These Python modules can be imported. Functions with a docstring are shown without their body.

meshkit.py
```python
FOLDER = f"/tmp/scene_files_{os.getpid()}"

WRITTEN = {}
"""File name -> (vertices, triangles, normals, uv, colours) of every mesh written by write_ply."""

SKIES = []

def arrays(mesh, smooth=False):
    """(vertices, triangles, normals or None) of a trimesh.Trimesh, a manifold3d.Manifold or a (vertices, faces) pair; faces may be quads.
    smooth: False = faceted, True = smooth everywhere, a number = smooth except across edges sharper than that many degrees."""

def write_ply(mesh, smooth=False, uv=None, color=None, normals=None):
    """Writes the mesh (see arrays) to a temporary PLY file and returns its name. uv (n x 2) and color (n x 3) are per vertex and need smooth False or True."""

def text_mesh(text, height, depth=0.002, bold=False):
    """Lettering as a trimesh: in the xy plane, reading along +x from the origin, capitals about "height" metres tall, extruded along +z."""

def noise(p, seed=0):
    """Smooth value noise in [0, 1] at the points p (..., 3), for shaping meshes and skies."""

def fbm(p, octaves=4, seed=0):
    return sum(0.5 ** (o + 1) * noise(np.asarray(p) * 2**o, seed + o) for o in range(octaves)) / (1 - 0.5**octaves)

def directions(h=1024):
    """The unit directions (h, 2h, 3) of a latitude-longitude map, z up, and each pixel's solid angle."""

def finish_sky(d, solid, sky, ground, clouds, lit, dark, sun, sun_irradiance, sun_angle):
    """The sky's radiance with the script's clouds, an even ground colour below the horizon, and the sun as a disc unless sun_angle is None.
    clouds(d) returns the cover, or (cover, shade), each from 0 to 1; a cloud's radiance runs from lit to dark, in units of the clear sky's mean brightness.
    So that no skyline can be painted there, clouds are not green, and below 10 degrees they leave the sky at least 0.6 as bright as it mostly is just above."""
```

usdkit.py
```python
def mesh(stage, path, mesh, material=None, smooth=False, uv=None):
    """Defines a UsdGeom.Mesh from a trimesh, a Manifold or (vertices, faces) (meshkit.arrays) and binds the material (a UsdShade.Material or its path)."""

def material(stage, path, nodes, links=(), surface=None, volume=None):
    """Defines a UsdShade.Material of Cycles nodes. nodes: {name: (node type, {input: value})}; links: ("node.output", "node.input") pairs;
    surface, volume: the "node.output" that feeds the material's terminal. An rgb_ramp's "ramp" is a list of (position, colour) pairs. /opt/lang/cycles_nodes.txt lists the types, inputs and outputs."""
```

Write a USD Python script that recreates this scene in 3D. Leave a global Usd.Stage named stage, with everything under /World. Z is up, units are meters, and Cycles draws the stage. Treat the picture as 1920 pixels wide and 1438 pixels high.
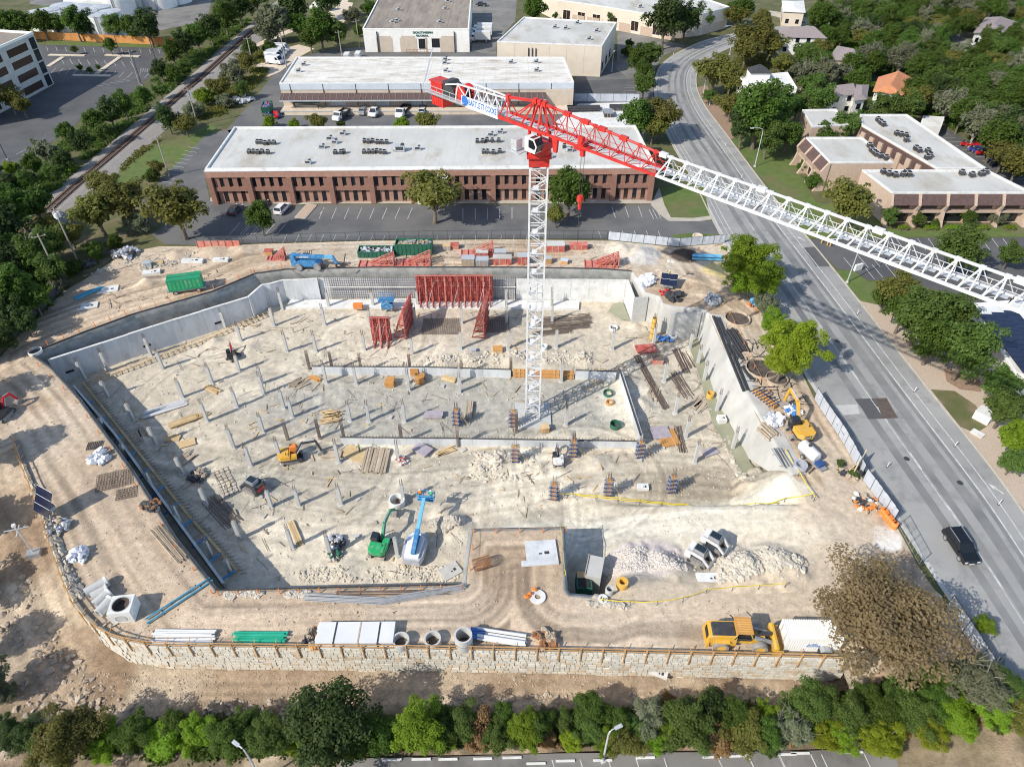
import math, random, re, numpy as np, trimesh, usdkit, meshkit, shapely
from shapely.geometry import Polygon, LineString, Point, MultiPolygon, box as sbox
from pxr import Usd, UsdGeom, UsdLux, UsdShade, Gf, Sdf, Vt

stage = Usd.Stage.CreateInMemory()
UsdGeom.SetStageUpAxis(stage, 'Z')
UsdGeom.Xform.Define(stage, '/World'); UsdGeom.Scope.Define(stage, '/World/Looks')
# ---------------------------------------------------------------- camera, sky, sun, exposure
CAM_H, PITCH, FPX = 74.0, math.radians(41.0), 1325.0
cam = UsdGeom.Camera.Define(stage, '/World/camera')
cam.AddTranslateOp().Set((0, 0, CAM_H)); cam.AddRotateXOp().Set(90 - 41.0)
cam.CreateHorizontalApertureAttr(36.0); cam.CreateVerticalApertureAttr(36.0 * 766 / 1024)
cam.CreateFocalLengthAttr(36.0 * FPX / 1920); cam.CreateClippingRangeAttr((0.5, 20000.0))
cam.CreateExposureAttr(0.25)
SUN_AZ, SUN_EL = math.radians(215.5), math.radians(38.5)      # direction towards the sun, from +x counter-clockwise
SX, SY = math.cos(SUN_AZ), math.sin(SUN_AZ)
usdkit.material(stage, '/World/Looks/sky', {
    's': ('sky_texture', {'sky_type': 'single_scattering', 'sun_disc': False, 'sun_elevation': SUN_EL, 'sun_rotation': math.atan2(SX, SY), 'altitude': 200.0}),
    'b': ('background_shader', {'strength': 0.15})}, [('s.color', 'b.color')], surface='b.background')
dome = UsdLux.DomeLight.Define(stage, '/World/sky')
UsdShade.MaterialBindingAPI.Apply(dome.GetPrim()).Bind(UsdShade.Material.Get(stage, '/World/Looks/sky'))
dome.GetPrim().SetCustomDataByKey('kind', 'structure')
sun = UsdLux.DistantLight.Define(stage, '/World/sun')
sun.CreateIntensityAttr(1.06); sun.CreateAngleAttr(0.5); sun.CreateNormalizeAttr(True); sun.CreateColorAttr((1.0, 0.94, 0.84))
sun.AddRotateZOp().Set(math.degrees(SUN_AZ) + 90); sun.AddRotateXOp().Set(90 - math.degrees(SUN_EL))

# ---------------------------------------------------------------- survey helper: sight line of the survey photo -> point at height z
_s, _c = math.sin(PITCH), math.cos(PITCH)
def at(px, py, z=0.0):
    dx, dy = px - 960.0, 719.0 - py
    rx, ry, rz = dx, FPX * _c + dy * _s, dy * _c - FPX * _s
    t = (z - CAM_H) / rz
    return np.array([rx * t, ry * t, z])
def ats(pts, z=0.0): return [at(x, y, z) for x, y in pts]
def at2(pts, z=0.0): return [tuple(at(x, y, z)[:2]) for x, y in pts]
def mpp(px, py, z=0.0):                                       # metres per survey pixel there
    a = at(px, py, z); return (a[1] * _c + (CAM_H - z) * _s) / FPX
def hdg(a, b): return math.atan2(b[1] - a[1], b[0] - a[0])

# ---------------------------------------------------------------- materials
LOOK = {}
def M(name, c, c2=None, sc=1.0, rough=0.7, metal=0.0, bump=0.0, bsc=None, vary=0.0, spec=0.4, det=5.0, lo=0.35, hi=0.65, squash=(1, 1, 1), dirt=None, dsc=0.3, local=False):
    """principled with a two tone noise, optional second dirt noise, per object variation and bump"""
    n = {'p': ('principled_bsdf', {'base_color': c, 'roughness': rough, 'metallic': metal, 'specular_ior_level': spec}), 'g': ('geometry', {})}
    L = []; src = 'g.position'
    if local: n['tc'] = ('texture_coordinate', {}); src = 'tc.object'
    if squash != (1, 1, 1):
        n['mp'] = ('mapping', {'scale': squash}); L.append((src, 'mp.vector')); src = 'mp.vector'
    out = None
    if c2 is not None:
        n['n'] = ('noise_texture', {'scale': sc, 'detail': det, 'roughness': 0.6}); L.append((src, 'n.vector'))
        n['r'] = ('rgb_ramp', {'ramp': [(lo, c), (hi, c2)]}); L.append(('n.fac', 'r.fac')); out = 'r.color'
    if dirt is not None:
        n['dn'] = ('noise_texture', {'scale': dsc, 'detail': 6.0, 'roughness': 0.7}); L.append((src, 'dn.vector'))
        n['dr'] = ('rgb_ramp', {'ramp': [(0.5, (0, 0, 0)), (0.72, (1, 1, 1))]}); L.append(('dn.fac', 'dr.fac'))
        n['dm'] = ('mix_color', {'a': c, 'b': dirt, 'use_clamp': True})
        if out: L.append((out, 'dm.a'))
        L.append(('dr.color', 'dm.fac')); out = 'dm.result'
    if vary:
        n['o'] = ('object_info', {}); n['mr'] = ('map_range', {'from_min': 0.0, 'from_max': 1.0, 'to_min': 1 - vary, 'to_max': 1 + vary}); n['h'] = ('hsv', {'color': c})
        L += [('o.random', 'mr.value'), ('mr.result', 'h.value')]
        if out: L.append((out, 'h.color'))
        out = 'h.color'
    if out: L.append((out, 'p.base_color'))
    if bump:
        n['bn'] = ('noise_texture', {'scale': bsc or sc * 4, 'detail': 4.0, 'roughness': 0.65}); n['b'] = ('bump', {'strength': min(1.0, bump), 'distance': 0.08})
        L += [(src, 'bn.vector'), ('bn.fac', 'b.height'), ('b.normal', 'p.normal')]
    LOOK[name] = usdkit.material(stage, '/World/Looks/' + name, n, L, surface='p.BSDF')
    return LOOK[name]
def vcol(name, rough=0.95, fine=3.0, bump=0.6, bsc=3.0, amp=0.22):
    """soil: the mesh's own soil tones times a fine grain"""
    n = {'p': ('principled_bsdf', {'roughness': rough, 'specular_ior_level': 0.15}), 'g': ('geometry', {}), 'a': ('attribute', {'attribute': 'soil'}),
         'n': ('noise_texture', {'scale': fine, 'detail': 7.0, 'roughness': 0.75}), 'mr': ('map_range', {'from_min': 0.3, 'from_max': 0.7, 'to_min': 1 - amp, 'to_max': 1 + amp}),
         'h': ('hsv', {}), 'bn': ('noise_texture', {'scale': bsc, 'detail': 6.0, 'roughness': 0.7}), 'b': ('bump', {'strength': bump, 'distance': 0.25})}
    L = [('g.position', 'n.vector'), ('n.fac', 'mr.value'), ('mr.result', 'h.value'), ('a.color', 'h.color'), ('h.color', 'p.base_color'), ('g.position', 'bn.vector'), ('bn.fac', 'b.height'), ('b.normal', 'p.normal')]
    LOOK[name] = usdkit.material(stage, '/World/Looks/' + name, n, L, surface='p.BSDF'); return LOOK[name]
def leafmat(name, c, c2, trans=0.25):
    n = {'o': ('object_info', {}), 'g': ('geometry', {}), 'r': ('rgb_ramp', {'ramp': [(0.0, c), (1.0, c2)]}), 'mr': ('map_range', {'to_min': 0.8, 'to_max': 1.2}), 'h': ('hsv', {}),
         'hm': ('map_range', {'to_min': 0.488, 'to_max': 0.512}), 'd': ('principled_bsdf', {'roughness': 0.55, 'specular_ior_level': 0.25}), 't': ('translucent_bsdf', {}), 'm': ('mix_closure', {'fac': trans})}
    L = [('g.random_per_island', 'r.fac'), ('o.random', 'mr.value'), ('mr.result', 'h.value'), ('o.random', 'hm.value'), ('hm.result', 'h.hue'), ('r.color', 'h.color'), ('h.color', 'd.base_color'), ('h.color', 't.color'), ('d.BSDF', 'm.closure1'), ('t.BSDF', 'm.closure2')]
    LOOK[name] = usdkit.material(stage, '/World/Looks/' + name, n, L, surface='m.closure'); return LOOK[name]
def glassmat(name, tint=(0.012, 0.015, 0.018), rough=0.06):
    LOOK[name] = usdkit.material(stage, '/World/Looks/' + name, {'p': ('principled_bsdf', {'base_color': tint, 'roughness': rough, 'specular_ior_level': 0.6})}, [], surface='p.BSDF')

M('asphalt', (.11, .111, .114), (.165, .165, .163), .12, .9, bump=.25, bsc=6, dirt=(.15, .145, .135), dsc=.06)
M('asphalt_dark', (.075, .077, .082), (.115, .115, .117), .1, .9, bump=.25, bsc=6, dirt=(.12, .12, .115), dsc=.09)
M('asphalt_worn', (.17, .165, .155), (.24, .23, .215), .1, .9, bump=.2, bsc=6, dirt=(.11, .105, .1), dsc=.12)
M('road', (.275, .275, .268), (.35, .345, .33), .07, .9, bump=.15, bsc=8, dirt=(.2, .2, .197), dsc=.25)
M('road_track', (.155, .157, .158), (.26, .26, .253), .16, .85, bump=.1, bsc=8, lo=.3, hi=.7)
M('paint', (.62, .62, .6), (.3, .3, .29), 1.2, .7, lo=.4, hi=.75)
M('paint_yellow', (.5, .36, .07), (.35, .3, .16), 1.2, .7)
M('kerb', (.42, .38, .31), (.5, .46, .39), .8, .9)
M('sidewalk', (.4, .36, .3), (.48, .44, .37), .4, .9, bump=.15)
M('lawn', (.085, .135, .03), (.125, .165, .045), .5, .95, bump=.8, bsc=5, dirt=(.16, .13, .07), dsc=.09)
M('dry_grass', (.10, .115, .04), (.17, .14, .075), .3, .95, bump=.9, bsc=4, dirt=(.25, .2, .14), dsc=.15)
M('scrub', (.075, .09, .03), (.13, .125, .055), .2, .95, bump=1, bsc=2, dirt=(.17, .14, .09), dsc=.12)
M('mulch', (.25, .17, .115), (.33, .23, .16), 2.0, .95, bump=.7)
M('river_gravel', (.42, .33, .25), (.56, .46, .37), 5.0, .95, bump=.9, bsc=9)
M('ballast', (.22, .2, .18), (.36, .34, .31), 4.0, .95, bump=.9, bsc=8)
M('concrete', (.44, .44, .42), (.56, .56, .54), .5, .85, bump=.12, dirt=(.36, .35, .32), dsc=.5)
M('concrete_white', (.62, .62, .6), (.74, .74, .72), .7, .8, bump=.1, dirt=(.5, .49, .46), dsc=.6)
M('concrete_panel', (.50, .52, .53), (.62, .64, .65), .5, .85, bump=.12, dirt=(.36, .37, .38), dsc=.35, squash=(1, 1, .35))
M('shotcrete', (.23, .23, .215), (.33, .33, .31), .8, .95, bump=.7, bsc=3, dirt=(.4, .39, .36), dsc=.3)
M('membrane', (.46, .455, .425), (.57, .565, .535), .09, .8, dirt=(.36, .32, .255), dsc=.16, squash=(1, .5, 1))
M('plaster_cloth', (.40, .395, .37), (.52, .515, .485), .35, .85, bump=.25, bsc=1.2, squash=(1, 1, .4))
M('roof_white', (.66, .66, .63), (.75, .75, .72), .12, .7, dirt=(.5, .46, .38), dsc=.2, squash=(1, .3, 1))
M('roof_stained', (.6, .57, .51), (.72, .7, .65), .3, .8, dirt=(.36, .3, .23), dsc=.35, squash=(.4, 1.3, 1))
M('roof_gravel', (.235, .2, .165), (.32, .28, .235), .4, .95, bump=.4, dirt=(.17, .15, .13), dsc=.12, squash=(1, .25, 1))
M('brick', (.235, .125, .092), (.30, .165, .125), 3.0, .9, bump=.15)
M('brick_light', (.33, .185, .14), (.4, .235, .18), 1.5, .9, bump=.1)
M('brick_tan', (.44, .33, .25), (.5, .39, .31), 2.0, .9, bump=.1)
M('stucco_white', (.72, .71, .67), (.8, .79, .76), .6, .85)
M('stucco_tan', (.5, .42, .34), (.56, .48, .39), .6, .85)
M('stucco_cream', (.6, .52, .42), (.66, .58, .48), .3, .85)
M('stucco_grey', (.40, .385, .36), (.46, .445, .42), .6, .85)
M('roof_shingle', (.24, .2, .195), (.3, .26, .255), 1.5, .9, bump=.3)
M('roof_orange', (.5, .2, .09), (.58, .26, .13), .8, .85, bump=.2)
M('roof_brown', (.085, .055, .05), (.12, .075, .068), 1.5, .7)
M('fascia_blue', (.5, .55, .6), (.56, .61, .66), .5, .6)
M('metal_grey', (.35, .36, .37), (.42, .43, .44), 1.5, .5, .4)
M('galv', (.5, .52, .54), (.6, .62, .64), 1.5, .45, .3)
M('metal_dark', (.05, .052, .055), (.08, .08, .085), 2, .6, .3)
M('black', (.015, .015, .016), (.03, .03, .03), 3, .6)
M('rubber', (.06, .06, .062), (.12, .115, .105), 2, .9)
M('rubber_dusty', (.2, .19, .18), (.32, .29, .26), 3, .95)
M('white_metal', (.66, .66, .65), (.74, .74, .73), .8, .5, dirt=(.5, .46, .39), dsc=1.6)
M('crane_white', (.64, .65, .66), (.74, .745, .75), .9, .45, dirt=(.47, .45, .42), dsc=1.2)
M('crane_red', (.5, .022, .02), (.6, .045, .035), .7, .45, dirt=(.36, .06, .05), dsc=1.0)
M('form_red', (.36, .045, .04), (.5, .15, .12), 1.3, .7, dirt=(.42, .25, .2), dsc=.8)
M('form_pink', (.52, .13, .10), (.58, .24, .19), .6, .75, dirt=(.55, .36, .3), dsc=.7)
M('rebar', (.13, .1, .085), (.2, .15, .12), 2, .85, .2)
M('rust', (.24, .11, .05), (.33, .16, .075), 3, .9)
M('lumber', (.52, .37, .19), (.62, .46, .26), 1.5, .85, vary=.15)
M('lumber_old', (.36, .29, .21), (.45, .37, .28), 1.5, .9, vary=.2)
M('ply_orange', (.5, .24, .07), (.58, .31, .11), 1.0, .8, vary=.1)
M('rail_wood', (.46, .25, .09), (.56, .34, .15), 1.2, .85)
M('orange', (.72, .2, .03), (.76, .25, .06), 1, .7)
M('cat_yellow', (.62, .34, .03), (.66, .38, .05), .8, .55, dirt=(.5, .4, .27), dsc=1.6)
M('cat_fade', (.66, .38, .06), (.68, .42, .12), .8, .6)
M('green_box', (.015, .25, .12), (.025, .3, .15), .8, .55, dirt=(.1, .22, .13), dsc=.6)
M('green_dark', (.02, .11, .07), (.03, .14, .09), .8, .6)
M('green_bright', (.015, .34, .12), (.025, .4, .15), .8, .5, dirt=(.3, .34, .24), dsc=1.8)
M('canopy_green', (.11, .17, .12), (.15, .21, .15), .8, .8)
M('blue_lift', (.03, .19, .42), (.04, .23, .48), .6, .5, dirt=(.3, .33, .36), dsc=1.8)
M('blue_sky', (.13, .42, .66), (.17, .47, .7), .6, .45)
M('blue_pipe', (.05, .27, .42), (.08, .33, .48), .6, .5)
M('navy', (.02, .06, .19), (.04, .09, .25), .8, .6)
M('teal_pipe', (.02, .35, .22), (.03, .42, .27), .8, .4)
M('pvc', (.64, .65, .66), (.7, .7, .7), .6, .4)
M('stone', (.56, .525, .45), (.7, .665, .58), 1.5, .9, bump=.5, bsc=5, vary=.14)
M('stone_warm', (.56, .45, .32), (.66, .56, .42), 1.5, .9, bump=.5, bsc=5, vary=.12)
M('mortar', (.22, .195, .155), (.3, .27, .22), 1.5, .95)
M('dirt_stone', (.36, .29, .22), (.5, .42, .33), 1.2, .95, bump=.5, bsc=6)
M('pit_stone', (.5, .45, .37), (.6, .55, .46), 1.2, .95, bump=.5, bsc=6)
M('boulder', (.38, .345, .29), (.53, .48, .40), .9, .95, bump=.8, bsc=2.5, vary=.15)
M('gravel_pale', (.62, .56, .5), (.7, .64, .58), 3, .95, bump=.9, bsc=9)
M('lime_white', (.74, .72, .67), (.8, .78, .74), 1.2, .95, bump=.6)
M('mud_dark', (.09, .07, .06), (.13, .105, .09), 1.5, .95, bump=.6)
M('sand', (.6, .5, .35), (.68, .58, .42), 1.2, .95, bump=.6)
M('pond', (.24, .25, .165), (.31, .31, .215), .25, .12, spec=.6, dirt=(.3, .28, .2), dsc=.3)
M('tarp_blue', (.05, .16, .42), (.09, .22, .5), 1, .7)
M('tarp_white', (.74, .75, .76), (.82, .83, .84), 1, .7, bump=.5, bsc=2.5)
M('tarp_black', (.03, .03, .035), (.06, .06, .065), 1, .6, bump=.6, bsc=2)
M('car_black', (.008, .009, .011), None, rough=.18, spec=.7)
M('car_white', (.75, .75, .75), None, rough=.25, spec=.6)
M('car_silver', (.45, .47, .5), None, rough=.28, metal=.5)
M('car_dark', (.04, .045, .055), None, rough=.22, spec=.7)
M('car_red', (.5, .015, .02), None, rough=.25, spec=.6)
M('car_blue', (.03, .05, .28), None, rough=.25, spec=.6)
M('seat', (.02, .02, .022), None, rough=.8)
M('bark', (.12, .095, .07), (.18, .15, .12), 2, .95, bump=.8, bsc=6)
M('bark_pale', (.3, .27, .23), (.4, .36, .32), 2, .95)
M('solar', (.01, .014, .035), (.016, .022, .05), .6, .15, spec=.7)
M('fence_cloth', (.42, .45, .5), (.5, .53, .58), .5, .8)
M('fence_wood', (.5, .2, .05), (.58, .27, .09), .7, .85, vary=.15)
M('tape_yellow', (.78, .62, .02), None, rough=.5)
M('blue_text', (.04, .16, .48), None, rough=.5)
M('fill_tan', (.56, .46, .35), (.66, .57, .46), .6, .95, bump=.7)
M('wrap_silver', (.45, .47, .52), (.55, .57, .62), 1.4, .35, .3)
M('wrap_purple', (.34, .3, .33), (.42, .38, .41), 1.2, .6)
glassmat('glass'); glassmat('glass_brown', (.035, .02, .016), .15); glassmat('glass_blue', (.02, .03, .04), .08)
vcol('soil_pit', fine=1.1, bump=.45, bsc=5.5, amp=.26); vcol('soil_site', fine=1.3, bump=.5, bsc=6, amp=.28); vcol('soil_low', fine=1.0, bump=.6, bsc=5, amp=.36)
leafmat('leaf_green', (0.084, 0.143, 0.022), (0.179, 0.249, 0.047), .44); leafmat('leaf_dark', (0.050, 0.084, 0.020), (0.106, 0.151, 0.038), .34); leafmat('leaf_bright', (0.202, 0.314, 0.025), (0.370, 0.459, 0.052), .50)
leafmat('leaf_olive', (0.157, 0.157, 0.034), (0.291, 0.269, 0.069), .40); leafmat('leaf_brown', (0.336, 0.269, 0.134), (0.560, 0.403, 0.235), .47); leafmat('leaf_yellow', (0.246, 0.302, 0.022), (0.426, 0.437, 0.047), .50)
leafmat('leaf_grey', (0.168, 0.185, 0.106), (0.302, 0.308, 0.190), .38); leafmat('leaf_mid', (0.106, 0.168, 0.034), (0.207, 0.274, 0.063), .44); leafmat('leaf_rust', (0.246, 0.146, 0.062), (0.381, 0.246, 0.123))

# ---------------------------------------------------------------- objects
COUNT = {}
def numbered(parent, name):
    k = COUNT.get((parent, name), 0); COUNT[(parent, name)] = k + 1
    return f'{parent}/{name}' + (f'_{k:03d}' if k else '')
def xf(prim, loc, rz, sc):
    x = UsdGeom.Xformable(prim)
    ops = {o.GetOpName(): o for o in x.GetOrderedXformOps()}
    (ops.get('xformOp:translate') or x.AddTranslateOp()).Set(Gf.Vec3d(*map(float, loc)))
    (ops.get('xformOp:rotateZ') or x.AddRotateZOp()).Set(math.degrees(rz))
    (ops.get('xformOp:scale') or x.AddScaleOp()).Set(Gf.Vec3f(*map(float, (sc if np.ndim(sc) else (sc, sc, sc)))))
def tag(p, label=None, cat=None, group=None, kind=None):
    p = p.GetPrim() if hasattr(p, 'GetPrim') else p
    for k, v in (('label', label), ('category', cat), ('group', group), ('kind', kind)):
        if v: p.SetCustomDataByKey(k, v)
    return p
def thing(name, label, cat, loc=(0, 0, 0), rz=0.0, sc=1.0, group=None):
    x = UsdGeom.Xform.Define(stage, numbered('/World', name)).GetPrim()
    xf(x, loc, rz, sc); return tag(x, label, cat, group)
def dup(src, loc, rz=0.0, sc=1.0, label=None, group=None, name=None):
    base = name or re.sub(r'_\d{3}$', '', src.GetName())
    x = UsdGeom.Xform.Define(stage, numbered('/World', base)).GetPrim()
    x.GetReferences().AddInternalReference(src.GetPath()); x.SetInstanceable(True)
    x.CreateAttribute('xformOpOrder', Sdf.ValueTypeNames.TokenArray).Set(['xformOp:translate', 'xformOp:rotateZ', 'xformOp:scale'])
    x.CreateAttribute('xformOp:translate', Sdf.ValueTypeNames.Double3).Set(Gf.Vec3d(*map(float, loc)))
    t = src.GetAttribute('xformOp:rotateZ').GetTypeName(); x.CreateAttribute('xformOp:rotateZ', t).Set(math.degrees(rz))
    x.CreateAttribute('xformOp:scale', src.GetAttribute('xformOp:scale').GetTypeName()).Set(Gf.Vec3f(*map(float, (sc if np.ndim(sc) else (sc, sc, sc)))))
    return tag(x, label, src.GetCustomDataByKey('category'), group or src.GetCustomDataByKey('group'))

def Rz(a): c, s = math.cos(a), math.sin(a); return np.array([[c, -s, 0], [s, c, 0], [0, 0, 1.0]])
BOXF = np.array([[0, 3, 2], [0, 2, 1], [4, 5, 6], [4, 6, 7], [0, 1, 5], [0, 5, 4], [1, 2, 6], [1, 6, 5], [2, 3, 7], [2, 7, 6], [3, 0, 4], [3, 4, 7]])
class MB:
    """collects shapes; put() makes them one mesh"""
    def __init__(s): s.v, s.f, s.n = [], [], 0
    def add(s, v, f):
        v = np.asarray(v, float); f = np.asarray(f, int)
        if f.shape[1] == 4: f = np.vstack([f[:, [0, 1, 2]], f[:, [0, 2, 3]]])
        s.v.append(v); s.f.append(f + s.n); s.n += len(v); return s
    def tm(s, m): return s.add(m.vertices, m.faces)
    def bx(s, x0, x1, y0, y1, z0, z1):
        return s.add([[x0, y0, z0], [x1, y0, z0], [x1, y1, z0], [x0, y1, z0], [x0, y0, z1], [x1, y0, z1], [x1, y1, z1], [x0, y1, z1]], BOXF)
    def box(s, c, d, rz=0.0, R=None):
        h = np.array(d) / 2.0; v = np.array([[-1, -1, -1], [1, -1, -1], [1, 1, -1], [-1, 1, -1], [-1, -1, 1], [1, -1, 1], [1, 1, 1], [-1, 1, 1]]) * h
        return s.add(v @ (Rz(rz) if R is None else R).T + np.array(c), BOXF)
    def beam(s, p, q, w, h=None, up=(0, 0, 1)):
        p, q = np.array(p, float), np.array(q, float); d = q - p; L = np.linalg.norm(d); d = d / max(L, 1e-9)
        u = np.array(up, float)
        if abs(d @ u) > .98: u = np.array([1.0, 0, 0])
        a = np.cross(d, u); a /= np.linalg.norm(a); b = np.cross(a, d)
        return s.box((p + q) / 2, (L, w, h or w), R=np.stack([d, a, b], 1))
    def tube(s, pts, r, n=6, cap=True):
        pts = np.asarray(pts, float); k = len(pts); r = np.broadcast_to(r, (k,))
        t = np.gradient(pts, axis=0); t /= np.linalg.norm(t, axis=1, keepdims=True) + 1e-12
        ref = np.where(np.abs(t[:, 2:]) < .9, [0, 0, 1.0], [1.0, 0, 0]); a = np.cross(t, ref); a /= np.linalg.norm(a, axis=1, keepdims=True) + 1e-12
        b = np.cross(t, a); g = np.arange(n) * 2 * np.pi / n
        v = (pts[:, None] + r[:, None, None] * (np.cos(g)[None, :, None] * a[:, None] + np.sin(g)[None, :, None] * b[:, None])).reshape(-1, 3)
        f = [[i * n + j, i * n + (j + 1) % n, (i + 1) * n + (j + 1) % n, (i + 1) * n + j] for i in range(k - 1) for j in range(n)]
        s.add(v, f)
        if cap:
            for i, o in ((0, 1), (k - 1, -1)):
                s.add(np.vstack([v[i * n:(i + 1) * n], pts[i]]), [[n, (j + 1) % n, j][::o] for j in range(n)])
        return s
    def cyl(s, p, q, r, n=10, r2=None): return s.tube([p, q], [r, r if r2 is None else r2], n)
    def lathe(s, prof, c=(0, 0, 0), n=16, R=None):
        pr = np.asarray(prof, float); g = np.arange(n) * 2 * np.pi / n; k = len(pr)
        v = np.stack([pr[:, None, 0] * np.cos(g), pr[:, None, 0] * np.sin(g), np.broadcast_to(pr[:, None, 1], (k, n))], -1).reshape(-1, 3)
        if R is not None: v = v @ np.asarray(R).T
        return s.add(v + np.array(c), [[i * n + j, i * n + (j + 1) % n, (i + 1) * n + (j + 1) % n, (i + 1) * n + j] for i in range(k - 1) for j in range(n)])
    def prism(s, poly, z0, z1):
        m = trimesh.creation.extrude_polygon(poly if hasattr(poly, 'geom_type') else Polygon(poly), z1 - z0, engine='earcut'); m.apply_translation([0, 0, z0]); return s.tm(m)
    def side(s, prof, y0, y1):
        """profile in x,z extruded along y"""
        m = trimesh.creation.extrude_polygon(Polygon(prof), y1 - y0, engine='earcut'); v = np.array(m.vertices)
        return s.add(np.stack([v[:, 0], y1 - v[:, 2], v[:, 1]], 1), m.faces)
    def flat(s, poly, z):
        for g in (poly.geoms if hasattr(poly, 'geoms') else [poly]):
            if g.is_empty or g.area < 1e-6: continue
            v, f = trimesh.creation.triangulate_polygon(g, engine='earcut'); v = np.asarray(v)
            f = np.asarray(f); a = v[f]; cr = np.cross(a[:, 1] - a[:, 0], a[:, 2] - a[:, 0]); f = np.where(cr[:, None] < 0, f[:, ::-1], f)
            s.add(np.column_stack([v, np.full(len(v), z)]), f)
        return s
    def quad(s, a, b, c, d): return s.add([a, b, c, d], [[0, 1, 2, 3]])
    def move(s, loc=(0, 0, 0), rz=0.0, R=None):
        R = Rz(rz) if R is None else R; s.v = [v @ R.T + np.array(loc, float) for v in s.v]; return s
    def arrays(s): return np.vstack(s.v), np.vstack(s.f)
    def put(s, name, mat, parent=None, smooth=False, label=None, cat=None, group=None, kind=None):
        path = numbered(str(parent.GetPath()) if parent else '/World', name)
        m = usdkit.mesh(stage, path, s.arrays(), LOOK[mat], smooth)
        m.CreateDoubleSidedAttr(True)
        return tag(m, label, cat, group, kind)
def struct(mb, name, mat, **k): return mb.put(name, mat, kind='structure', **k)
rng = np.random.default_rng(7); random.seed(7)
# ---------------------------------------------------------------- the land
def chain(pts, step=1.0):
    l = LineString(pts); n = max(2, int(l.length / step)); return [l.interpolate(t, True).coords[0] for t in np.linspace(0, 1, n)]
from scipy.interpolate import CubicSpline
PAIRS = [(2120,1670,2330,1600),(1920,1340,2080,1215),(1738,1063,1890,915),(1628,893,1763,760),(1545,762,1680,655),(1470,640,1590,540),(1400,525,1515,448),(1345,430,1443,363),(1305,345,1390,292),(1262,275,1350,238),(1238,225,1325,207),(1226,175,1306,172),(1232,128,1303,143),(1255,108,1312,119),(1285,92,1336,105),(1323,75,1365,92),(1380,63,1400,76),(1480,48,1490,60),(1570,37,1580,48),(1700,20,1715,30)]
_l = np.array([at(a, b)[:2] for a, b, _, _ in PAIRS]); _r = np.array([at(a, b)[:2] for _, _, a, b in PAIRS])
_m = (_l + _r) / 2; _t = np.r_[0, np.cumsum(np.linalg.norm(np.diff(_m, axis=0), axis=1))]
from scipy.ndimage import gaussian_filter1d
_T = np.linspace(0, _t[-1], 220)
ROAD_L = gaussian_filter1d(np.stack([np.interp(_T, _t, _l[:, k]) for k in (0, 1)], 1), 3.5, axis=0, mode='nearest')
ROAD_R = gaussian_filter1d(np.stack([np.interp(_T, _t, _r[:, k]) for k in (0, 1)], 1), 3.5, axis=0, mode='nearest')
def road_strip(f0, f1, z, i0=0, i1=220):
    a, b = ROAD_L + (ROAD_R - ROAD_L) * f0, ROAD_L + (ROAD_R - ROAD_L) * f1
    a, b = a[i0:i1], b[i0:i1]; n = len(a)
    v = np.column_stack([np.vstack([a, b]), np.full(2 * n, z)])
    return v, [[i, n + i, n + i + 1, i + 1] for i in range(n - 1)]
ROADP = Polygon(np.vstack([ROAD_L, ROAD_R[::-1]])).buffer(0)

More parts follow.
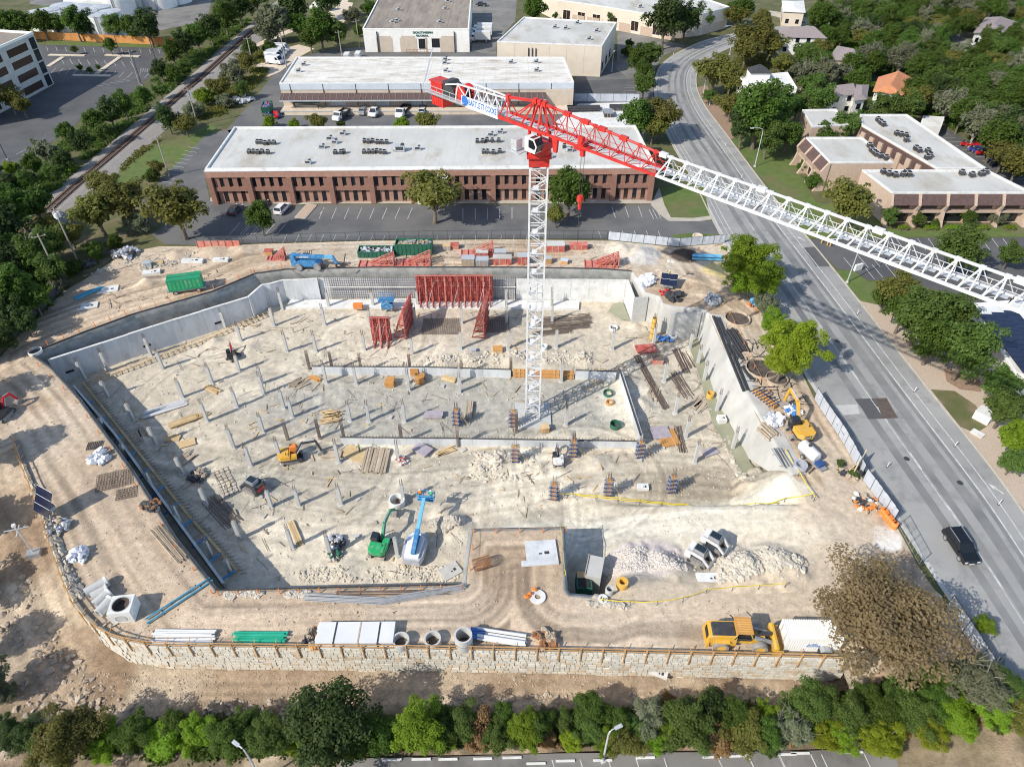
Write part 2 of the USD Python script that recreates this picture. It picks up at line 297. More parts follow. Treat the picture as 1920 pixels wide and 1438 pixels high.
PIT_TOP = [(62,664),(163,624),(250,592),(338,567),(400,549),(478,516),(535,508),(700,504),(960,504),(1130,507),(1184,511),(1207,550),(1234,557),(1240,571),(1263,577),(1316,581),(1330,592),(1372,690),(1424,790),(1484,893)]
PIT_RAMP = [(1530,950),(1605,965),(1600,1030),(1500,1108),(1330,1112),(1180,1100)]
PIT_S = [(1126,1116),(1064,1112),(1060,988),(880,991),(872,1040),(866,1094),(700,1098),(410,1105),(335,1012),(250,880),(150,745),(100,690)]
PIT = Polygon(at2(PIT_TOP + PIT_RAMP + PIT_S)).buffer(0)
WALL_PX = [(28,828),(48,885),(76,950),(100,1030),(122,1090),(142,1135),(170,1170),(215,1198),(285,1212),(420,1214),(600,1216),(800,1218),(960,1221),(1120,1224),(1280,1228),(1440,1232),(1592,1236)]
WALL_LINE = chain(at2(WALL_PX), 1.0)
FENCE_E = [(1527,748),(1535,762),(1580,828),(1615,893),(1648,940),(1675,975),(1723,1063),(1762,1118),(1830,1222),(1905,1345),(1990,1480)]
NORTH_PX = [(1527,748),(1480,650),(1440,580),(1400,510),(1362,456),(1270,464),(1150,452),(960,449),(700,452),(480,458),(372,462),(300,462),(235,474),(165,520),(118,548),(60,605),(-20,690),(-160,800),(-160,905)]
SITE = Polygon(at2(NORTH_PX) + [tuple(at(28, 828)[:2])] + WALL_LINE + at2([(1760,1116),(1723,1063),(1675,975),(1648,940),(1615,893),(1580,828),(1535,762)])).buffer(0)
LOW = Polygon([tuple(p) for p in at2([(-160,905)])] + [tuple(at(28, 828)[:2])] + WALL_LINE + at2([(1760,1116),(1762,1118),(1830,1222),(1905,1345),(1990,1480),(2060,1640)]) + [(62, 12), (-110, 12), (-110, 52)]).buffer(0)
FENCE_LINE = LineString(at2(FENCE_E)); WALL_LS = LineString(WALL_LINE)

def sm(a, b, x): t = np.clip((x - a) / (b - a), 0, 1); return t * t * (3 - 2 * t)
def fb(x, y, s, o=4, seed=0): return meshkit.fbm(np.stack([x * s, y * s, np.zeros_like(x)], -1), o, seed)
def low_h(x, y):
    d = shapely.distance(FENCE_LINE, shapely.points(x, y))
    a = -4.9 * sm(0.5, 15, d)
    left = sm(at(60, 850)[1] + 2, at(130, 1130)[1] - 4, y)       # rises towards the wall's left end
    a *= 0.12 + 0.88 * left
    dw = shapely.distance(WALL_LS, shapely.points(x, y))
    return a + 0.7 * (fb(x, y, .16, 4, 5) - .5) * sm(1, 6, dw) + 0.25 * (fb(x, y, .6, 3, 8) - .5)
CUT = LineString(at2([(1484,893),(1530,950)]))
XR0, XR1 = at(1090, 965, -5.5)[0], at(1525, 965)[0]
TAPE_Y = lambda x: np.interp(x, [at(1030, 928, -5)[0], at(1520, 945, -1)[0]], [at(1030, 928, -5)[1], at(1520, 945, -1)[1]])
HEAPS = [(930,868,-6,3.2,1.5),(905,880,-6,2.2,1.1),(1010,880,-6,1.8,.8),(1120,870,-6,3.0,.9),(1175,715,-6,2.5,1.0),(1200,760,-6,2.6,1.3),(1185,690,-6,2.2,.9),(880,672,-6,2.6,.9),(960,676,-6,2.6,.9),(830,678,-6,2.5,.7),(1090,672,-6,2.6,.9),(1390,1065,-1.2,4.6,2.0),(1450,1060,-.8,4.4,1.9),(1480,1075,-.6,3,1.2),(1190,1040,-2.5,4.5,2.4),(1235,1045,-2.2,4.0,2.2),(1260,1068,-2,3,1.4),(850,985,-6,3.0,1.6),(830,960,-6,2.2,.8),(400,640,-6,2.0,.8),(470,655,-6,2.0,.7),(870,925,-6,3,.35),(1255,600,-6,1.2,.5),(1190,612,-6,1.4,.6),(760,1085,-6,3.5,.5),(650,1075,-6,3.5,.5)]
HP = [(*at(a, b, z)[:2], r, h) for a, b, z, r, h in HEAPS]
def heap(x, y, hs):
    o = np.zeros_like(x)
    for hx, hy, r, h in hs:
        d = np.hypot(x - hx, y - hy) / r * (0.75 + .5 * fb(x, y, 1.1, 3, 3)); o = np.maximum(o, h * np.clip(1 - d, 0, 1) ** 1.15)
    return o
def pit_h(x, y):
    z = np.full_like(x, -6.0)
    ramp = -6 + 6 * np.clip((x - XR0) / (XR1 - XR0), 0, 1)
    south = sm(1.0, -1.0, y - TAPE_Y(x))                          # 1 south of the tape
    z = z + (ramp - z) * south
    edge = at(1128, 1100)[1]
    up = sm(edge + 7.5, edge - .2, y) * sm(at(1120, 1060, -4)[0], at(1160, 1060, -4)[0], x)
    z = z + (0 - z) * up * (z < 0)
    notch = sm(0, 1.0, x - at(1062, 1050, -4)[0]) * sm(0, 1, at(1122, 1050, -4)[0] - x) * sm(0, .8, at(1062, 989)[1] - y)
    z = np.where(notch > .3, np.minimum(z, -4.6), z)
    n = fb(x, y, .25, 4, 1) - .5; n2 = fb(x, y, 1.1, 3, 2) - .5
    z = z + .35 * n + .24 * n2 + .12 * (fb(x, y, 2.3, 2, 14) - .5) + heap(x, y, HP)
    return np.maximum(z, .04 - np.clip(shapely.distance(CUT, shapely.points(x, y)) - .9, 0, None) * .95 * (.8 + .5 * fb(x, y, .5, 3, 17)))
SITE_HEAPS = [(*at(a, b)[:2], r, h) for a, b, r, h in [(1285,480,2.8,1.0),(1205,478,4.0,1.3),(1165,468,3.5,1.1),(330,480,3.0,.9),(400,473,4,.9),(455,470,4,.8),(275,530,2.5,1.1),(170,525,3,.6),(1300,530,4,1.0),(1340,520,3,.8),(1500,925,1.6,.5),(960,485,6,.2)]]
def site_h(x, y, edge): return (.22 * (fb(x, y, .18, 4, 11) - .5) + .17 * (fb(x, y, .9, 3, 12) - .5) + .08 * (fb(x, y, 2.4, 2, 15) - .5)) * sm(0, 2.0, edge) + heap(x, y, SITE_HEAPS) * sm(0, 1, edge)

def grid_mesh(poly, step, hfun, clip_eps=0.55):
    x0, y0, x1, y1 = poly.bounds; xs = np.arange(x0 - step, x1 + 2 * step, step); ys = np.arange(y0 - step, y1 + 2 * step, step)
    X, Y = np.meshgrid(xs, ys); P = shapely.points(X.ravel(), Y.ravel()); b = poly.boundary
    d = shapely.distance(b, P); ins = shapely.contains_xy(poly, X.ravel(), Y.ravel()); sd = np.where(ins, d, -d)
    near = np.abs(sd) < clip_eps * step * 1.3; xy = np.column_stack([X.ravel(), Y.ravel()])
    pr = shapely.line_interpolate_point(b, shapely.line_locate_point(b, P[near])) if b.geom_type == 'LineString' else None
    if pr is None:
        lines = list(b.geoms); best = np.argmin(np.stack([shapely.distance(g, P[near]) for g in lines]), 0)
        q = np.zeros((near.sum(), 2))
        for i, g in enumerate(lines):
            k = best == i
            if k.any(): q[k] = shapely.get_coordinates(shapely.line_interpolate_point(g, shapely.line_locate_point(g, P[near][k])))
        xy[near] = q
    else: xy[near] = shapely.get_coordinates(pr)
    sd[near] = 0
    nx = len(xs); i, j = np.meshgrid(np.arange(len(ys) - 1), np.arange(nx - 1), indexing='ij'); a = (i * nx + j).ravel()
    F = np.vstack([np.stack([a, a + 1, a + nx + 1], 1), np.stack([a, a + nx + 1, a + nx], 1)])
    F = F[(sd[F] >= -1e-6).all(1)]
    c = xy[F].mean(1); F = F[shapely.contains_xy(poly.buffer(.02), c[:, 0], c[:, 1])]
    used = np.unique(F); m = np.full(len(xy), -1); m[used] = np.arange(len(used)); xy = xy[used]; F = m[F]; sdu = np.abs(sd[used])
    z = hfun(xy[:, 0], xy[:, 1], sdu)
    return np.column_stack([xy, z]), F, sdu
def soil_mesh(name, v, f, col, mat, label=None):
    m = usdkit.mesh(stage, numbered('/World', name), (v, f), LOOK[mat], True)
    UsdGeom.PrimvarsAPI(m).CreatePrimvar('soil', Sdf.ValueTypeNames.Color3fArray, 'vertex').Set(Vt.Vec3fArray.FromNumpy(np.clip(col, .02, .85).astype(np.float32)))
    return tag(m, kind='structure', label=label)
def mixc(a, b, t): return a + (np.asarray(b) - a) * t[:, None]
def tracks(d, s, seed):                                            # ruts that run along a line: d across, s along
    return .5 + 1.5 * (-.5) + 1.5 * meshkit.fbm(np.stack([d * 1.7, s * .035, np.zeros_like(d)], -1), 4, seed)

# pit floor
pv, pf, psd = grid_mesh(PIT.buffer(.25), .34, lambda x, y, e: pit_h(x, y))
x, y = pv[:, 0], pv[:, 1]
col = np.tile(np.array([.555, .49, .385]), (len(x), 1))
col = mixc(col, (.44, .40, .325), .7 * sm(.5, .66, fb(x, y, .055, 4, 21)))                    # damp grey patches
col = mixc(col, (.67, .60, .48), .75 * sm(.52, .68, fb(x, y, .09, 4, 22)))                      # pale limestone fines
cx_, cy_ = at(850, 760, -6)[:2]
col = mixc(col, (.40, .383, .33), .95 * sm(1.0, .75, np.hypot((x - cx_) / 40, (y - cy_) / 9.5)))    # grey compacted base between the ramp walls
for a, b, rx, ry, c in [(1300,900,11,5,(.33,.28,.21)),(1200,560,6,3,(.32,.31,.23)),(1235,625,4,3,(.36,.31,.22)),(1175,745,6,8,(.7,.65,.54)),(1130,1000,26,4,(.60,.575,.49)),(1420,960,16,3.5,(.62,.595,.51)),(470,910,7,6,(.47,.44,.37))]:
    hx, hy = at(a, b, -5)[:2]; col = mixc(col, c, .8 * sm(1.1, .45, np.hypot((x - hx) / rx, (y - hy) / ry) + .5 * (fb(x, y, .4, 3, 4) - .5)))
hl = np.hypot(x - at(700, 900, -6)[0], y - at(700, 900, -6)[1]); tr = tracks(np.abs(y - (at(800, 905, -6)[1] + 3 * np.sin(x * .08))), x, 31)
col *= (1 + .6 * (tr - .5) * sm(18, 4, np.abs(y - at(800, 890, -6)[1])))[:, None]
for cx0, cy0, rr_, sd_ in [(620,900,9,71),(900,960,14,72),(480,800,12,73),(700,640,11,74),(1100,900,10,75),(430,760,16,76),(1300,980,30,77)]:   # turning circles of the machines
    hx, hy = at(cx0, cy0, -6)[:2]; rd = np.hypot(x - hx, y - hy); w = sm(3.4, 1.6, np.abs(rd - rr_)); t_ = tracks(rd * 1.3, np.arctan2(y - hy, x - hx) * rr_, sd_); col *= (1 + .5 * (t_ - .5) * w)[:, None]
sl = sm(.12, .45, heap(x, y, HP)); col = mixc(col, (.60, .535, .43), .6 * sl)
gx, gy = at(1215, 1045, -2.2)[:2]; col = mixc(col, (.62, .555, .515), sm(1.0, .8, np.hypot((x - gx) / 6.3, (y - gy) / 4.4)))
hx, hy = at(1480, 915, -.6)[:2]; col = mixc(col, (.68, .64, .55), sm(1.2, .7, np.hypot((x - hx) / 3.0, (y - hy) / 2.0)))
MOUTH = LineString(at2([(1530,950)] + PIT_RAMP[1:] + [(1126,1116)]))
mw = sm(5.5, .3, shapely.distance(MOUTH, shapely.points(x, y)) + 3 * (fb(x, y, .3, 3, 18) - .5)); col = mixc(col, (.55, .46, .35), mw)
soil_mesh('pit_floor', pv, pf, col, 'soil_pit')
# site level ground
SITE_G = SITE.difference(PIT)
SITE_G = max(SITE_G.geoms, key=lambda g: g.area) if hasattr(SITE_G, 'geoms') else SITE_G
gv, gf, gsd = grid_mesh(SITE_G, .34, site_h)
x, y = gv[:, 0], gv[:, 1]; P_ = shapely.points(x, y); dp = shapely.distance(PIT.exterior, P_); spt = shapely.line_locate_point(PIT.exterior, P_)
col = np.tile(np.array([.49, .385, .28]), (len(x), 1))
col = mixc(col, (.585, .48, .365), .8 * sm(.46, .66, fb(x, y, .07, 4, 41)))
col = mixc(col, (.40, .295, .2), .65 * sm(.54, .68, fb(x, y, .1, 4, 42)))
tr = tracks(dp, spt, 43); col *= (1 + .95 * (tr - .5) * sm(.8, 2.2, dp) * sm(16, 10, dp))[:, None]
east = sm(at(1330, 600)[0], at(1450, 700)[0], x); col = mixc(col, (.57, .50, .40), .55 * east * sm(.4, .6, fb(x, y, .2, 3, 45)))
north = sm(at(700, 515)[1], at(700, 505)[1] + 2, y); col = mixc(col, (.60, .535, .43), .5 * north * sm(.4, .62, fb(x, y, .15, 4, 46)))
for a, b, r, c in [(1285,480,3.0,(.075,.06,.05)),(1205,478,4.2,(.53,.51,.47)),(1165,468,3.8,(.66,.58,.47)),(1350,508,3.6,(.66,.54,.26)),(1500,922,2.0,(.7,.66,.58)),(1660,1010,2.0,(.78,.75,.7))]:
    hx, hy = at(a, b)[:2]; col = mixc(col, c, sm(1.05, .8, np.hypot(x - hx, y - hy) / r + .35 * (fb(x, y, .8, 3, 4) - .5)))
mw = sm(5.5, .3, shapely.distance(MOUTH, P_) + 3 * (fb(x, y, .3, 3, 18) - .5)); col = mixc(col, (.55, .46, .35), mw)
soil_mesh('site_ground', gv, gf, col, 'soil_site')
# lower ground in front of the stone wall
lv, lf, lsd = grid_mesh(LOW, .4, lambda x, y, e: low_h(x, y))
x, y = lv[:, 0], lv[:, 1]; dw = shapely.distance(WALL_LS, shapely.points(x, y)); sw = shapely.line_locate_point(WALL_LS, shapely.points(x, y))
col = np.tile(np.array([.39, .295, .205]), (len(x), 1))
col = mixc(col, (.52, .425, .315), .85 * sm(.45, .66, fb(x, y, .1, 4, 51))); col = mixc(col, (.27, .19, .125), .8 * sm(.54, .68, fb(x, y, .13, 4, 52)))
tr = tracks(dw, sw, 53); col *= (1 + .8 * (tr - .5) * sm(1, 2, dw) * sm(12, 7, dw))[:, None]
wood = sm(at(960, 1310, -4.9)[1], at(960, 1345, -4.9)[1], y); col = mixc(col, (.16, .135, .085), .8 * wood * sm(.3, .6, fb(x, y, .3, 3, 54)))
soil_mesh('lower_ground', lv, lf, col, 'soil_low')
# all the rest
hole = shapely.union_all([SITE, LOW, PIT]).buffer(.01).buffer(-.02)
big = Polygon([(-2500, -200), (2500, -200), (2500, 4000), (-2500, 4000)]).difference(hole)
struct(MB().flat(big, -.03), 'ground', 'scrub')

# ---------------------------------------------------------------- paving: each sheet a few millimetres above the one below
def sheet(name, px, z, mat, **k): return struct(MB().flat(Polygon(at2(px)).buffer(0).difference(hole), z), name, mat, **k)
LOT_A = [(440,243),(385,335),(394,378),(560,386),(600,384),(1226,384),(1238,392),(1256,412),(1308,412),(1340,416),(1362,452),(1270,461),(1150,449),(960,446),(700,449),(482,455),(440,458),(372,460),(310,458),(285,440),(330,405),(262,376),(290,345),(340,300),(385,255),(415,246)]
sheet('car_park', LOT_A, .0, 'asphalt')
sheet('yard_paving', [(425,243),(470,195),(530,118),(600,96),(690,88),(885,92),(930,100),(1080,150),(1085,118),(1230,112),(1226,150),(1224,190),(1240,240),(1180,262),(440,262)], .0, 'asphalt')
sheet('back_alley', [(885,96),(884,30),(888,-12),(970,-14),(966,40),(932,78),(930,104)], .004, 'asphalt_worn')
sheet('drive_paving', [(1158,60),(1120,48),(1010,22),(1000,-14),(1130,30),(1215,70),(1290,86),(1240,106),(1228,132),(1192,165),(1170,140),(1156,132)], .004, 'asphalt_worn')
sheet('side_lot', [(1078,152),(1190,148),(1196,188),(1080,190)], .008, 'asphalt_dark')
sheet('office_car_park', [(70,84),(313,91),(300,120),(290,138),(245,175),(160,213),(143,233),(105,260),(50,310),(0,352),(-120,440),(-160,130),(0,82)], .0, 'asphalt_dark')
sheet('tank_yard', [(300,58),(325,52),(385,42),(392,22),(400,-15),(60,-15),(55,8),(220,30)], .0, 'asphalt_worn')
sheet('tank_yard_grass', [(70,76),(314,84),(313,91),(70,84)], .004, 'lawn')
sheet('tank_lawn', [(0,42),(60,18),(110,5),(140,40),(60,60),(0,70)], .004, 'lawn')
sheet('bank_lawn', [(318,60),(395,32),(400,45),(330,78),(318,90)], .004, 'lawn')
sheet('rail_verge', [(262,372),(290,345),(340,300),(385,255),(410,246),(400,232),(330,262),(290,275),(235,308),(190,345),(215,352)], .0, 'lawn')
sheet('verge_dirt', [(262,372),(285,350),(330,302),(322,300),(255,340),(220,362)], .004, 'dry_grass')
sheet('rail_margin', [(100,470),(70,470),(60,450),(130,395),(190,345),(262,376),(330,405),(285,440),(240,465),(165,515)], -.012, 'dry_grass')
sheet('van_yard', [(470,130),(530,92),(560,84),(590,92),(560,108),(525,135),(490,150)], .004, 'fill_tan')
sheet('dirt_lane', [(478,90),(520,72),(585,46),(640,20),(660,-8),(650,-8),(628,16),(575,42),(515,66),(476,84)], .004, 'fill_tan')
sheet('dirt_patch', [(600,42),(625,18),(650,4),(662,6),(655,30),(640,48)], .008, 'fill_tan')
sheet('white_yard', [(1085,195),(1198,192),(1206,214),(1220,240),(1080,245),(1040,230)], .004, 'concrete_white')
sheet('corner_lawn', [(1236,352),(1318,345),(1331,405),(1300,409),(1258,408),(1246,385)], .02, 'lawn')
sheet('front_walk', [(1220,384),(1236,352),(1246,385),(1258,408),(1300,409),(1331,405),(1334,412),(1310,415),(1254,415),(1236,402)], .012, 'sidewalk')
sheet('entry_island', [(1260,441),(1300,437),(1345,440),(1356,446),(1352,453),(1290,455),(1268,450)], .02, 'lawn')
sheet('foundation_bed', [(394,378),(560,384),(600,382),(1226,382),(1226,375),(394,371)], .02, 'sidewalk')
sheet('complex_lawn', [(1372,264),(1400,250),(1480,262),(1490,310),(1530,380),(1660,398),(1650,425),(1570,445),(1516,447),(1445,355),(1400,300)], .0, 'lawn')
sheet('complex_car_park', [(1515,450),(1566,446),(1925,446),(2050,446),(2050,600),(1840,575),(1760,545),(1700,527),(1628,526),(1600,508),(1570,505)], .0, 'asphalt_dark')
sheet('complex_island', [(1568,506),(1600,509),(1628,527),(1700,530),(1700,560),(1660,575),(1615,565),(1604,557),(1580,528)], .02, 'lawn')
sheet('complex_verge', [(1660,430),(1925,428),(2050,428),(2050,445),(1570,445)], .02, 'lawn')
sheet('back_car_park', [(1735,238),(1765,236),(1925,330),(2080,420),(2060,445),(1960,400),(1880,340),(1800,285)], .0, 'asphalt_dark')
sheet('gravel_verge', [(1606,560),(1660,575),(1720,590),(1830,650),(1925,740),(2100,900),(2100,1160),(1918,953),(1817,823),(1765,758),(1732,716),(1690,664)], .0, 'river_gravel')
sheet('verge_bed', [(1745,730),(1790,733),(1830,760),(1850,800),(1830,812),(1800,800)], .008, 'dry_grass')
sheet('verge_mulch', [(1770,690),(1810,700),(1838,712),(1840,735),(1800,730),(1775,715)], .012, 'mulch')
sheet('street_bed', [(1306,165),(1318,198),(1330,215),(1350,238),(1370,262),(1395,248),(1380,215),(1340,185),(1325,160)], .0, 'mulch')
sheet('house_lane', [(1310,118),(1336,108),(1390,118),(1480,150),(1470,165),(1400,140),(1345,128)], .004, 'asphalt_worn')
sheet('upper_street', [(1780,62),(1800,66),(1846,90),(1836,97),(1805,92),(1785,75)], .0, 'asphalt_worn')
sheet('upper_lot', [(1855,20),(1925,0),(1990,10),(1960,60),(1880,32)], .0, 'asphalt_worn')
sheet('upper_drive', [(1715,25),(1745,15),(1760,30),(1722,38)], .0, 'asphalt_worn')
sheet('front_lane', [(1440,20),(1475,25),(1530,38),(1520,44),(1470,36),(1440,28)], .0, 'sidewalk')
LZ = -4.78
struct(MB().flat(Polygon(at2([(640,1424),(860,1420),(1060,1414),(1310,1412),(1500,1410),(1690,1402),(1860,1400),(1900,1440),(1960,1520),(600,1520)], LZ)).intersection(sbox(-70, 12.5, 56, 60)), LZ + .35), 'lower_car_park', 'asphalt_worn')

v, f = road_strip(0, 1, .008); struct(MB().add(v, f), 'street', 'road')
for a, b in ((.60, .69), (.73, .765), (.30, .37), (.46, .52)):
    v, f = road_strip(a, b, .012); struct(MB().add(v, f), 'tyre_wear', 'road_track')
v, f = road_strip(.0, .035, .0125); struct(MB().add(v, f), 'gutter', 'concrete')
lm = MB()
for fr, w, i0, i1 in ((.775, .011, 0, 205), (.865, .009, 0, 205), (.155, .010, 60, 205), (.095, .008, 60, 140), (.44, .007, 0, 60)):
    v, f = road_strip(fr - w / 2, fr + w / 2, .016, i0, i1); lm.add(v, f)
for i in range(6, 210, 6):
    v, f = road_strip(.445, .453, .016, i, i + 3); lm.add(v, f)
for px, py in ((1866, 915), (1500, 447)):                               # white arrows in the cycle lane
    c = at(px, py, .017); u = np.array([-.55, .83, 0]) if py > 600 else np.array([-.6, .8, 0]); s_ = np.array([u[1], -u[0], 0])
    lm.quad(c - s_ * .12 - u * 1.2, c + s_ * .12 - u * 1.2, c + s_ * .12, c - s_ * .12).add([c - s_ * .4, c + s_ * .4, c + u * 1.0], [[0, 1, 2]])
struct(lm, 'street_marking', 'paint')
for nm, E_, s_ in (('kerb', ROAD_R, 1), ('kerb', ROAD_L, -1)):
    km = MB(); L = LineString(E_ if s_ > 0 else E_[70:]); pts = np.array(chain(L.coords, 2.0)); nrm = np.gradient(pts, axis=0); nrm /= np.linalg.norm(nrm, axis=1)[:, None]; nn = np.stack([nrm[:, 1], -nrm[:, 0]], 1) * s_
    a, b = pts, pts + nn * .25; n = len(a)
    v = np.vstack([np.column_stack([a, np.zeros(n)]), np.column_stack([a, np.full(n, .13)]), np.column_stack([b, np.full(n, .13)]), np.column_stack([b, np.zeros(n)])])
    km.add(v, [[k * n + i, k * n + i + 1, (k + 1) * n + i + 1, (k + 1) * n + i] for k in range(3) for i in range(n - 1)]); struct(km, nm, 'kerb')
pat = [(1602,748),(1662,746),(1684,784),(1628,786),(1618,768)]
sheet('street_patch', pat, .0145, 'asphalt_dark'); sheet('street_patch', [(1640,747),(1662,746),(1684,784),(1655,785)], .019, 'mud_dark')
sheet('street_patch', [(1505,465),(1535,462),(1556,500),(1530,500)], .0145, 'asphalt_dark'); sheet('street_patch', [(1566,760),(1608,758),(1612,776),(1582,778)], .0145, 'concrete')

# parking stripes
def stripes(name, rows, z, mat='paint', w=.11):
    m = MB()
    for (x0, y0, x1, y1, n, dx, dy) in rows:
        for k in range(n + 1):
            t = k / n; a = at(x0 + (x1 - x0) * t, y0 + (y1 - y0) * t, z); b = at(x0 + (x1 - x0) * t + dx, y0 + (y1 - y0) * t + dy, z)
            d = (b - a)[:2]; d /= np.linalg.norm(d); q = np.array([d[1], -d[0], 0]) * w / 2; m.quad(a - q, a + q, b + q, b - q)
    struct(m, name, mat)
stripes('lot_marking', [(598,411,764,411,7,9,-21),(868,413,960,411,4,0,-22),(1154,408,1204,407,2,-7,-20),(1226,411,1239,410,2,-9,-18),(528,460,735,463,9,10,-21),(818,462,1010,460,8,2,-20),(1128,449,1240,449,5,-6,-16),(430,440,470,440,2,20,-22),(560,402,600,402,1,8,-12),(455,440,520,438,3,16,-18)], .004)
stripes('lot_marking', [(300,340,352,276,9,22,3)], .004); stripes('lot_marking', [(1173,160,1166,180,4,22,1)], .012)
stripes('lot_marking', [(90,96,300,101,12,-3,-8),(120,120,250,126,8,-6,-10),(105,128,160,130,4,-10,10),(170,133,280,137,7,-10,10),(180,160,230,150,4,14,2),(30,290,60,296,3,20,-10),(265,128,290,130,6,-2,7)], .004)
stripes('lot_marking', [(1640,447,1900,447,13,16,22),(1655,520,1628,502,1,-20,-24),(1680,520,1650,500,1,-20,-24),(1600,505,1640,524,1,-18,-22)], .004)
stripes('lot_marking', [(1740,246,1930,350,15,26,-1)], .004)
stripes('lot_marking', [(1345,1418,1520,1414,3,14,30),(1700,1406,1830,1406,2,18,34),(1035,1424,1245,1420,4,6,20),(1460,1415,1620,1412,2,14,30)], LZ + .36)

# ---------------------------------------------------------------- railway
rl = at2([(-60,520),(0,484),(25,460),(88,402),(130,361),(218,288),(283,230),(325,193),(375,150),(438,93),(480,56),(520,20),(560,-18)])
rc = np.array(chain(rl, 1.5)); rc = gaussian_filter1d(rc, 6, axis=0, mode='nearest'); rt = np.gradient(rc, axis=0); rt /= np.linalg.norm(rt, axis=1)[:, None]; rn = np.stack([rt[:, 1], -rt[:, 0]], 1)
def ribbon(prof):                                                     # profile (across, z) swept along the track
    n = len(rc); k = len(prof); v = np.vstack([np.column_stack([rc + rn * o, np.full(n, z)]) for o, z in prof])
    return v, [[a * n + i, (a + 1) * n + i, (a + 1) * n + i + 1, a * n + i + 1] for a in range(k - 1) for i in range(n - 1)]
struct(MB().add(*ribbon([(-4.6, -.05), (-2.6, .4), (2.4, .4), (6.2, -.02)])), 'ballast_bed', 'ballast')
rt_ = thing('railway_track', 'single railway track on pale ballast running diagonally past the office car park', 'railway track')
for o in (-.72, .72): MB().add(*ribbon([(o - .09, .45), (o - .09, .66), (o + .09, .66), (o + .09, .45)])).put('rail', 'rust', rt_)
sl = MB(); rr = np.array(chain(rc, .62)); tt = np.gradient(rr, axis=0)
for p, t in zip(rr, tt): sl.box((p[0], p[1], .44), (.26, 2.6, .16), math.atan2(t[1], t[0]))
sl.put('sleepers', 'metal_dark', rt_, kind='stuff', label='dark timber sleepers under the rails')
# ---------------------------------------------------------------- pit walls
def resample(px, z=0.0, step=1.0): return np.array(chain(at2(px, z), step))
def normals(pts):
    t = np.gradient(pts, axis=0); t /= np.linalg.norm(t, axis=1)[:, None] + 1e-9; return np.stack([t[:, 1], -t[:, 0]], 1)
def loft(rows):
    """rows of equally many points -> a strip surface"""
    n = len(rows[0]); v = np.vstack(rows); return v, [[a * n + i, a * n + i + 1, (a + 1) * n + i + 1, (a + 1) * n + i] for a in range(len(rows) - 1) for i in range(n - 1)]
def face(pts, z0, z1, amp=.12, rows=7, thick=.5, batter=0.0, seed=3):
    """rough sprayed face: visible side towards the right hand of travel, cap on top"""
    nn = normals(pts); R = []
    out = pts - nn * thick
    R.append(np.column_stack([out, np.full(len(pts), z1)]))
    for k in range(rows):
        z = z1 + (z0 - z1) * k / (rows - 1)
        d = amp * (fb(pts[:, 0] + pts[:, 1] * .7, np.full(len(pts), z * 1.3 + 40), .7, 3, seed) - .5) * 2 * (0.3 if k == 0 else 1) + batter * k / (rows - 1)
        R.append(np.column_stack([pts + nn * d[:, None], np.full(len(pts), z + (.05 * (fb(pts[:, 0], pts[:, 1], .8, 3, 9) - .5) if k == 0 else 0))]))
    return loft(R)
for nm, px, lab in (('shoring_wall', PIT_TOP[:6], 'grey sprayed concrete shoring face along the north west pit edge, under the green container'),
                    ('shoring_wall', PIT_TOP[5:11], 'grey sprayed concrete shoring face along the back of the pit behind the red wall forms'),
                    ('shoring_wall', PIT_TOP[10:17], 'stepped pale sprayed concrete corner at the back right of the pit beside the solar light tower'),
                    ('shoring_wall', [(410,1105),(335,1012),(250,880),(150,745),(100,690),(62,664)], 'dark shaded sprayed concrete face along the long west edge of the pit'),
                    ('shoring_wall', [(866,1094),(700,1098),(410,1105)], 'sprayed concrete face of the front pit edge with orange stakes on top'),
                    ('shoring_wall', [(1060,988),(880,991),(872,1040),(866,1094)], 'concrete face round the raised block that holds the rebar coil'),
                    ('shoring_wall', [(1130,1117),(1064,1112),(1060,988)], 'shaded cut face beside the deep notch holding the green tank')):
    t = thing(nm, lab, 'retaining wall'); pale = 'stepped' in lab
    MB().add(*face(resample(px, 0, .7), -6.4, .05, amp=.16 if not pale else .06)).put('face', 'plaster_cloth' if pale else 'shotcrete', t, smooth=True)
    if not pale and 'block' not in lab and 'notch' not in lab:
        p = resample(px, 0, 1.4); nn = normals(p); b = p - nn * .25
        MB().tube(np.column_stack([b, np.full(len(b), .22)]), .13, 6).put('edge_roll', 'tarp_black', t, label='black silt roll along the edge')

def wall_run(name, lab, base_px, zb, zt, thick, mat, panel=6.0, cap=None, slots=0):
    t = thing(name, lab, 'concrete wall'); L = LineString(at2(base_px, zb)); n = max(1, round(L.length / panel))
    for k in range(n):
        s0, s1 = L.length * k / n + .012, L.length * (k + 1) / n - .012
        pts = [L.interpolate(s0).coords[0]] + [L.coords[i] for i in range(len(L.coords)) if s0 < L.project(Point(L.coords[i])) < s1] + [L.interpolate(s1).coords[0]]
        pts = np.array(pts); nn = normals(pts); o = pts - nn * thick; j = .03 * ((k * 7) % 3)
        MB().prism(Polygon(list(map(tuple, pts)) + list(map(tuple, o[::-1]))).buffer(0), zb - .3, zt - j).put('wall_panel', mat, t)
        if cap: MB().prism(Polygon(list(map(tuple, pts + nn * .04)) + list(map(tuple, (o - nn * .04)[::-1]))).buffer(0), zt - j + .002, zt - j + .06).put('top_edge', cap, t)
        if slots and k % slots == 0:
            a, d = (pts[0] + pts[-1]) / 2, (pts[-1] - pts[0]) / np.linalg.norm(pts[-1] - pts[0])
            MB().box((a[0] + nn[0][0] * .0, a[1] + nn[0][1] * .0, zb + 1.6), (1.3, .06, .45), math.atan2(d[1], d[0])).put('slot', 'black', t)
    return t, L
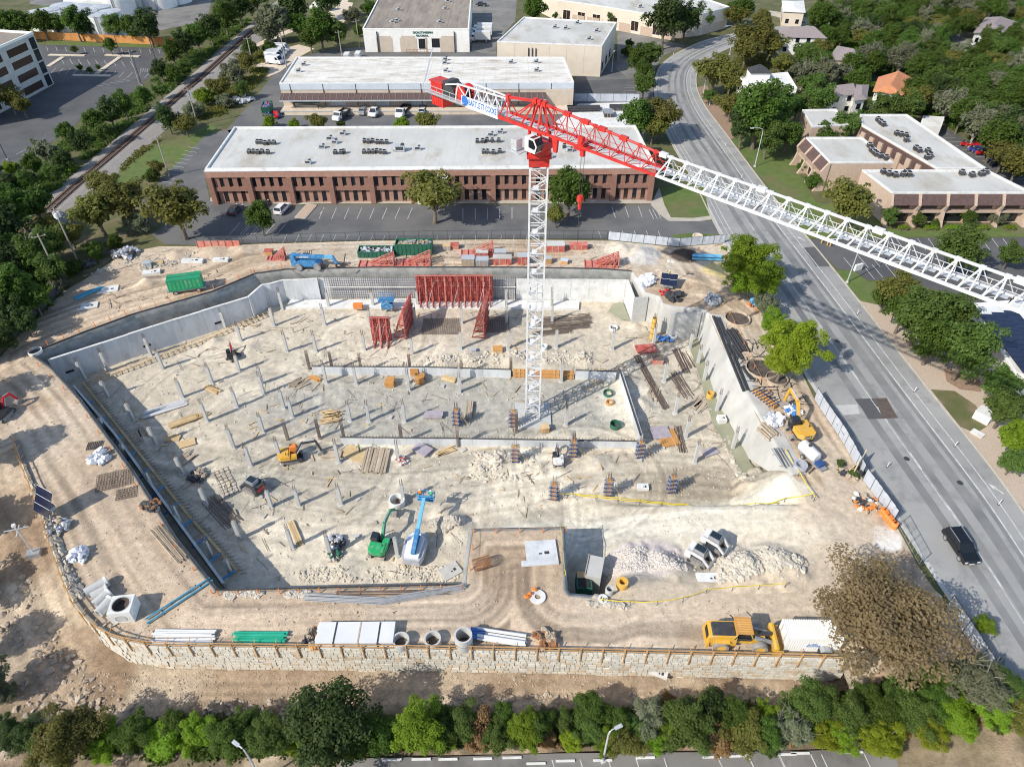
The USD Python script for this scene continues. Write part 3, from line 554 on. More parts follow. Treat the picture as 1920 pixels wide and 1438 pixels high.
wall_run('basement_wall', 'long pale grey basement wall in panels along the north west side of the pit', [(113,718),(335,643),(476,598)], -6, -1.05, .35, 'concrete_panel', 4.2, 'concrete_white', 3)
wall_run('basement_wall', 'short white basement wall with folded corners left of the exposed rebar', [(478,598),(503,575),(516,573),(540,566),(549,566),(603,563)], -6, -1.0, .35, 'concrete_panel', 5, 'concrete_white')
wall_run('basement_wall', 'pale grey membrane wall behind the upright rebar grid and red forms', [(604,559.5),(966,561.5)], -6, -1.3, .2, 'concrete_panel', 6.0)
wall_run('basement_wall', 'white basement wall in tall panels behind the crane mast', [(968,565),(1170,566)], -6, -1.0, .35, 'concrete_white', 3.4, 'concrete_white')
wall_run('basement_wall', 'white end return of the basement wall at the back right corner', [(1170,567),(1183,604)], -6, -.7, .35, 'concrete_white', 6)
wall_run('basement_wall', 'smooth grey wall panel facing the camera right of the white return', [(1183,605),(1209,603)], -6, -.4, .3, 'concrete', 6)
wall_run('basement_wall', 'broad grey wall at the back right with crane shadow bars across it', [(1250,636),(1306,634)], -6, -.2, .3, 'concrete', 8)
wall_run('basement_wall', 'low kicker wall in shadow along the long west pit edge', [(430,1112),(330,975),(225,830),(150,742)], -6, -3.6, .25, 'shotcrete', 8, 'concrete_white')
# white mat slab in front of the forms
sl = thing('mat_slab', 'long white concrete slab along the foot of the back wall', 'slab')
a0 = at2([(536,580),(790,579),(1000,581),(1085,582),(1086,568),(965,566),(783,563),(545,566)], -6)
MB().prism(Polygon(a0), -6.2, -5.55).put('slab', 'concrete_white', sl)
# exposed reinforcement standing in front of the shoring face
for (xa, xb, lab) in ((616, 783, 'grid of upright rebar in front of the back wall left of the red forms'), (925, 967, 'grid of upright rebar right of the big red forms')):
    t = thing('rebar_wall', lab, 'rebar'); a, b = at(xa, 563, -6), at(xb, 563, -6); n = int(np.linalg.norm(b - a) / .42)
    for k in range(n + 1):
        p = a + (b - a) * k / n; MB().beam(p + (0, 0, .1), p + (0, .1, 5.3 + .25 * rng.random()), .055).put('bar', 'rebar', t)
    m = MB()
    for z in np.arange(.7, 5.2, .55): m.beam(a + (0, -.05, z), b + (0, -.05, z), .04)
    m.put('cross_bars', 'rebar', t); MB().beam(a + (0, -.15, 3.2), b + (0, -.15, 3.2), .14, .14).put('waler', 'concrete_white', t)

# the long sloped wall on the right, draped in pale cloth
top = resample([(1330,592),(1372,690),(1424,790),(1484,893)], 0, .5); n_ = len(top)
bot = np.array(chain(at2([(1305,634),(1345,760),(1395,850),(1440,915)], -6), .1)); bot = bot[np.linspace(0, len(bot) - 1, n_).astype(int)]; zbt = -6.3 + 3.6 * np.clip((np.arange(n_) / n_ - .8) / .2, 0, 1)
nn = normals(top); R = [np.column_stack([top - nn * 1.9 - nn * .9 * fb(top[:, 0], top[:, 1], .35, 3, 4)[:, None], np.full(n_, .10)]), np.column_stack([top - nn * .5, .22 + .2 * fb(top[:, 0], top[:, 1], .5, 3, 5)])]
for k in range(9):
    u = k / 8; p = top + (bot - top) * u; w = .5 * (fb(top[:, 0] + top[:, 1], np.full(n_, u * 2.0), .55, 3, 6) - .5) + .22 * np.sin(np.linspace(0, n_ / 7.5, n_) + u)
    R.append(np.column_stack([p - nn * (w * (1 - .5 * u))[:, None], (.15 + (zbt - .15) * u)]))
t = thing('draped_wall', 'long sloping pit wall draped in pale grey cloth below the yellow excavator', 'retaining wall')
MB().add(*loft(R)).put('cloth_face', 'plaster_cloth', t, smooth=True)
# green water at its foot
pnd = Polygon(at2([(1308,640),(1330,700),(1340,745),(1362,800),(1385,835),(1400,870),(1438,915),(1420,916),(1395,880),(1370,838),(1345,800),(1335,770),(1320,715),(1298,650)], -5.9))
struct(MB().flat(pnd.buffer(.6), -5.72), 'ponded_water', 'pond')
struct(MB().flat(Polygon(at2([(1150,570),(1168,568),(1182,603),(1165,600),(1140,585)], -5.9)), -5.75), 'ponded_water', 'pond')

# ramp walls inside the pit
def low_wall(lab, px, zb, zt, orange=()):
    t, L = wall_run('ramp_wall', lab, px, zb, zt, .45, 'concrete_panel', 5.0)
    m = MB()
    for k in range(int(L.length / .5)):
        p = L.interpolate(k * .5 + .2); m.beam((p.x, p.y + .17, zt), (p.x, p.y + .17, zt + .65), .06)
    m.put('starter_bars', 'rebar', t, kind='stuff', label='row of starter bars along the top'); q = np.array(chain(L.coords, 2.0)); MB().tube(np.column_stack([q[:, 0], q[:, 1] + .2, np.full(len(q), zt + .08)]), .12, 5).put('top_strip', 'metal_dark', t); return t
low_wall('pale ramp wall between the rebar cages in the middle of the pit', [(588,703),(800,704),(958,709)], -6, -4.3)
t = low_wall('grey ramp wall with truss shadows right of the crane mast', [(1078,712),(1154,714)], -6, -4.1)
low_wall('long low ramp wall in front of the crane mast with column forms against it', [(640,834),(860,836),(1050,839),(1197,841)], -6, -4.6)
low_wall('slanting end wall joining the two ramp walls right of the crane', [(1160,716),(1198,838)], -6, -3.7)
of = thing('wall_form', 'orange plywood wall form between the crane mast and the grey ramp wall', 'formwork'); a, b = at(962, 708, -6), at(1076, 712, -6)
MB().beam(a + (0, .1, .95), b + (0, .1, .95), .12, 1.9).put('panel', 'ply_orange', of)
for k in range(14):
    if 4 < k < 9: continue
    p = a + (b - a) * (k + .5) / 14; MB().beam(p + (0, -.02, .1), p + (0, -.02, 2.0), .09, .12).put('stud', 'lumber', of)
for z in (.5, 1.4): MB().beam(a + (0, -.12, z), b + (0, -.12, z), .1, .14).put('waler', 'rail_wood', of)
for (x0, x1, y) in ((632, 676, 698), (770, 785, 703)):
    of2 = thing('wall_form', 'small orange plywood form on the ramp wall ' + ('near the left rebar cages' if x0 < 700 else 'beside the middle rebar cage'), 'formwork'); a, b = at(x0, y, -6), at(x1, y, -6)
    MB().beam(a + (0, -.2, .8), b + (0, -.2, .8), .1, 1.5).put('panel', 'ply_orange', of2); MB().beam(a + (0, -.32, .8), b + (0, -.32, .8), .1, .12).put('waler', 'rail_wood', of2)
# strip footing forms: board lines with dowels
def strip_form(lab, px, zb, side=1, step=.75):
    t = thing('footing_form', lab, 'formwork'); p = resample(px, zb, 1.0); nn = normals(p) * side; m = MB()
    for i in range(0, len(p) - 4, 4): MB().beam((*p[i], zb + .45), (*p[min(i + 4, len(p) - 1)], zb + .5), .36, .62).put('board', 'lumber', t)
    L = LineString(p)
    for k in range(int(L.length / step)):
        q = np.array(L.interpolate(k * step).coords[0]); w = nn[min(int(k * step), len(nn) - 1)]
        m.beam((*q, zb + .6), (*(q + w * .8), zb + .1), .06).beam((*(q + w * .15), zb + .7), (*(q + w * 1.1), zb + .8), .03)
    m.put('braces', 'rebar', t, kind='stuff', label='row of braces and dowels along the form'); return t
for k in range(11):
    u = (k + .5) / 11; a = at(160 + 295 * u, 735 + 350 * u, -5.2); d_ = at(140 + 285 * u, 760 + 345 * u, -4.6); MB().beam(a, d_, .22).put('strut', 'blue_lift', thing('trench_strut', 'blue brace, ' + ['farthest','second','third','fourth','fifth','sixth','seventh','eighth','ninth','tenth','nearest'][k] + ' from the far end of the shaded west trench', 'brace'))
strip_form('long timber footing form running along the shaded west side of the pit', [(158,722),(250,838),(350,965),(462,1092)], -6, -1)
t = thing('footing_trench', 'ladder of timber braces over the footing trench along the north west wall', 'formwork')
p = resample([(172,712),(330,655),(422,618),(500,585)], -5.7, .95); nn = normals(p)
for s_ in (.0, 1.15): MB().tube(np.column_stack([p + nn * s_, np.full(len(p), -5.5)]), .08, 4).put('rail', 'lumber', t)
for q, w in zip(p, nn): MB().beam((*q, -5.45), (*(q + w * 1.3), -5.45), .14, .1).put('brace', 'lumber', t)

# ---------------------------------------------------------------- stone retaining wall and its timber guard rail
WL = np.array(WALL_LINE); wn = normals(WL); TZ = .18
zb_ = low_h(WL[:, 0] + wn[:, 0] * .5, WL[:, 1] + wn[:, 1] * .5) - .35
t = thing('stone_wall', 'curved retaining wall of pale cut limestone along the front of the site', 'stone wall')
core = [np.column_stack([WL - wn * .5, np.full(len(WL), TZ)]), np.column_stack([WL, np.full(len(WL), TZ)]), np.column_stack([WL, zb_])]
MB().add(*loft(core)).put('mortar_core', 'mortar', t)
Lw = LineString(WL); stones = []; r2 = np.random.default_rng(11); z = TZ - .03
def wl_at(s):
    p = np.array(Lw.interpolate(s).coords[0]); i = min(int(s / Lw.length * (len(WL) - 1)), len(WL) - 1); return p, wn[i], zb_[i]
while z > -5.4:
    hgt_ = r2.choice([.36, .45, .55, .64]); s = r2.random()
    while s < Lw.length - .6:
        l = r2.uniform(.45, 1.15); p, w, zb = wl_at(min(s + l / 2, Lw.length)); hh = hgt_ if r2.random() < .8 else hgt_ * .55
        if z - hgt_ > zb - .1: stones.append((p, w, z - hgt_ / 2, l - .07, hgt_ - .065 if hh == hgt_ else hh, r2.uniform(.06, .13)))
        s += l
    z -= hgt_
def stone(m, p, w, z, l, h, d):
    return m.box((*(p + w * d / 2), z), (l, d + .04, h), math.atan2(w[0], -w[1]) if False else math.atan2(w[1], w[0]) + math.pi / 2)
mid = at(1000, 1250, -3)[:2]; stones.sort(key=lambda q: np.hypot(*(q[0] - mid)) - q[2] * 0 - q[3] * 6)
rest = {'stone': MB(), 'stone_warm': MB()}
for k, q in enumerate(stones):
    mt = 'stone_warm' if r2.random() < .16 else 'stone'
    if k < 300: stone(MB(), *q).put('stone', mt, t)
    else: stone(rest[mt], *q)
for mt, m in rest.items(): m.put('stonework', mt, t, kind='stuff', label='the rest of the cut limestone blocks')
gr = thing('guard_rail', 'orange timber guard rail on posts along the top of the limestone wall', 'guard rail')
n = int(Lw.length / 2.42); prev = None
for k in range(n + 1):
    p, w, zb = wl_at(min(k * 2.42, Lw.length)); o = p + w * .19
    MB().beam((*o, max(-1.7, zb + .1)), (*o, 1.18), .11, .11).put('post', 'rail_wood', gr); MB().beam((*(p + w * .1), .3), (*(p - w * .55), .95), .07).put('brace', 'rail_wood', gr)
    if prev is not None:
        for zz in (.62, 1.12): MB().beam((*prev, zz), (*(o - w * .08), zz), .045, .15).put('rail', 'rail_wood', gr)
    prev = o - w * .08

# ---------------------------------------------------------------- edge railings (orange stakes) round the pit
def stakes(lab, px, step=2.6, h=1.1, rail=True, z=0.0, off=-.8):
    t = thing('edge_stakes', lab, 'safety stakes'); p = resample(px, z, .5); nn = normals(p); L = LineString(p + nn * off); prev = None
    for k in range(int(L.length / step) + 1):
        q = np.array(L.interpolate(k * step).coords[0]); MB().beam((*q, z - .1), (*(q + rng.normal(0, .05, 2)), z + h), .09).put('stake', 'orange', t)
        if rail and prev is not None: MB().beam((*prev, z + h - .12), (*q, z + h - .15), .03).put('line', 'rail_wood', t)
        prev = q
stakes('orange stakes along the north west pit edge by the dirt road', PIT_TOP[:6], rail=False); stakes('orange stakes along the back pit edge in front of the blue telehandler', PIT_TOP[5:11], rail=False)
stakes('orange stakes with a string line along the front pit edge', [(866,1094),(700,1098),(410,1105)], 2.4, 1.0); stakes('orange stakes on the west pit edge', [(410,1105),(335,1012),(250,880),(150,745),(62,664)], 4.6, .9, False)
stakes('orange stakes round the raised block beside the rebar coil', [(1060,988),(880,991),(866,1094)], 3.0, 1.0); stakes('orange stakes along the top of the draped wall', [(1334,592),(1376,690),(1428,790),(1486,885)], 3.0, .9, True, 0, -3.2)
# ---------------------------------------------------------------- fences
LOOK['chainlink'] = usdkit.material(stage, '/World/Looks/chainlink', {'t': ('transparent_bsdf', {'color': (1, 1, 1)}) if False else ('transparent_bsdf', {}), 'd': ('diffuse_bsdf', {'color': (.12, .125, .13)}), 'm': ('mix_closure', {'fac': .3})}, [('t.BSDF', 'm.closure1'), ('d.BSDF', 'm.closure2')], surface='m.closure')
def fence(name, lab, px, h, panel, mat, postmat='metal_dark', z=0.0, mid=True, grid=0):
    t = thing(name, lab, 'fence'); L = LineString(at2(px, z)); n = max(1, round(L.length / panel)); prev = None
    for k in range(n + 1):
        p = np.array(L.interpolate(L.length * k / n).coords[0]); MB().beam((*p, z - .1), (*p, z + h + .08), .07).put('post', postmat, t)
        if prev is not None:
            for zz in ([.1, h / 2, h] if mid else [h]): MB().beam((*prev, z + zz), (*p, z + zz), .05).put('rail', postmat, t)
            d = (p - prev) / np.linalg.norm(p - prev); nn = np.array([d[1], -d[0]]) * .05; a, b = prev + nn + d * .05, p + nn - d * .05
            if mat:
                w = .12 * rng.normal(0, 1, 3)
                pts = np.linspace(a, b, 5); lo = np.column_stack([pts, np.full(5, z + .08)]); hi = np.column_stack([pts + nn * np.array([0, w[0], w[1], w[2], 0])[:, None] * 8, np.full(5, z + h - .04)])
                MB().add(*loft([lo, hi])).put('panel', mat, t)
            for g in range(grid): q = a + (b - a) * (g + 1) / (grid + 1); MB().beam((*q, z + .1), (*q, z + h), .035).put('picket', postmat, t)
        prev = p
    return t
fence('street_fence', 'cloth covered site fence along the street beside the yellow excavator', [(1527,748),(1535,762),(1580,828),(1615,893)], 2.3, 1.9, 'fence_cloth')
fence('street_fence', 'cloth covered site fence along the street below the lime sign board', [(1618,899),(1648,940),(1675,978)], 2.3, 1.9, 'fence_cloth')
fence('street_fence', 'cloth covered site fence disappearing behind the big brown tree', [(1775,1136),(1830,1222),(1905,1345)], 2.3, 3.0, 'fence_cloth')
fence('site_gate', 'open steel frame gate without cloth where the ramp meets the street', [(1684,985),(1723,1058)], 2.2, 3.1, None, 'metal_grey', grid=2)
fence('north_fence', 'thin chain link fence between the car park and the site', [(372,461),(480,457),(700,451),(960,448),(1138,449)], 2.0, 3.0, 'chainlink')
fence('north_fence', 'white screened fence by the entrance island north east of the site', [(1140,450),(1270,463),(1358,456)], 2.0, 2.4, 'fence_cloth')
fence('west_fence', 'dark screened fence along the trees at the west edge of the site', [(118,548),(60,605),(-20,690)], 1.9, 3.0, 'tarp_black')
fence('yard_fence', 'white panel fence behind the storage yard beside the warehouse', [(1076,191),(1198,192)], 2.4, 3.6, 'fence_cloth')
# lattice gate leaf lying over towards the street
def bank(pa, pb):
    p = resample([pa, pb], 0, .8); zl = low_h(p[:, 0], p[:, 1]); nn = normals(p)
    v, f = loft([np.column_stack([p - nn * .6, np.full(len(p), .06)]), np.column_stack([p + nn * .3, zl * .5 + .1]), np.column_stack([p + nn * (.4 + np.abs(zl) * .5)[:, None], zl - .25])]); struct(MB().add(v, f), 'bank', 'fill_tan')
bank((-162, 905), (28, 828)); bank((1590, 1237), (1762, 1115))
# ---------------------------------------------------------------- buildings
class Bld:
    """prism building on surveyed roof corners (given anticlockwise from the front left corner, seen from above)"""
    def __init__(s, name, label, px, h, wall, roof, parapet=.45, pmat=None, cat='building', z=0.0, pth=.35):
        s.p = np.array(at2(px, z + h)); s.h = h; s.z = z; s.c = s.p.mean(0); s.t = thing(name, label, cat, (*s.c, z)); s.q = s.p - s.c
        P = Polygon(s.q); 
        if not P.exterior.is_ccw: s.q = s.q[::-1]; P = Polygon(s.q)
        s.P = P; MB().prism(P, -.3, h - .02).put('wall', wall, s.t)
        inn = P.buffer(-pth, join_style=2)
        MB().flat(inn, h + .01).put('roof', roof, s.t)
        x0, y0, x1, y1 = inn.bounds; sm_ = MB()
        for k in range(int((x1 - x0) / 3.2)):
            g_ = inn.intersection(sbox(x0 + k * 3.2, y0, x0 + k * 3.2 + .07, y1))
            if g_.area > .1: sm_.flat(g_, h + .02)
        if sm_.n: sm_.put('roof_seams', 'concrete' if roof != 'roof_gravel' else 'roof_brown', s.t)
        if parapet: MB().prism(P.buffer(.04, join_style=2).difference(inn), h - .02, h + parapet).put('parapet', pmat or wall, s.t)
    def edge(s, i):                                             # edge i: start, unit along, outward normal, length
        a, b = s.q[i % len(s.q)], s.q[(i + 1) % len(s.q)]; L = np.linalg.norm(b - a); d = (b - a) / L; return a, d, np.array([d[1], -d[0]]), L
    def on(s, mb, i, u0, u1, z0, z1, proud=.04, deep=.1):       # box on edge i
        a, d, n, L = s.edge(i); m = a + d * (u0 + u1) / 2 + n * (proud - deep) / 2
        return mb.box((*m, (z0 + z1) / 2), (abs(u1 - u0), proud + deep, z1 - z0), math.atan2(d[1], d[0]))
    def win(s, i, u0, u1, z0, z1, glass='glass', frame=None, name='window', mull=0):
        w = s.on(MB(), i, u0, u1, z0, z1, .03).put(name, glass, s.t)
        if frame:
            m = MB(); f = .09
            s.on(m, i, u0 - f, u1 + f, z1, z1 + f, .08); s.on(m, i, u0 - f, u1 + f, z0 - f, z0, .1); s.on(m, i, u0 - f, u0, z0, z1, .08); s.on(m, i, u1, u1 + f, z0, z1, .08)
            for k in range(mull): u = u0 + (u1 - u0) * (k + 1) / (mull + 1); s.on(m, i, u - .03, u + .03, z0, z1, .06)
            m.put('frame', frame, w)
    def box(s, name, mat, i, u0, u1, z0, z1, proud, deep=.1, label=None): return s.on(MB(), i, u0, u1, z0, z1, proud, deep).put(name, mat, s.t, label=label)

# --- long brick office in front of the car park
B = Bld('brick_office', 'long two storey red brown brick office with white flat roof behind the car park', [(385,320),(1229,313),(1191,238),(440,241)], 7.7, 'brick', 'membrane', .42, 'concrete_white')
a, d, n, L = B.edge(0); nb = 11; bw = L / nb
B.box('fascia', 'brick_light', 0, -.05, L + .05, 6.35, 7.72, .75); B.box('spandrel', 'brick', 0, 0, L, 3.05, 3.95, .62)
B.box('coping', 'concrete_white', 0, -.08, L + .08, 7.72, 7.85, .82, .5)
for k in range(nb + 1):
    u = min(max(k * bw, .55), L - .55); B.box('pier', 'brick', 0, u - .55, u + .55, -.1, 6.35, 1.0)
    if k == nb: break
    u0 = k * bw + .62
    for j in range(4):
        w0 = u0 + j * (bw - 1.2) / 4; ww = (bw - 1.2) / 4
        if k == 5 and j in (1, 2): continue
        B.win(0, w0 + .02, w0 + ww * .47, 4.05, 6.2, 'glass_blue' if rng.random() < .3 else 'glass'); B.box('mullion', 'metal_dark', 0, w0 + .02, w0 + ww * .47, 4.66, 4.72, .06)
        B.box('brick_strip', 'brick', 0, w0 + ww * .47, w0 + ww, 3.95, 6.35, .42)
        B.win(0, w0 + .02, w0 + ww * .5, .35, 2.9, 'glass' if rng.random() < .5 else 'glass_brown'); B.box('brick_strip', 'brick_light', 0, w0 + ww * .5, w0 + ww, -.05, 3.05, .1)
e0, e1 = 5 * bw + 1.0, 6 * bw - .9
m = MB()
B.on(m, 0, e0, e0 + .7, 0, 6.6, 1.5); B.on(m, 0, e1 - .7, e1, 0, 6.6, 1.5); B.on(m, 0, e0, e1, 5.9, 6.7, 1.52); m.put('entrance_portal', 'stucco_white', B.t)
B.win(0, e0 + 1.0, e1 - 1.0, .1, 5.6, 'glass', name='entrance_glass')
for i, (r0, r1) in enumerate(((1.2, 1.5), (33, 33.2), (66, 66.2))): pass
for i in (1, 3): 
    La = B.edge(i)[3]
    for k in range(int(La / 4.5)): B.win(i, k * 4.5 + 1.2, k * 4.5 + 2.2, 4.05, 6.2); B.win(i, k * 4.5 + 1.2, k * 4.5 + 2.2, .4, 2.9)

# --- warehouse behind it
W = Bld('warehouse', 'long warehouse with stained white roof, pale blue fascia and loading dock', [(524,158),(1076,156),(1057,109),(556,109)], 7.2, 'stucco_tan', 'roof_stained', .3, 'concrete_white')
a, d, n, L = W.edge(0)
W.box('fascia', 'fascia_blue', 0, 0, L, 5.6, 7.3, .12); uc = L * .905
ca, cb = a + n * .1, a + d * uc + n * .1; m = MB(); m.add([(*(ca), 4.7), (*(cb), 4.7), (*(cb + n * 3.2), 3.7), (*(ca + n * 3.2), 3.7)], [[3, 2, 1, 0]]); m.add([(*(ca), 4.55), (*(cb), 4.55), (*(cb + n * 3.2), 3.5), (*(ca + n * 3.2), 3.5)], [[0, 1, 2, 3]]); m.put('canopy', 'roof_brown', W.t)
W.box('canopy_edge', 'galv', 0, 0, uc, 3.45, 3.75, 3.3, -3.15)
for k in range(45): 
    p = ca + d * (k + .5) * uc / 45; MB().beam((*p, 4.76), (*(p + n * 3.2), 3.76), .07).put('seam', 'metal_grey', W.t)
W.box('dock', 'fill_tan', 0, 0, L * .98, -.1, 1.15, 4.2); W.box('dock_edge', 'concrete', 0, 0, L * .98, .95, 1.22, 4.28, -4.15)
for u in (.09, .165, .32, .44, .51, .63, .735, .83): W.box('roller_door', 'fascia_blue' if u in (.165, .32, .44, .735) else 'stucco_grey', 0, L * u, L * u + (4.2 if u in (.165, .32, .44, .735) else 2.2), 1.2, 4.3, .06)
for k in range(9): 
    u = L * (k + .3) / 9; W.box('downpipe', 'metal_dark', 0, u, u + .14, 1.2, 7.2, .2)
W.box('end_panel', 'stucco_tan', 0, uc + .1, L, 1.2, 5.55, .5)
W.box('roof_joint', 'galv', 0, L * .488, L * .492, 7.22, 7.24, .0, 34)

# --- unit with the lettered front
S = Bld('lettered_unit', 'white and tan industrial unit with green lettering over its door and a brown roof', [(680,56),(879,56),(884,-6),(712,-6)], 7.2, 'stucco_white', 'roof_gravel', .35, 'stucco_white')
a, d, n, L = S.edge(0)
for u0, u1 in ((.115, .27), (.34, .50), (.58, .60), (.72, .87)):
    S.box('tan_panel', 'stucco_tan', 0, L * u0, L * u1, .05, 4.6, .05); S.box('tan_panel', 'stucco_tan', 0, L * u0 + .5, L * u1 - .5, 4.6, 5.2, .052)
S.win(0, L * .52, L * .59, 1.2, 4.2, 'glass', 'metal_dark', 'doorway', 3); S.win(0, L * .645, L * .715, 1.6, 4.3, 'glass', 'metal_dark', 'window', 3)
for u in (.125, .856): S.box('light_post', 'metal_dark', 0, L * u, L * u + .22, 0, 6.6, .5)
for txt, z, hh in (('SOUTHERN', 6.0, .62), ('GLOBAL', 5.05, .55)):
    tm = meshkit.text_mesh(txt, hh, .12, bold=True); v = np.array(tm.vertices); v[:, 0] -= v[:, 0].mean(); base = a + d * L * .548 + n * .04
    v3 = np.column_stack([base[0] + d[0] * v[:, 0] * 1.45 + n[0] * v[:, 2], base[1] + d[1] * v[:, 0] * 1.45 + n[1] * v[:, 2], z + v[:, 1]])
    MB().add(v3, tm.faces).put('lettering', 'green_dark', S.t)
m = MB(); 
for u in np.linspace(.40, .64, 8): S.on(m, 0, L * u, L * u + .08, 0, 1.5, 2.2, -2.1)
S.on(m, 0, L * .40, L * .64, 1.4, 1.5, 2.2, -2.1); S.on(m, 0, L * .40, L * .64, .7, .78, 2.2, -2.1); m.put('ramp_railing', 'rust', S.t)
# --- pale block behind the warehouse
D_ = Bld('tan_block', 'plain tan block with white roof and one small door behind the warehouse', [(932,80),(1129,88),(1156,44),(982,34)], 9.0, 'stucco_cream', 'membrane', .35, 'concrete_white')
a, d, n, L = D_.edge(0)
for u in (.09, .23): D_.box('door', 'stucco_white', 0, L * u, L * u + 3.0, .2, 3.2, .06)
for k in range(5): D_.box('joint', 'stucco_tan', 0, L * (k + 1) / 6, L * (k + 1) / 6 + .12, .1, 8.9, .03)
m = MB()
for u in (.30, .335, .37): D_.on(m, 0, L * u, L * u + .2, 4.2, 7.8, .35)
m.put('vent_pipes', 'metal_dark', D_.t)
for k in range(3): D_.win(1, 2 + k * 7, 5 + k * 7, 1.0, 3.5)
# --- beige block along the top
F_ = Bld('beige_unit', 'long beige unit with recessed doorways along the top edge of the view', [(1010,-14),(1046,2),(1130,14),(1252,35),(1318,28),(1368,15),(1250,-25)], 7.0, 'stucco_cream', 'membrane', .4, 'concrete_white')
for i in (1, 2):
    L = F_.edge(i)[3]
    for k in range(3):
        u = L * (k + .4) / 3; F_.win(i, u, u + 3.0, 1.0, 4.2, 'glass_brown', 'stucco_white', 'doorway', 1); F_.box('panel', 'brick_tan', i, u + 4, u + 9, .1, 3.0, .06)
L = F_.edge(4)[3]; F_.box('shaded_panel', 'stucco_tan', 4, 1, L - 1, .1, 3, .05)
# --- office on the left
G = Bld('grey_office', 'pale grey four storey office with ribbon windows at the left edge', [(-120,144),(63,64),(-30,58),(-200,100)], 14.5, 'stucco_grey', 'roof_gravel', .6, 'stucco_white')
a, d, n, L = G.edge(0)
for z0 in (.8, 4.4, 8.0, 11.3):
    for (u0, u1) in ((.06, .40), (.46, .60), (.665, .885)): G.win(0, L * u0, L * u1, z0, z0 + 2.0, 'glass_brown', None, 'ribbon_window')
    G.win(0, L * .925, L * .985, z0 - .5, z0 + 2.6, 'glass', name='corner_window')
for z0 in (.8, 4.4, 8.0, 11.3):
    G.win(1, 2.0, 12.0, z0, z0 + 1.8, 'glass_brown', 'stucco_white', 'ribbon_window', 3)

# --- brown office complex on the right
def complex_roof(lab, px, h=6.6): return Bld('garden_office', lab, px, h, 'brick_tan', 'membrane', .35, 'concrete_white')
C3 = complex_roof('front wing of the tan garden offices with brown mansard facing the car park', [(1673,364),(1935,364),(1850,321),(1616,321)])
C1 = complex_roof('long middle wing of the tan garden offices with two rows of rooftop units', [(1757,318),(1850,319),(1830,306),(1700,217),(1612,217),(1616,237)])
C2 = complex_roof('left wing of the tan garden offices with mansard bays towards the lawn', [(1556,307),(1674,307),(1616,260),(1511,260)])
C4 = complex_roof('small rear wing of the tan garden offices half hidden by a tree', [(1522,240),(1590,236),(1567,207),(1504,208)], 6.2)
C5 = Bld('white_shed', 'small white box shed behind the tan garden offices', [(1725,236),(1766,236),(1771,219),(1731,217)], 3.4, 'stucco_white', 'roof_white', 0)
def mansard(B, i, nb, dn=0.0):
    a, d, n, L = B.edge(i); bw = L / nb
    for k in range(nb):
        u0, u1 = k * bw + .25, (k + 1) * bw - .25; p0, p1 = a + d * u0, a + d * u1
        m = MB(); o = n * 1.5; m.add([(*p0, 6.65), (*p1, 6.65), (*(p1 + o), 4.7), (*(p0 + o), 4.7), (*(p1), 4.7), (*p0, 4.7)], [[0, 3, 2, 1], [3, 5, 4, 2]]); m.put('mansard', 'roof_brown', B.t)
        B.win(i, u0 + .4, u1 - .9, 3.3, 4.8, 'glass_brown'); B.box('ledge', 'brick_tan', i, u0, u1, 2.7, 3.2, .9); B.win(i, u0 + .5, u1 - .5, .3, 2.4, 'glass')
    for k in range(nb + 1):
        u = k * bw; p = a + d * u; w = d * .28; prof = [(-.1, 6.7), (.35, 6.7), (1.65, 4.7), (1.2, 3.2), (1.7, 1.2), (2.3, 0), (-.1, 0)]
        R = np.stack([[n[0], n[1], 0], [-d[0], -d[1], 0], [0, 0, 1]], 1)
        MB().side(prof, -.28, .28).move((*p, 0), R=R).put('buttress', 'brick_tan', B.t)
mansard(C3, 0, 5); mansard(C2, 3, 3); mansard(C1, 5, 2) if False else None
a, d, n, L = C1.edge(4); 
C1.box('brown_band', 'roof_brown', 5, 0, C1.edge(5)[3], 4.6, 6.4, .08)
for i in range(6):
    if C1.edge(i)[3] > 20:
        C1.box('brown_band', 'roof_brown', i, .5, C1.edge(i)[3] - .5, 3.6, 6.3, .09)
        for k in range(8): u = C1.edge(i)[3] * (k + .5) / 8; C1.box('bay', 'brick_tan', i, u - .7, u + .7, .1, 5.6, .5)

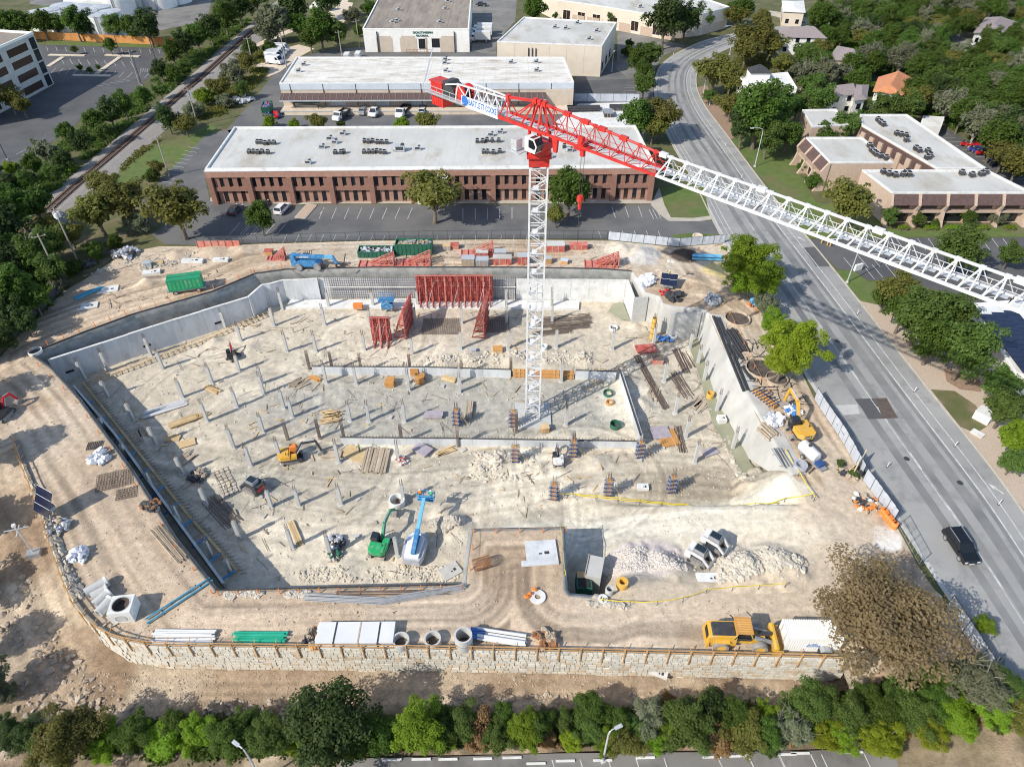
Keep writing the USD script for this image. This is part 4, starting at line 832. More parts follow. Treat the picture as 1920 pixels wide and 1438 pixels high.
# --- houses among the trees
def house(lab, px, h, wall, roof, rise=2.6, z=0.0, wins=True, hip=.5, over=.5):
    p = np.array(at2(px, z + h)); 
    if not Polygon(p).exterior.is_ccw: p = p[::-1]
    c = p.mean(0); q = p - c; t = thing('house', lab, 'house', (*c, z)); MB().prism(Polygon(q), -.3, h).put('wall', wall, t)
    e = [np.linalg.norm(q[(i + 1) % 4] - q[i]) for i in range(4)]
    if e[0] < e[1]: q = np.roll(q, -1, 0)
    o = np.array(Polygon(q).buffer(over, join_style=2).exterior.coords)[:4]; k = np.argmin(np.linalg.norm(o - q[0], axis=1)); o = np.roll(o, -k, 0)
    if not Polygon(o).exterior.is_ccw: o = np.roll(o[::-1], 1, 0)
    m0, m1 = (o[0] + o[3]) / 2, (o[1] + o[2]) / 2; r0, r1 = m0 + (m1 - m0) * hip * .45, m1 + (m0 - m1) * hip * .45
    v = [(*o[i], h) for i in range(4)] + [(*r0, h + rise), (*r1, h + rise)]
    MB().add(v[:6], [[0, 1, 5], [0, 5, 4], [1, 2, 5], [1, 2, 5], [2, 3, 4], [2, 4, 5], [3, 0, 4], [0, 2, 1], [0, 3, 2]]).put('roof', roof, t)
    if wins:
        for i in range(4):
            a, b = q[i], q[(i + 1) % 4]; L = np.linalg.norm(b - a); d = (b - a) / L; n = np.array([d[1], -d[0]])
            for zz in ([1.0, 3.9] if h > 5 else [1.0]):
                for k in range(max(1, int(L / 3.4))):
                    u = (k + .5) * L / max(1, int(L / 3.4)); w = MB().box((*(a + d * u + n * .02), zz + .75), (1.25, .1, 1.5), math.atan2(d[1], d[0])).put('window', 'glass', t)
    return t
house('orange roofed white house between the tan offices and the wood', [(1640,172),(1690,178),(1712,150),(1650,146)], 6.2, 'stucco_white', 'roof_orange', 2.2, hip=.1)
house('pale house with grey brown roof left of the orange roofed house', [(1560,180),(1606,176),(1606,160),(1548,168)], 5.8, 'stucco_white', 'roof_shingle', 1.8)
house('narrow pale house with tall windows next to the orange roofed house', [(1604,188),(1622,186),(1626,160),(1606,160)], 6.5, 'stucco_white', 'roof_shingle', .8)
house('tan stone house with dark grey roof above the orange roofed house', [(1556,112),(1610,116),(1618,103),(1572,88)], 6.5, 'brick_tan', 'roof_shingle', 2.2, hip=.8)
house('wide house with lilac grey hipped roof near the street bend', [(1466,70),(1548,72),(1530,54),(1462,56)], 5.5, 'stucco_white', 'roof_shingle', 2.2)
house('white house with grey roof in the upper right clearing', [(1828,62),(1880,60),(1905,42),(1850,34)], 4.2, 'stucco_white', 'roof_shingle', 2.0)
house('cream house half hidden at the top behind the street bend', [(1470,22),(1508,24),(1505,2),(1468,2)], 5, 'stucco_cream', 'roof_white', .6)
wh = Bld('white_house', 'white stucco house with flat pale roof and dark dormer near the bend', [(1406,165),(1494,168),(1476,138),(1385,147)], 6.5, 'stucco_white', 'roof_white', .4, 'stucco_white', 'house')
for i in range(4):
    L = wh.edge(i)[3]
    for k in range(int(L / 2.6)):
        wh.win(i, k * 2.6 + .7, k * 2.6 + 1.6, 3.6, 5.6); wh.win(i, k * 2.6 + .7, k * 2.6 + 1.6, .6, 2.6)
dm = MB().box((-2, 4, 7.4), (5.5, 4.5, 1.8)).put('dormer', 'stucco_white', wh.t); MB().add([(-5, 1.4, 8.3), (1, 1.4, 8.3), (1, 6.6, 8.3), (-5, 6.6, 8.3), (-2, 4, 10.2)], [[0, 1, 4], [1, 2, 4], [2, 3, 4], [3, 0, 4]]).put('dormer_roof', 'metal_dark', wh.t)
cp = Bld('carport', 'long grey roofed carport at the upper right corner of the view', [(1858,22),(1930,4),(1926,-8),(1850,8)], 3.2, 'stucco_tan', 'roof_shingle', 0)
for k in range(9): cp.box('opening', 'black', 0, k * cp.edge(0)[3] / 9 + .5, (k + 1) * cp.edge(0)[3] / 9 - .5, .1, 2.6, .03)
# --- solar roof on the right
SR = Bld('solar_roof_building', 'low white roofed building carrying rows of dark solar panels at the right edge', [(1902,702),(2010,730),(1960,560),(1818,572)], 4.0, 'stucco_white', 'roof_white', .3, 'stucco_white')
o, u, v_ = at(1852, 590, 4.3), at(1936, 700, 4.3), at(1895, 584, 4.3)
ex, ey = (u - o) / 12, (v_ - o); pn = at(1866, 640, 4.3)
for i in range(12):
    for j in range(3):
        c = o + ex * (i + .5) + ey * (j - .2) / 1.9 - np.array([SR.c[0], SR.c[1], 0]); c[2] = 4.5
        MB().box(c, (np.linalg.norm(ex) * .94, np.linalg.norm(ey) / 1.9 * .96, .06), math.atan2(ex[1], ex[0])).put('solar_panel', 'solar', SR.t)

# --- tanks and shed at the top left
def tank(px, py, r, h, lab, big=False):
    c = at(px, py, h); t = thing('storage_tank', lab, 'tank', (c[0], c[1], 0), group=None)
    MB().lathe([(r, 0), (r, h), (r * .98, h + .05)], n=28).put('shell', 'white_metal', t, smooth=30); MB().lathe([(r * .98, h + .05), (r * .5, h + .35), (0.01, h + .5)], n=28).put('lid', 'galv' if not big else 'white_metal', t, smooth=30)
    m = MB(); m.beam((0, -r - .12, 0), (0, -r - .12, h + .6), .12).beam((.5, -r - .12, 0), (.5, -r - .12, h + .6), .12); m.put('ladder', 'metal_grey', t); MB().lathe([(r * 1.02, h - .02), (r * 1.02, h + .1)], n=28).put('rim', 'galv', t)
for k, (x, y, r, h) in enumerate([(72,22,4.0,6),(92,18,3.6,6),(107,26,3.8,6),(117,10,4.4,6),(137,20,3.8,6),(152,12,4.2,6),(163,22,3.6,7),(185,28,4.0,8),(187,13,3.8,7),(205,22,3.8,8)]):
    tank(x, y, r, h, 'small white storage tank, ' + ['far left of the group', 'second from the left in the front', 'third from the left in the front', 'in the back row by the white shed', 'in the middle of the front row', 'in the middle of the back row', 'right of the middle', 'tallest of the small front tanks', 'back row right of the middle', 'beside the wide tank'][k])
def big(px, py, r, h, lab):
    global at
    c = at(px, py, 0); keep = at; at = lambda x, y, z=0.0: c; tank(0, 0, r, h, lab, True); at = keep
big(229, 24, 6.0, 9, 'wide white storage tank between the small tanks and the tall ones'); big(258, 12, 6, 17, 'tall white storage tank behind the wide tank'); big(281, 10, 6, 18, 'tall white storage tank left of the last two'); big(305, 12, 6.2, 18, 'tall white storage tank beside the gravel yard'); big(330, 4, 6.5, 18, 'tallest white storage tank at the right end of the tank row')
Bld('tank_shed', 'low white shed behind the storage tanks', [(118,6),(195,4),(190,-8),(120,-8)], 4.5, 'stucco_white', 'roof_white', 0)
# --- orange board fence
def board_fence(lab, px, h=2.6):
    t = thing('board_fence', lab, 'fence'); L = LineString(at2(px)); n = int(L.length / 2.4)
    for k in range(n):
        a, b = np.array(L.interpolate(L.length * k / n).coords[0]), np.array(L.interpolate(L.length * (k + 1) / n).coords[0])
        d = (b - a) / np.linalg.norm(b - a); MB().beam((*(a + d * .02), h / 2), (*(b - d * .02), h / 2), .06, h - .05 * (k % 3)).put('panel', 'fence_wood', t); MB().beam((*a, 0), (*a, h + .15), .14).put('post', 'lumber_old', t)
board_fence('orange timber board fence behind the left car park', [(66,74),(200,80),(343,87)]); board_fence('zigzag end of the orange board fence by the railway trees', [(343,87),(322,97),(314,98),(318,108)])

# ---------------------------------------------------------------- rooftop equipment
hv = None
ONES = 'first second third fourth fifth sixth seventh eighth ninth tenth eleventh twelfth thirteenth fourteenth fifteenth sixteenth seventeenth eighteenth nineteenth'.split()
def ordinal(k):
    if k < 19: return ONES[k]
    n = k + 1; t, o = divmod(n, 10); T = ['', '', 'twent', 'thirt', 'fort', 'fift', 'sixt', 'sevent', 'eight', 'ninet'][t]
    return T + 'ieth' if o == 0 else T + 'y ' + ONES[o - 1]
def hvac(px, py, z, lab, grp, sc=1.0, kind=0, rz=None):
    global hv
    c = at(px, py, z); rz = float(rng.uniform(-.15, .15)) if rz is None else rz
    if hv is None:
        hv = [thing('rooftop_condenser', lab, 'air conditioner', c, rz, sc, grp)]; t = hv[0]
        MB().bx(-.5, .5, -.5, .5, .12, 1.05).put('casing', 'metal_dark', t); MB().lathe([(.42, 1.05), (.42, 1.18), (.36, 1.18), (.36, 1.08), (.05, 1.1)], n=14).put('fan_guard', 'black', t); MB().bx(-.52, -.2, -.52, .52, 0, .12).bx(.2, .52, -.5, .5, 0, .12).put('feet', 'lumber_old', t); MB().bx(-.51, .51, -.51, .51, 1.0, 1.06).put('top_plate', 'galv', t)
        t = thing('rooftop_unit', 'grey box air handler alone in the middle of the brick office roof', 'air conditioner', at(750, 283, 7.75), 0, 1.0, 'box air handling units on the flat roofs'); hv.append(t)
        MB().bx(-1.1, 1.1, -.7, .7, .25, 1.4).put('casing', 'galv', t); MB().bx(.3, 1.0, -.6, .6, 1.4, 1.6).put('fan_box', 'metal_dark', t); MB().bx(-1.9, -1.1, -.4, .4, .3, 1.0).put('duct', 'galv', t); MB().bx(-1.2, 1.2, -.75, .75, 0, .25).put('curb', 'metal_grey', t); MB().bx(-.9, .9, -.715, -.7, .4, 1.2).put('grille', 'metal_dark', t); return
    g = grp if kind == 0 else 'box air handling units on the flat roofs'
    dup(hv[kind], c, rz, sc, lab if kind == 0 else lab, g)
zr = 7.75
lb, gb = 'dark condenser unit on the white roof of the brick office', 'condensers on the brick office roof'
cl = [(484,270),(490,270),(498,272),(506,271),(514,271),(468,288),(476,288),(484,289),(492,288),(503,289),(629,289),(640,289),(645,288),(684,268),(691,269),(699,268),(708,270),(716,270),(725,270),(683,288),(692,288),(700,288),(707,287),(714,288),(721,289),(895,268),(905,268),(913,266),(923,267),(935,267),(907,288),(914,288),(925,289),(937,287),(1058,278),(1110,279)]
for k, (x, y) in enumerate(sorted(cl)): hvac(x, y, zr, 'dark condenser on the brick office roof, ' + ordinal(k) + ' from the left', gb, .85)
bx_ = [(618,262,zr),(628,269,zr),(643,253,zr),(604,278,zr),(578,307,zr),(783,281,zr),(920,255,zr),(938,250,zr),(1068,284,zr),(1030,296,zr),(570,123,7.3),(560,135,7.3),(834,120,7.3),(836,135,7.3),(835,113,7.3),(958,119,7.3),(1005,118,7.3),(1006,134,7.3),(748,20,7.3),(835,18,7.3),(840,4,7.3),(737,43,7.3),(745,40,7.3),(825,43,7.3),(1040,53,9.1),(1060,55,9.1),(1082,45,9.1),(1118,60,9.1),(1104,75,9.1),(1200,14,7.2),(1317,18,7.2)]
BU = {}
for nm_, f_ in (('brick office', lambda x, y, z: z == zr), ('stained warehouse', lambda x, y, z: z == 7.3 and y > 90), ('lettered unit', lambda x, y, z: z == 7.3 and y < 90), ('tan block', lambda x, y, z: z == 9.1), ('beige unit', lambda x, y, z: z == 7.2)):
    for k, (x, y, z) in enumerate(sorted(q for q in bx_ if f_(*q))): BU[(x, y)] = 'grey box air handler on the ' + nm_ + ' roof, ' + ordinal(k) + ' from the left'
for x, y, z in bx_: hvac(x, y, z, BU[(x, y)], '', .62, 1)
l2, g2 = 'green grey condenser unit on the flat roofs of the tan garden offices', 'condensers on the garden office roofs'
for k, (x, y) in enumerate([(1629,277),(1633,285),(1638,290),(1642,293),(1649,296),(1660,300),(1645,228),(1650,233),(1655,237),(1680,254),(1688,256),(1697,258),(1698,266),(1716,282),(1722,286),(1738,287),(1742,295),(1737,299),(1655,326),(1665,330),(1677,332),(1692,331),(1699,326),(1703,331),(1802,328),(1821,332),(1838,330),(1846,326)]): hvac(x, y, 6.7, 'green grey condenser on the ' + (['left wing', 'middle wing', 'front wing'][(k > 5) + (k > 17)]) + ' roof, ' + ordinal(k - (6 if 5 < k < 18 else 18 if k > 17 else 0)) + ' from the left', g2, 1.0)
# ---------------------------------------------------------------- tower crane
T0 = at(998, 780, -6); JZ = 47.6                                # bottom chord above the pit floor
JH = math.radians(-44.77)
CR = thing('tower_crane', 'red and white tower crane standing in the middle of the pit', 'crane', T0)
MB().bx(-3, 3, -3, 3, -.6, .25).put('footing', 'concrete', CR)
hw = 1.08
def mast_section(z0, z1):
    m = MB(); c = [(-hw, -hw), (hw, -hw), (hw, hw), (-hw, hw)]
    for x, y in c: m.beam((x, y, z0), (x, y, z1), .2)
    n = 2; st = (z1 - z0) / n
    for i in range(4):
        (x0, y0), (x1, y1) = c[i], c[(i + 1) % 4]
        for k in range(n):
            a, b = z0 + k * st, z0 + (k + 1) * st; m.beam((x0, y0, a + .05), (x1, y1, a + .05), .1)
            m.beam((x0, y0, a), (x1, y1, b), .1) if k % 2 == 0 else m.beam((x1, y1, a), (x0, y0, b), .1)
    m.bx(-.35, .35, -.04, .04, z0, z0 + .05)
    for yy in (-.2, .2): m.beam((.25, yy, z0), (.25, yy, z1), .05)
    for q in np.arange(z0, z1, .4): m.beam((.25, -.2, q), (.25, .2, q), .035)
    m.bx(-.8, .1, -.8, .8, z1 - .35, z1 - .31)
    return m
zz = np.linspace(.25, 43.2, 15)
for k in range(14): mast_section(zz[k], zz[k + 1]).put('mast_section', 'crane_white', CR)
m = MB().bx(-1.25, 1.25, -1.25, 1.25, 43.2, 44.3).bx(-1.5, 1.5, -1.5, 1.5, 44.3, 44.55); m.lathe([(0, 44.55), (1.45, 44.55), (1.45, 45.2), (0, 45.2)], n=20); m.put('slewing_unit', 'crane_red', CR)
m = MB().bx(-1.3, 1.3, -1.2, 1.2, 45.2, 46.0)
for x, y in ((-1, -.9), (1, -.9), (1, .9), (-1, .9)): m.beam((x, y, 46), (x * .8, y * .9, JZ + .1), .28)
m.move(rz=JH).put('turret', 'crane_red', CR)
CS = np.eye(3) * .78
cb_ = MB().side([(-1.0, 0), (-1.0, 2.2), (.9, 2.2), (1.5, 1.2), (1.1, 0)], -.75, .75).move(R=CS).move((.6, -1.8, 45.45)).move(rz=JH).put('cab', 'crane_white', CR)
for prof, y0, y1 in (([(-.2, .75), (-.2, 1.95), (.75, 1.95), (1.25, 1.15), (1.05, .6)], -.78, -.755), ):
    MB().side(prof, y0, y1).move(R=CS).move((.6, -1.8, 45.45)).move(rz=JH).put('side_window', 'glass', cb_)
MB().add([(1.15, -.75, .15), (1.15, .75, .15), (1.53, .75, 1.2), (1.53, -.75, 1.2)], [[0, 1, 2, 3]]).move(R=CS).move((.62, -1.8, 45.45)).move(rz=JH).put('front_window', 'glass', cb_)
MB().add([(1.52, -.75, 1.25), (1.52, .75, 1.25), (.95, .75, 2.2), (.95, -.75, 2.2)], [[0, 1, 2, 3]]).move(R=CS).move((.63, -1.8, 45.46)).move(rz=JH).put('front_window', 'glass', cb_)
MB().bx(.1, .75, -.6, .6, 2.2, 2.23).move(R=CS).move((.45, -1.8, 45.46)).move(rz=JH).put('roof_window', 'glass', cb_)
MB().box((-1.6, -2.1, 45.0), (2.0, 1.8, .1)).box((-1.7, -2.2, 45.8), (.9, 1.0, 1.3)).move(rz=JH).put('service_platform', 'galv', CR)
def jib(s0, s1, n, top, hwid, r, rb, name, mat, last=True, z=JZ):
    """triangular lattice from s0 to s1 with n panels; top(s) gives the height of the top chord"""
    m = MB(); ss = np.linspace(s0, s1, n + 1)
    for y in (-hwid, hwid): m.beam((s0, y, z), (s1, y, z), r * 1.5)
    mids = (ss[:-1] + ss[1:]) / 2; tp = [(s0, 0, z + top(s0))] + [(q, 0, z + top(q)) for q in mids] + [(s1, 0, z + top(s1))]
    m.tube(tp, r * .85, 6)
    for k, q in enumerate(mids):
        t = (q, 0, z + top(q)); m.box((q, 0, z + top(q)), (.45, .3, .3))
        if mat == 'crane_red':
            for y in (-hwid, hwid): m.beam((ss[k], y, z), t, rb).beam((ss[k + 1], y, z), t, rb)
        else: m.beam((ss[k], -hwid, z), t, rb * 1.5).beam((q, -hwid, z), t, rb * 1.3).beam((q, hwid, z), t, rb * .8).beam((ss[k + 1], hwid, z), t, rb * .8)
    for q in ss: m.beam((q, -hwid, z), (q, hwid, z), rb)
    for k in range(n): m.beam((ss[k], -hwid, z), (ss[k + 1], hwid, z), rb * .55)
    m.move(rz=JH); m.put(name, mat, CR)
    g = MB()
    for k in range(n): g.bx(ss[k] + .25, ss[k + 1] - .25, -.1, .5, z + .12, z + .15)
    g.move(rz=JH).put('walkway', 'galv', CR)
    g = MB()
    for hh in (.5, 1.0): g.beam((s0, .55, z + hh), (s1, .55, z + hh), .04)
    for q in ss: g.beam((q, .55, z), (q, .55, z + 1.0), .04)
    g.move(rz=JH).put('handrail', mat, CR)
rtop = lambda s: 2.0 + 1.0 * max(0, 1 - abs(s - 0.0) / 16)
jib(1.2, 9.4, 4, rtop, 1.0, .17, .078, 'jib_section', 'crane_red'); jib(9.4, 17.7, 4, rtop, 1.0, .17, .078, 'jib_section', 'crane_red')
for k, q in enumerate((4.2, 7.0, 9.4, 12.4)): MB().box((q, 0, JZ + rtop(q)), (1.0, .5, .45)).move(rz=JH).put('splice_block', 'crane_red', CR)
for k in range(4): jib(17.7 + 11.4 * k, 17.7 + 11.4 * (k + 1), 6, lambda s: 1.95, 1.0, .16, .082, 'jib_section', 'crane_white')
for q in (17.7, 29.1, 40.5, 51.9): MB().box((q, 0, JZ + 1.95), (.9, .5, .45)).move(rz=JH).put('splice_block', 'crane_white', CR)
# tower head
m = MB()
for s in (-2.2, -.6, .6, 2.2):
    for y in (-1, 1): m.beam((s, y, JZ), (s * .35, 0, JZ + 3.0), .2)
m.beam((-5.4, 0, JZ + 2.3), (-.4, 0, JZ + 3.0), .3).beam((-.6, 0, JZ + 3.0), (2.2, 0, JZ + 2.85), .3)
for s in (-.7, .0, .75, -5.3): m.box((s, 0, JZ + (3.0 if s > -2 else 2.3)), (.5, .55, .6))
for y in (-1, 1): m.beam((-6.0, y, JZ), (2, y, JZ), .34).beam((-6, y, JZ), (-5.3, 0, JZ + 2.3), .13).beam((-4.6, y, JZ), (-5.3, 0, JZ + 2.3), .13).beam((-4.6, y, JZ), (-.7, 0, JZ + 3), .13)
m.move(rz=JH).put('tower_head', 'crane_red', CR)
MB().bx(-6, 1.2, -.4, .4, JZ + .1, JZ + .14).move(rz=JH).put('walkway', 'galv', CR)
MB().side([(-.4, 0), (.5, 0), (.35, -1.7), (-.1, -1.7)], -.15, .15).move((3.4, -1.0, JZ)).move(rz=JH).put('access_bracket', 'crane_red', CR)
# counter jib
m = MB()
for y in (-1.0, 1.0): m.beam((-19.3, y, JZ - .1), (-6.0, y, JZ - .1), .32, .4)
for q in np.linspace(-19, -6, 9): m.beam((q, -1, JZ - .1), (q, 1, JZ - .1), .16)
ss = np.linspace(-12.6, -6.0, 5)
for y in (-1.0, 1.0):
    m.beam((-13.8, y * .8, JZ + 2.1), (-5.4, y * .3, JZ + 2.2), .16)
    for k in range(4):
        q = (ss[k] + ss[k + 1]) / 2; m.beam((ss[k], y, JZ), (q, y * .6, JZ + 2.1), .11).beam((ss[k + 1], y, JZ), (q, y * .6, JZ + 2.1), .11)
    m.beam((-14.0, y, JZ), (-13.6, y * .8, JZ + 2.15), .16).beam((-13.6, y * .8, JZ + 2.1), (-11, y, JZ), .14).beam((-15.8, y, JZ + 1.6), (-13.6, y * .8, JZ + 2.1), .16)
m.move(rz=JH).put('counter_jib', 'crane_white', CR)
MB().bx(-19.6, -6.1, -.95, .95, JZ + .12, JZ + .16).bx(-19.6, -12, -1.7, -1.0, JZ + .1, JZ + .15).move(rz=JH).put('deck', 'galv', CR)
m = MB()
for hh in (.55, 1.1): m.beam((-19.5, -1.7, JZ + hh), (-13, -1.7, JZ + hh), .05).beam((-20.8, 1.6, JZ + hh), (-13, 1.6, JZ + hh), .05)
for q in np.arange(-19.5, -12.9, 1.3): m.beam((q, -1.7, JZ), (q, -1.7, JZ + 1.1), .05)
m.move(rz=JH).put('handrail', 'galv', CR)
for k in range(5): MB().bx(-19.0 + k * .46, -18.58 + k * .46, -.85, .85, JZ - 1.7, JZ + 1.3).move(rz=JH).put('counterweight', 'crane_red', CR)
MB().bx(-19.2, -16.6, -1.0, 1.0, JZ + 1.32, JZ + 1.48).move(rz=JH).put('counterweight_cover', 'crane_red', CR)
MB().side([(-16.5, .2), (-16.5, 1.9), (-15.4, 2.0), (-14.4, 1.2), (-14.2, .2)], -.9, .9).move((0, 0, JZ)).move(rz=JH).put('machine_house', 'metal_dark', CR)
for y in (-.75, .75): MB().lathe([(0, -.12), (.95, -.12), (.95, .12), (0, .12)], n=18, R=[[1, 0, 0], [0, 0, -1], [0, 1, 0]]).move((-13.2, y, JZ + 1.0)).move(rz=JH).put('winch_cheek', 'crane_red', CR)
MB().lathe([(.55, -.65), (.55, .65)], n=14, R=[[1, 0, 0], [0, 0, -1], [0, 1, 0]]).move((-13.2, 0, JZ + 1.0)).move(rz=JH).put('winch_drum', 'metal_dark', CR)
bn = MB().bx(-12.6, -6.0, -1.24, -1.2, JZ - .05, JZ + 1.1).move(rz=JH).put('banner', 'tarp_white', CR)
tm = meshkit.text_mesh('BARTLETT COCKE', .62, .02, bold=True); v = np.array(tm.vertices); w_ = v[:, 0].max() - v[:, 0].min()
v3 = np.column_stack([-11.2 + (v[:, 0] - v[:, 0].min()) * 5.1 / w_, -1.25 - v[:, 2], JZ + .2 + v[:, 1] * 1.15]); MB().add(v3, tm.faces).move(rz=JH).put('lettering', 'blue_text', bn)
MB().lathe([(0, 0), (.62, 0), (.62, .02), (0, .02)], n=24, R=[[1, 0, 0], [0, 0, -1], [0, 1, 0]]).move((-11.9, -1.245, JZ + .55)).move(rz=JH).put('round_emblem', 'blue_text', bn)
# trolley, rope and hook
tq = 6.9
MB().box((tq, 0, JZ - .35), (1.5, 1.9, .3)).box((tq, -.5, JZ + .45), (.7, .5, 1.1)).box((tq + .7, -.95, JZ - .6), (.5, .4, .7)).move(rz=JH).put('trolley', 'crane_red', CR)
hp_ = Rz(JH) @ np.array([tq, 0, 0]); HZ = 40.2
m = MB()
for o in (-.22, .22): m.beam((hp_[0] + o, hp_[1], JZ - .5), (hp_[0] + o * .5, hp_[1], HZ + 1.2), .05)
m.put('hoist_rope', 'metal_dark', CR)
m = MB().lathe([(0, -.9), (.2, -.75), (.22, .1), (.42, .4), (.36, 1.0), (0, 1.1)], (hp_[0], hp_[1], HZ), n=10); m.put('hook_block', 'crane_red', CR)
MB().beam((hp_[0], hp_[1], HZ - .9), (hp_[0], hp_[1], HZ - 5.5), .05).tube([(hp_[0], hp_[1], HZ - .95), (hp_[0] + .25, hp_[1], HZ - 1.4), (hp_[0], hp_[1], HZ - 1.8)], .09).put('hook', 'metal_dark', CR)
# ---------------------------------------------------------------- columns
colm = None
PL = [(423,615),(284,667),(204,695),(160,712),(306,692),(452,639),(449,695),(398,718),(484,589),(514,610),(530,580),(609,609),(617,577),(700,575),(783,574),(866,607),(950,606),(949,575),(539,660),(593,659),(684,657),(694,610),(773,664),(779,607),(864,655),(953,654),(612,718),(668,720),(765,718),(862,718),(492,720),(1034,577),(1035,604),(1043,652),(1148,655),(1225,645),(1293,654),(1308,683),(1319,715),(1245,715),(1052,716),(495,739),(533,766),(549,782),(494,810),(657,789),(692,790),(759,791),(527,863),(635,866),(747,864),(509,950),(561,948),(640,945),(757,940),(549,1027),(620,1040),(745,1040),(767,732),(862,736),(1061,797),(1266,774),(1285,821),(1302,867),(1343,772),(1373,842),(203,745),(343,745),(445,763),(250,788),(389,790),(439,840),(471,873),(292,833),(200,813),(240,862),(342,888),(287,918),(389,950),(339,983),(450,1010),(398,1045),(434,1078)]
gcol = 'bare concrete columns standing across the pit floor'; lcol = 'bare square concrete column with rebar sprouting from its top on the pit floor'
for k, (x, y) in enumerate(PL):
    h = 1.0 + .08 * math.sin(k * 7.1)
    if colm is None:
        colm = thing('concrete_column', lcol, 'column', at(x, y, -6) + (0, 0, -.2), .04, 1, gcol); m = MB().bx(-.23, .23, -.23, .23, 0, 3.85); m.put('shaft', 'concrete', colm)
        for i, (a, b) in enumerate([(-.15, -.15), (.15, -.15), (.15, .15), (-.15, .15)]): MB().beam((a, b, 3.7), (a * .9, b * .9, 4.95 + .05 * (i % 2)), .05).put('rebar', 'rebar', colm)
        MB().lathe([(.55, 0), (.5, .3), (0, .3)], n=8).put('footing', 'concrete', colm)
    else: dup(colm, at(x, y, -6) + (0, 0, -.2), .04 + .03 * math.sin(k * 3.3), (1, 1, h))
cg = None
for k, (x, y) in enumerate([(581,693),(624,695),(678,698),(770,700),(866,704),(958,706),(540,824),(600,822),(646,825),(754,832),(859,836),(968,812),(1074,846)]):
    if cg is None:
        cg = thing('rebar_cage', 'tall bare rebar cage, first from the left along the middle ramp wall', 'rebar cage', at(x, y, -6), 0, 1, 'bare rebar cages along the ramp walls')
        for a, b in [(-.18, -.18), (.18, -.18), (.18, .18), (-.18, .18), (0, -.18), (0, .18)]: MB().beam((a, b, -.2), (a, b, 4.3), .06).put('bar', 'rebar', cg)
        m = MB()
        for z in np.arange(.1, 3.6, .22):
            for s in (-.2, .2): m.beam((-.2, s, z), (.2, s, z), .035).beam((s, -.2, z), (s, .2, z), .035)
        m.put('ties', 'rebar', cg, kind='stuff', label='row of steel ties')
    else: dup(cg, at(x, y, -6), .1 * (k % 3), 1, 'tall bare rebar cage, ' + ordinal(k if k < 6 else k - 6) + ' from the left along the ' + ('middle' if k < 6 else 'long front') + ' ramp wall')
fcl = None
for k, (x, y) in enumerate([(966,866),(1074,856),(1198,858),(1038,936),(1139,929),(1257,923),(857,797),(962,800)]):
    FL = ['between the crane mast and the white mini excavator', 'right of the white mini excavator', 'at the corner of the two ramp walls', 'leftmost in the row by the yellow tape', 'middle of the row by the yellow tape', 'rightmost in the row by the yellow tape', 'between the ramp walls left of the post bundle', 'just left of the crane mast foot'][k]; FL = 'clamped orange column form ' + FL
    if fcl is None:
        fcl = thing('column_form', FL, 'column form', at(x, y, -6), 0, 1, 'clamped plywood column forms')
        MB().bx(-.33, .33, -.33, .33, 0, 3.5).put('form_box', 'ply_orange', fcl)
        for i, z in enumerate(np.arange(.35, 3.5, .42)): MB().bx(-.75, .62, -.46, -.36, z, z + .1).bx(-.62, .75, .36, .46, z, z + .1).bx(-.46, -.36, -.62, .75, z + .1, z + .2).bx(.36, .46, -.75, .62, z + .1, z + .2).put('clamp', 'metal_grey' if i % 2 else 'navy', fcl)
        for a, b in [(-.18, -.18), (.18, -.18), (.18, .18), (-.18, .18)]: MB().beam((a, b, 3.4), (a, b, 5.0), .06).put('rebar', 'rebar', fcl)
        MB().beam((.3, .1, 2.6), (1.9, .3, 0), .1).put('prop', 'lumber', fcl)
    else: dup(fcl, at(x, y, -6), .15 * ((k % 3) - 1), 1, FL)

# ---------------------------------------------------------------- red wall forms
def truss_frame(m, x, h=6.2, w=1.6, mat=None, y0=0):
    m.beam((x, y0, 0), (x, y0, h), .2).beam((x, y0 - w, .1), (x, y0 - .55, h - .3), .15).beam((x, y0 - w, .1), (x, y0, .1), .15).beam((x, y0 - .55, h - .3), (x, y0, h - .3), .12)
    n = 6
    for k in range(n):
        a, b = k / n, (k + 1) / n; ya, yb = y0 - w + (w - .55) * a, y0 - w + (w - .55) * b
        m.beam((x, ya, .1 + (h - .4) * a), (x, y0, (h - .3) * b), .09)
def gang(lab, pa, pb, z, h, nf, w=1.7, mats=('form_red', 'form_pink'), panel=True, ribs=40):
    a, b = at(*pa, z), at(*pb, z); L = np.linalg.norm(b - a); t = thing('wall_form_gang', lab, 'wall form', a, hdg(a, b))
    if panel: MB().bx(0, L, -.06, .06, .2, h).put('form_panel', 'form_red', t)
    for i in range(nf):
        m = MB(); truss_frame(m, L * (i + .5) / nf, h, w); m.put('brace_frame', mats[(i * 5 + i // 3) % len(mats)], t)
    m = MB()
    for k in range(ribs): m.beam((L * (k + .5) / ribs, -.14, .3), (L * (k + .5) / ribs, -.14, h), .07, .12)
    m.put('panel_ribs', 'form_red', t, kind='stuff', label='row of upright ribs on the form panel')
    for zz in (.5, h * .35, h * .62, h * .82, h - .05): MB().bx(0, L, -.32, -.2, zz - .06, zz + .06).put('waler', mats[0] if zz < h - .1 else 'form_pink', t)
    for i in range(3): x = L * (i + .5) / 3; MB().beam((x - .4, -w + .2, .2), (x + .9, -.3, h * .75), .06).put('tie_rod', 'galv', t)
    return t
gang('biggest gang of red wall forms braced against the back wall of the pit', (784, 567), (925, 566), -5.6, 6.3, 12, 2.0)
t = gang('three frame red wall form standing free left of the upright panel', (699, 640), (736, 640), -6, 5.6, 3, 2.2, ribs=9)
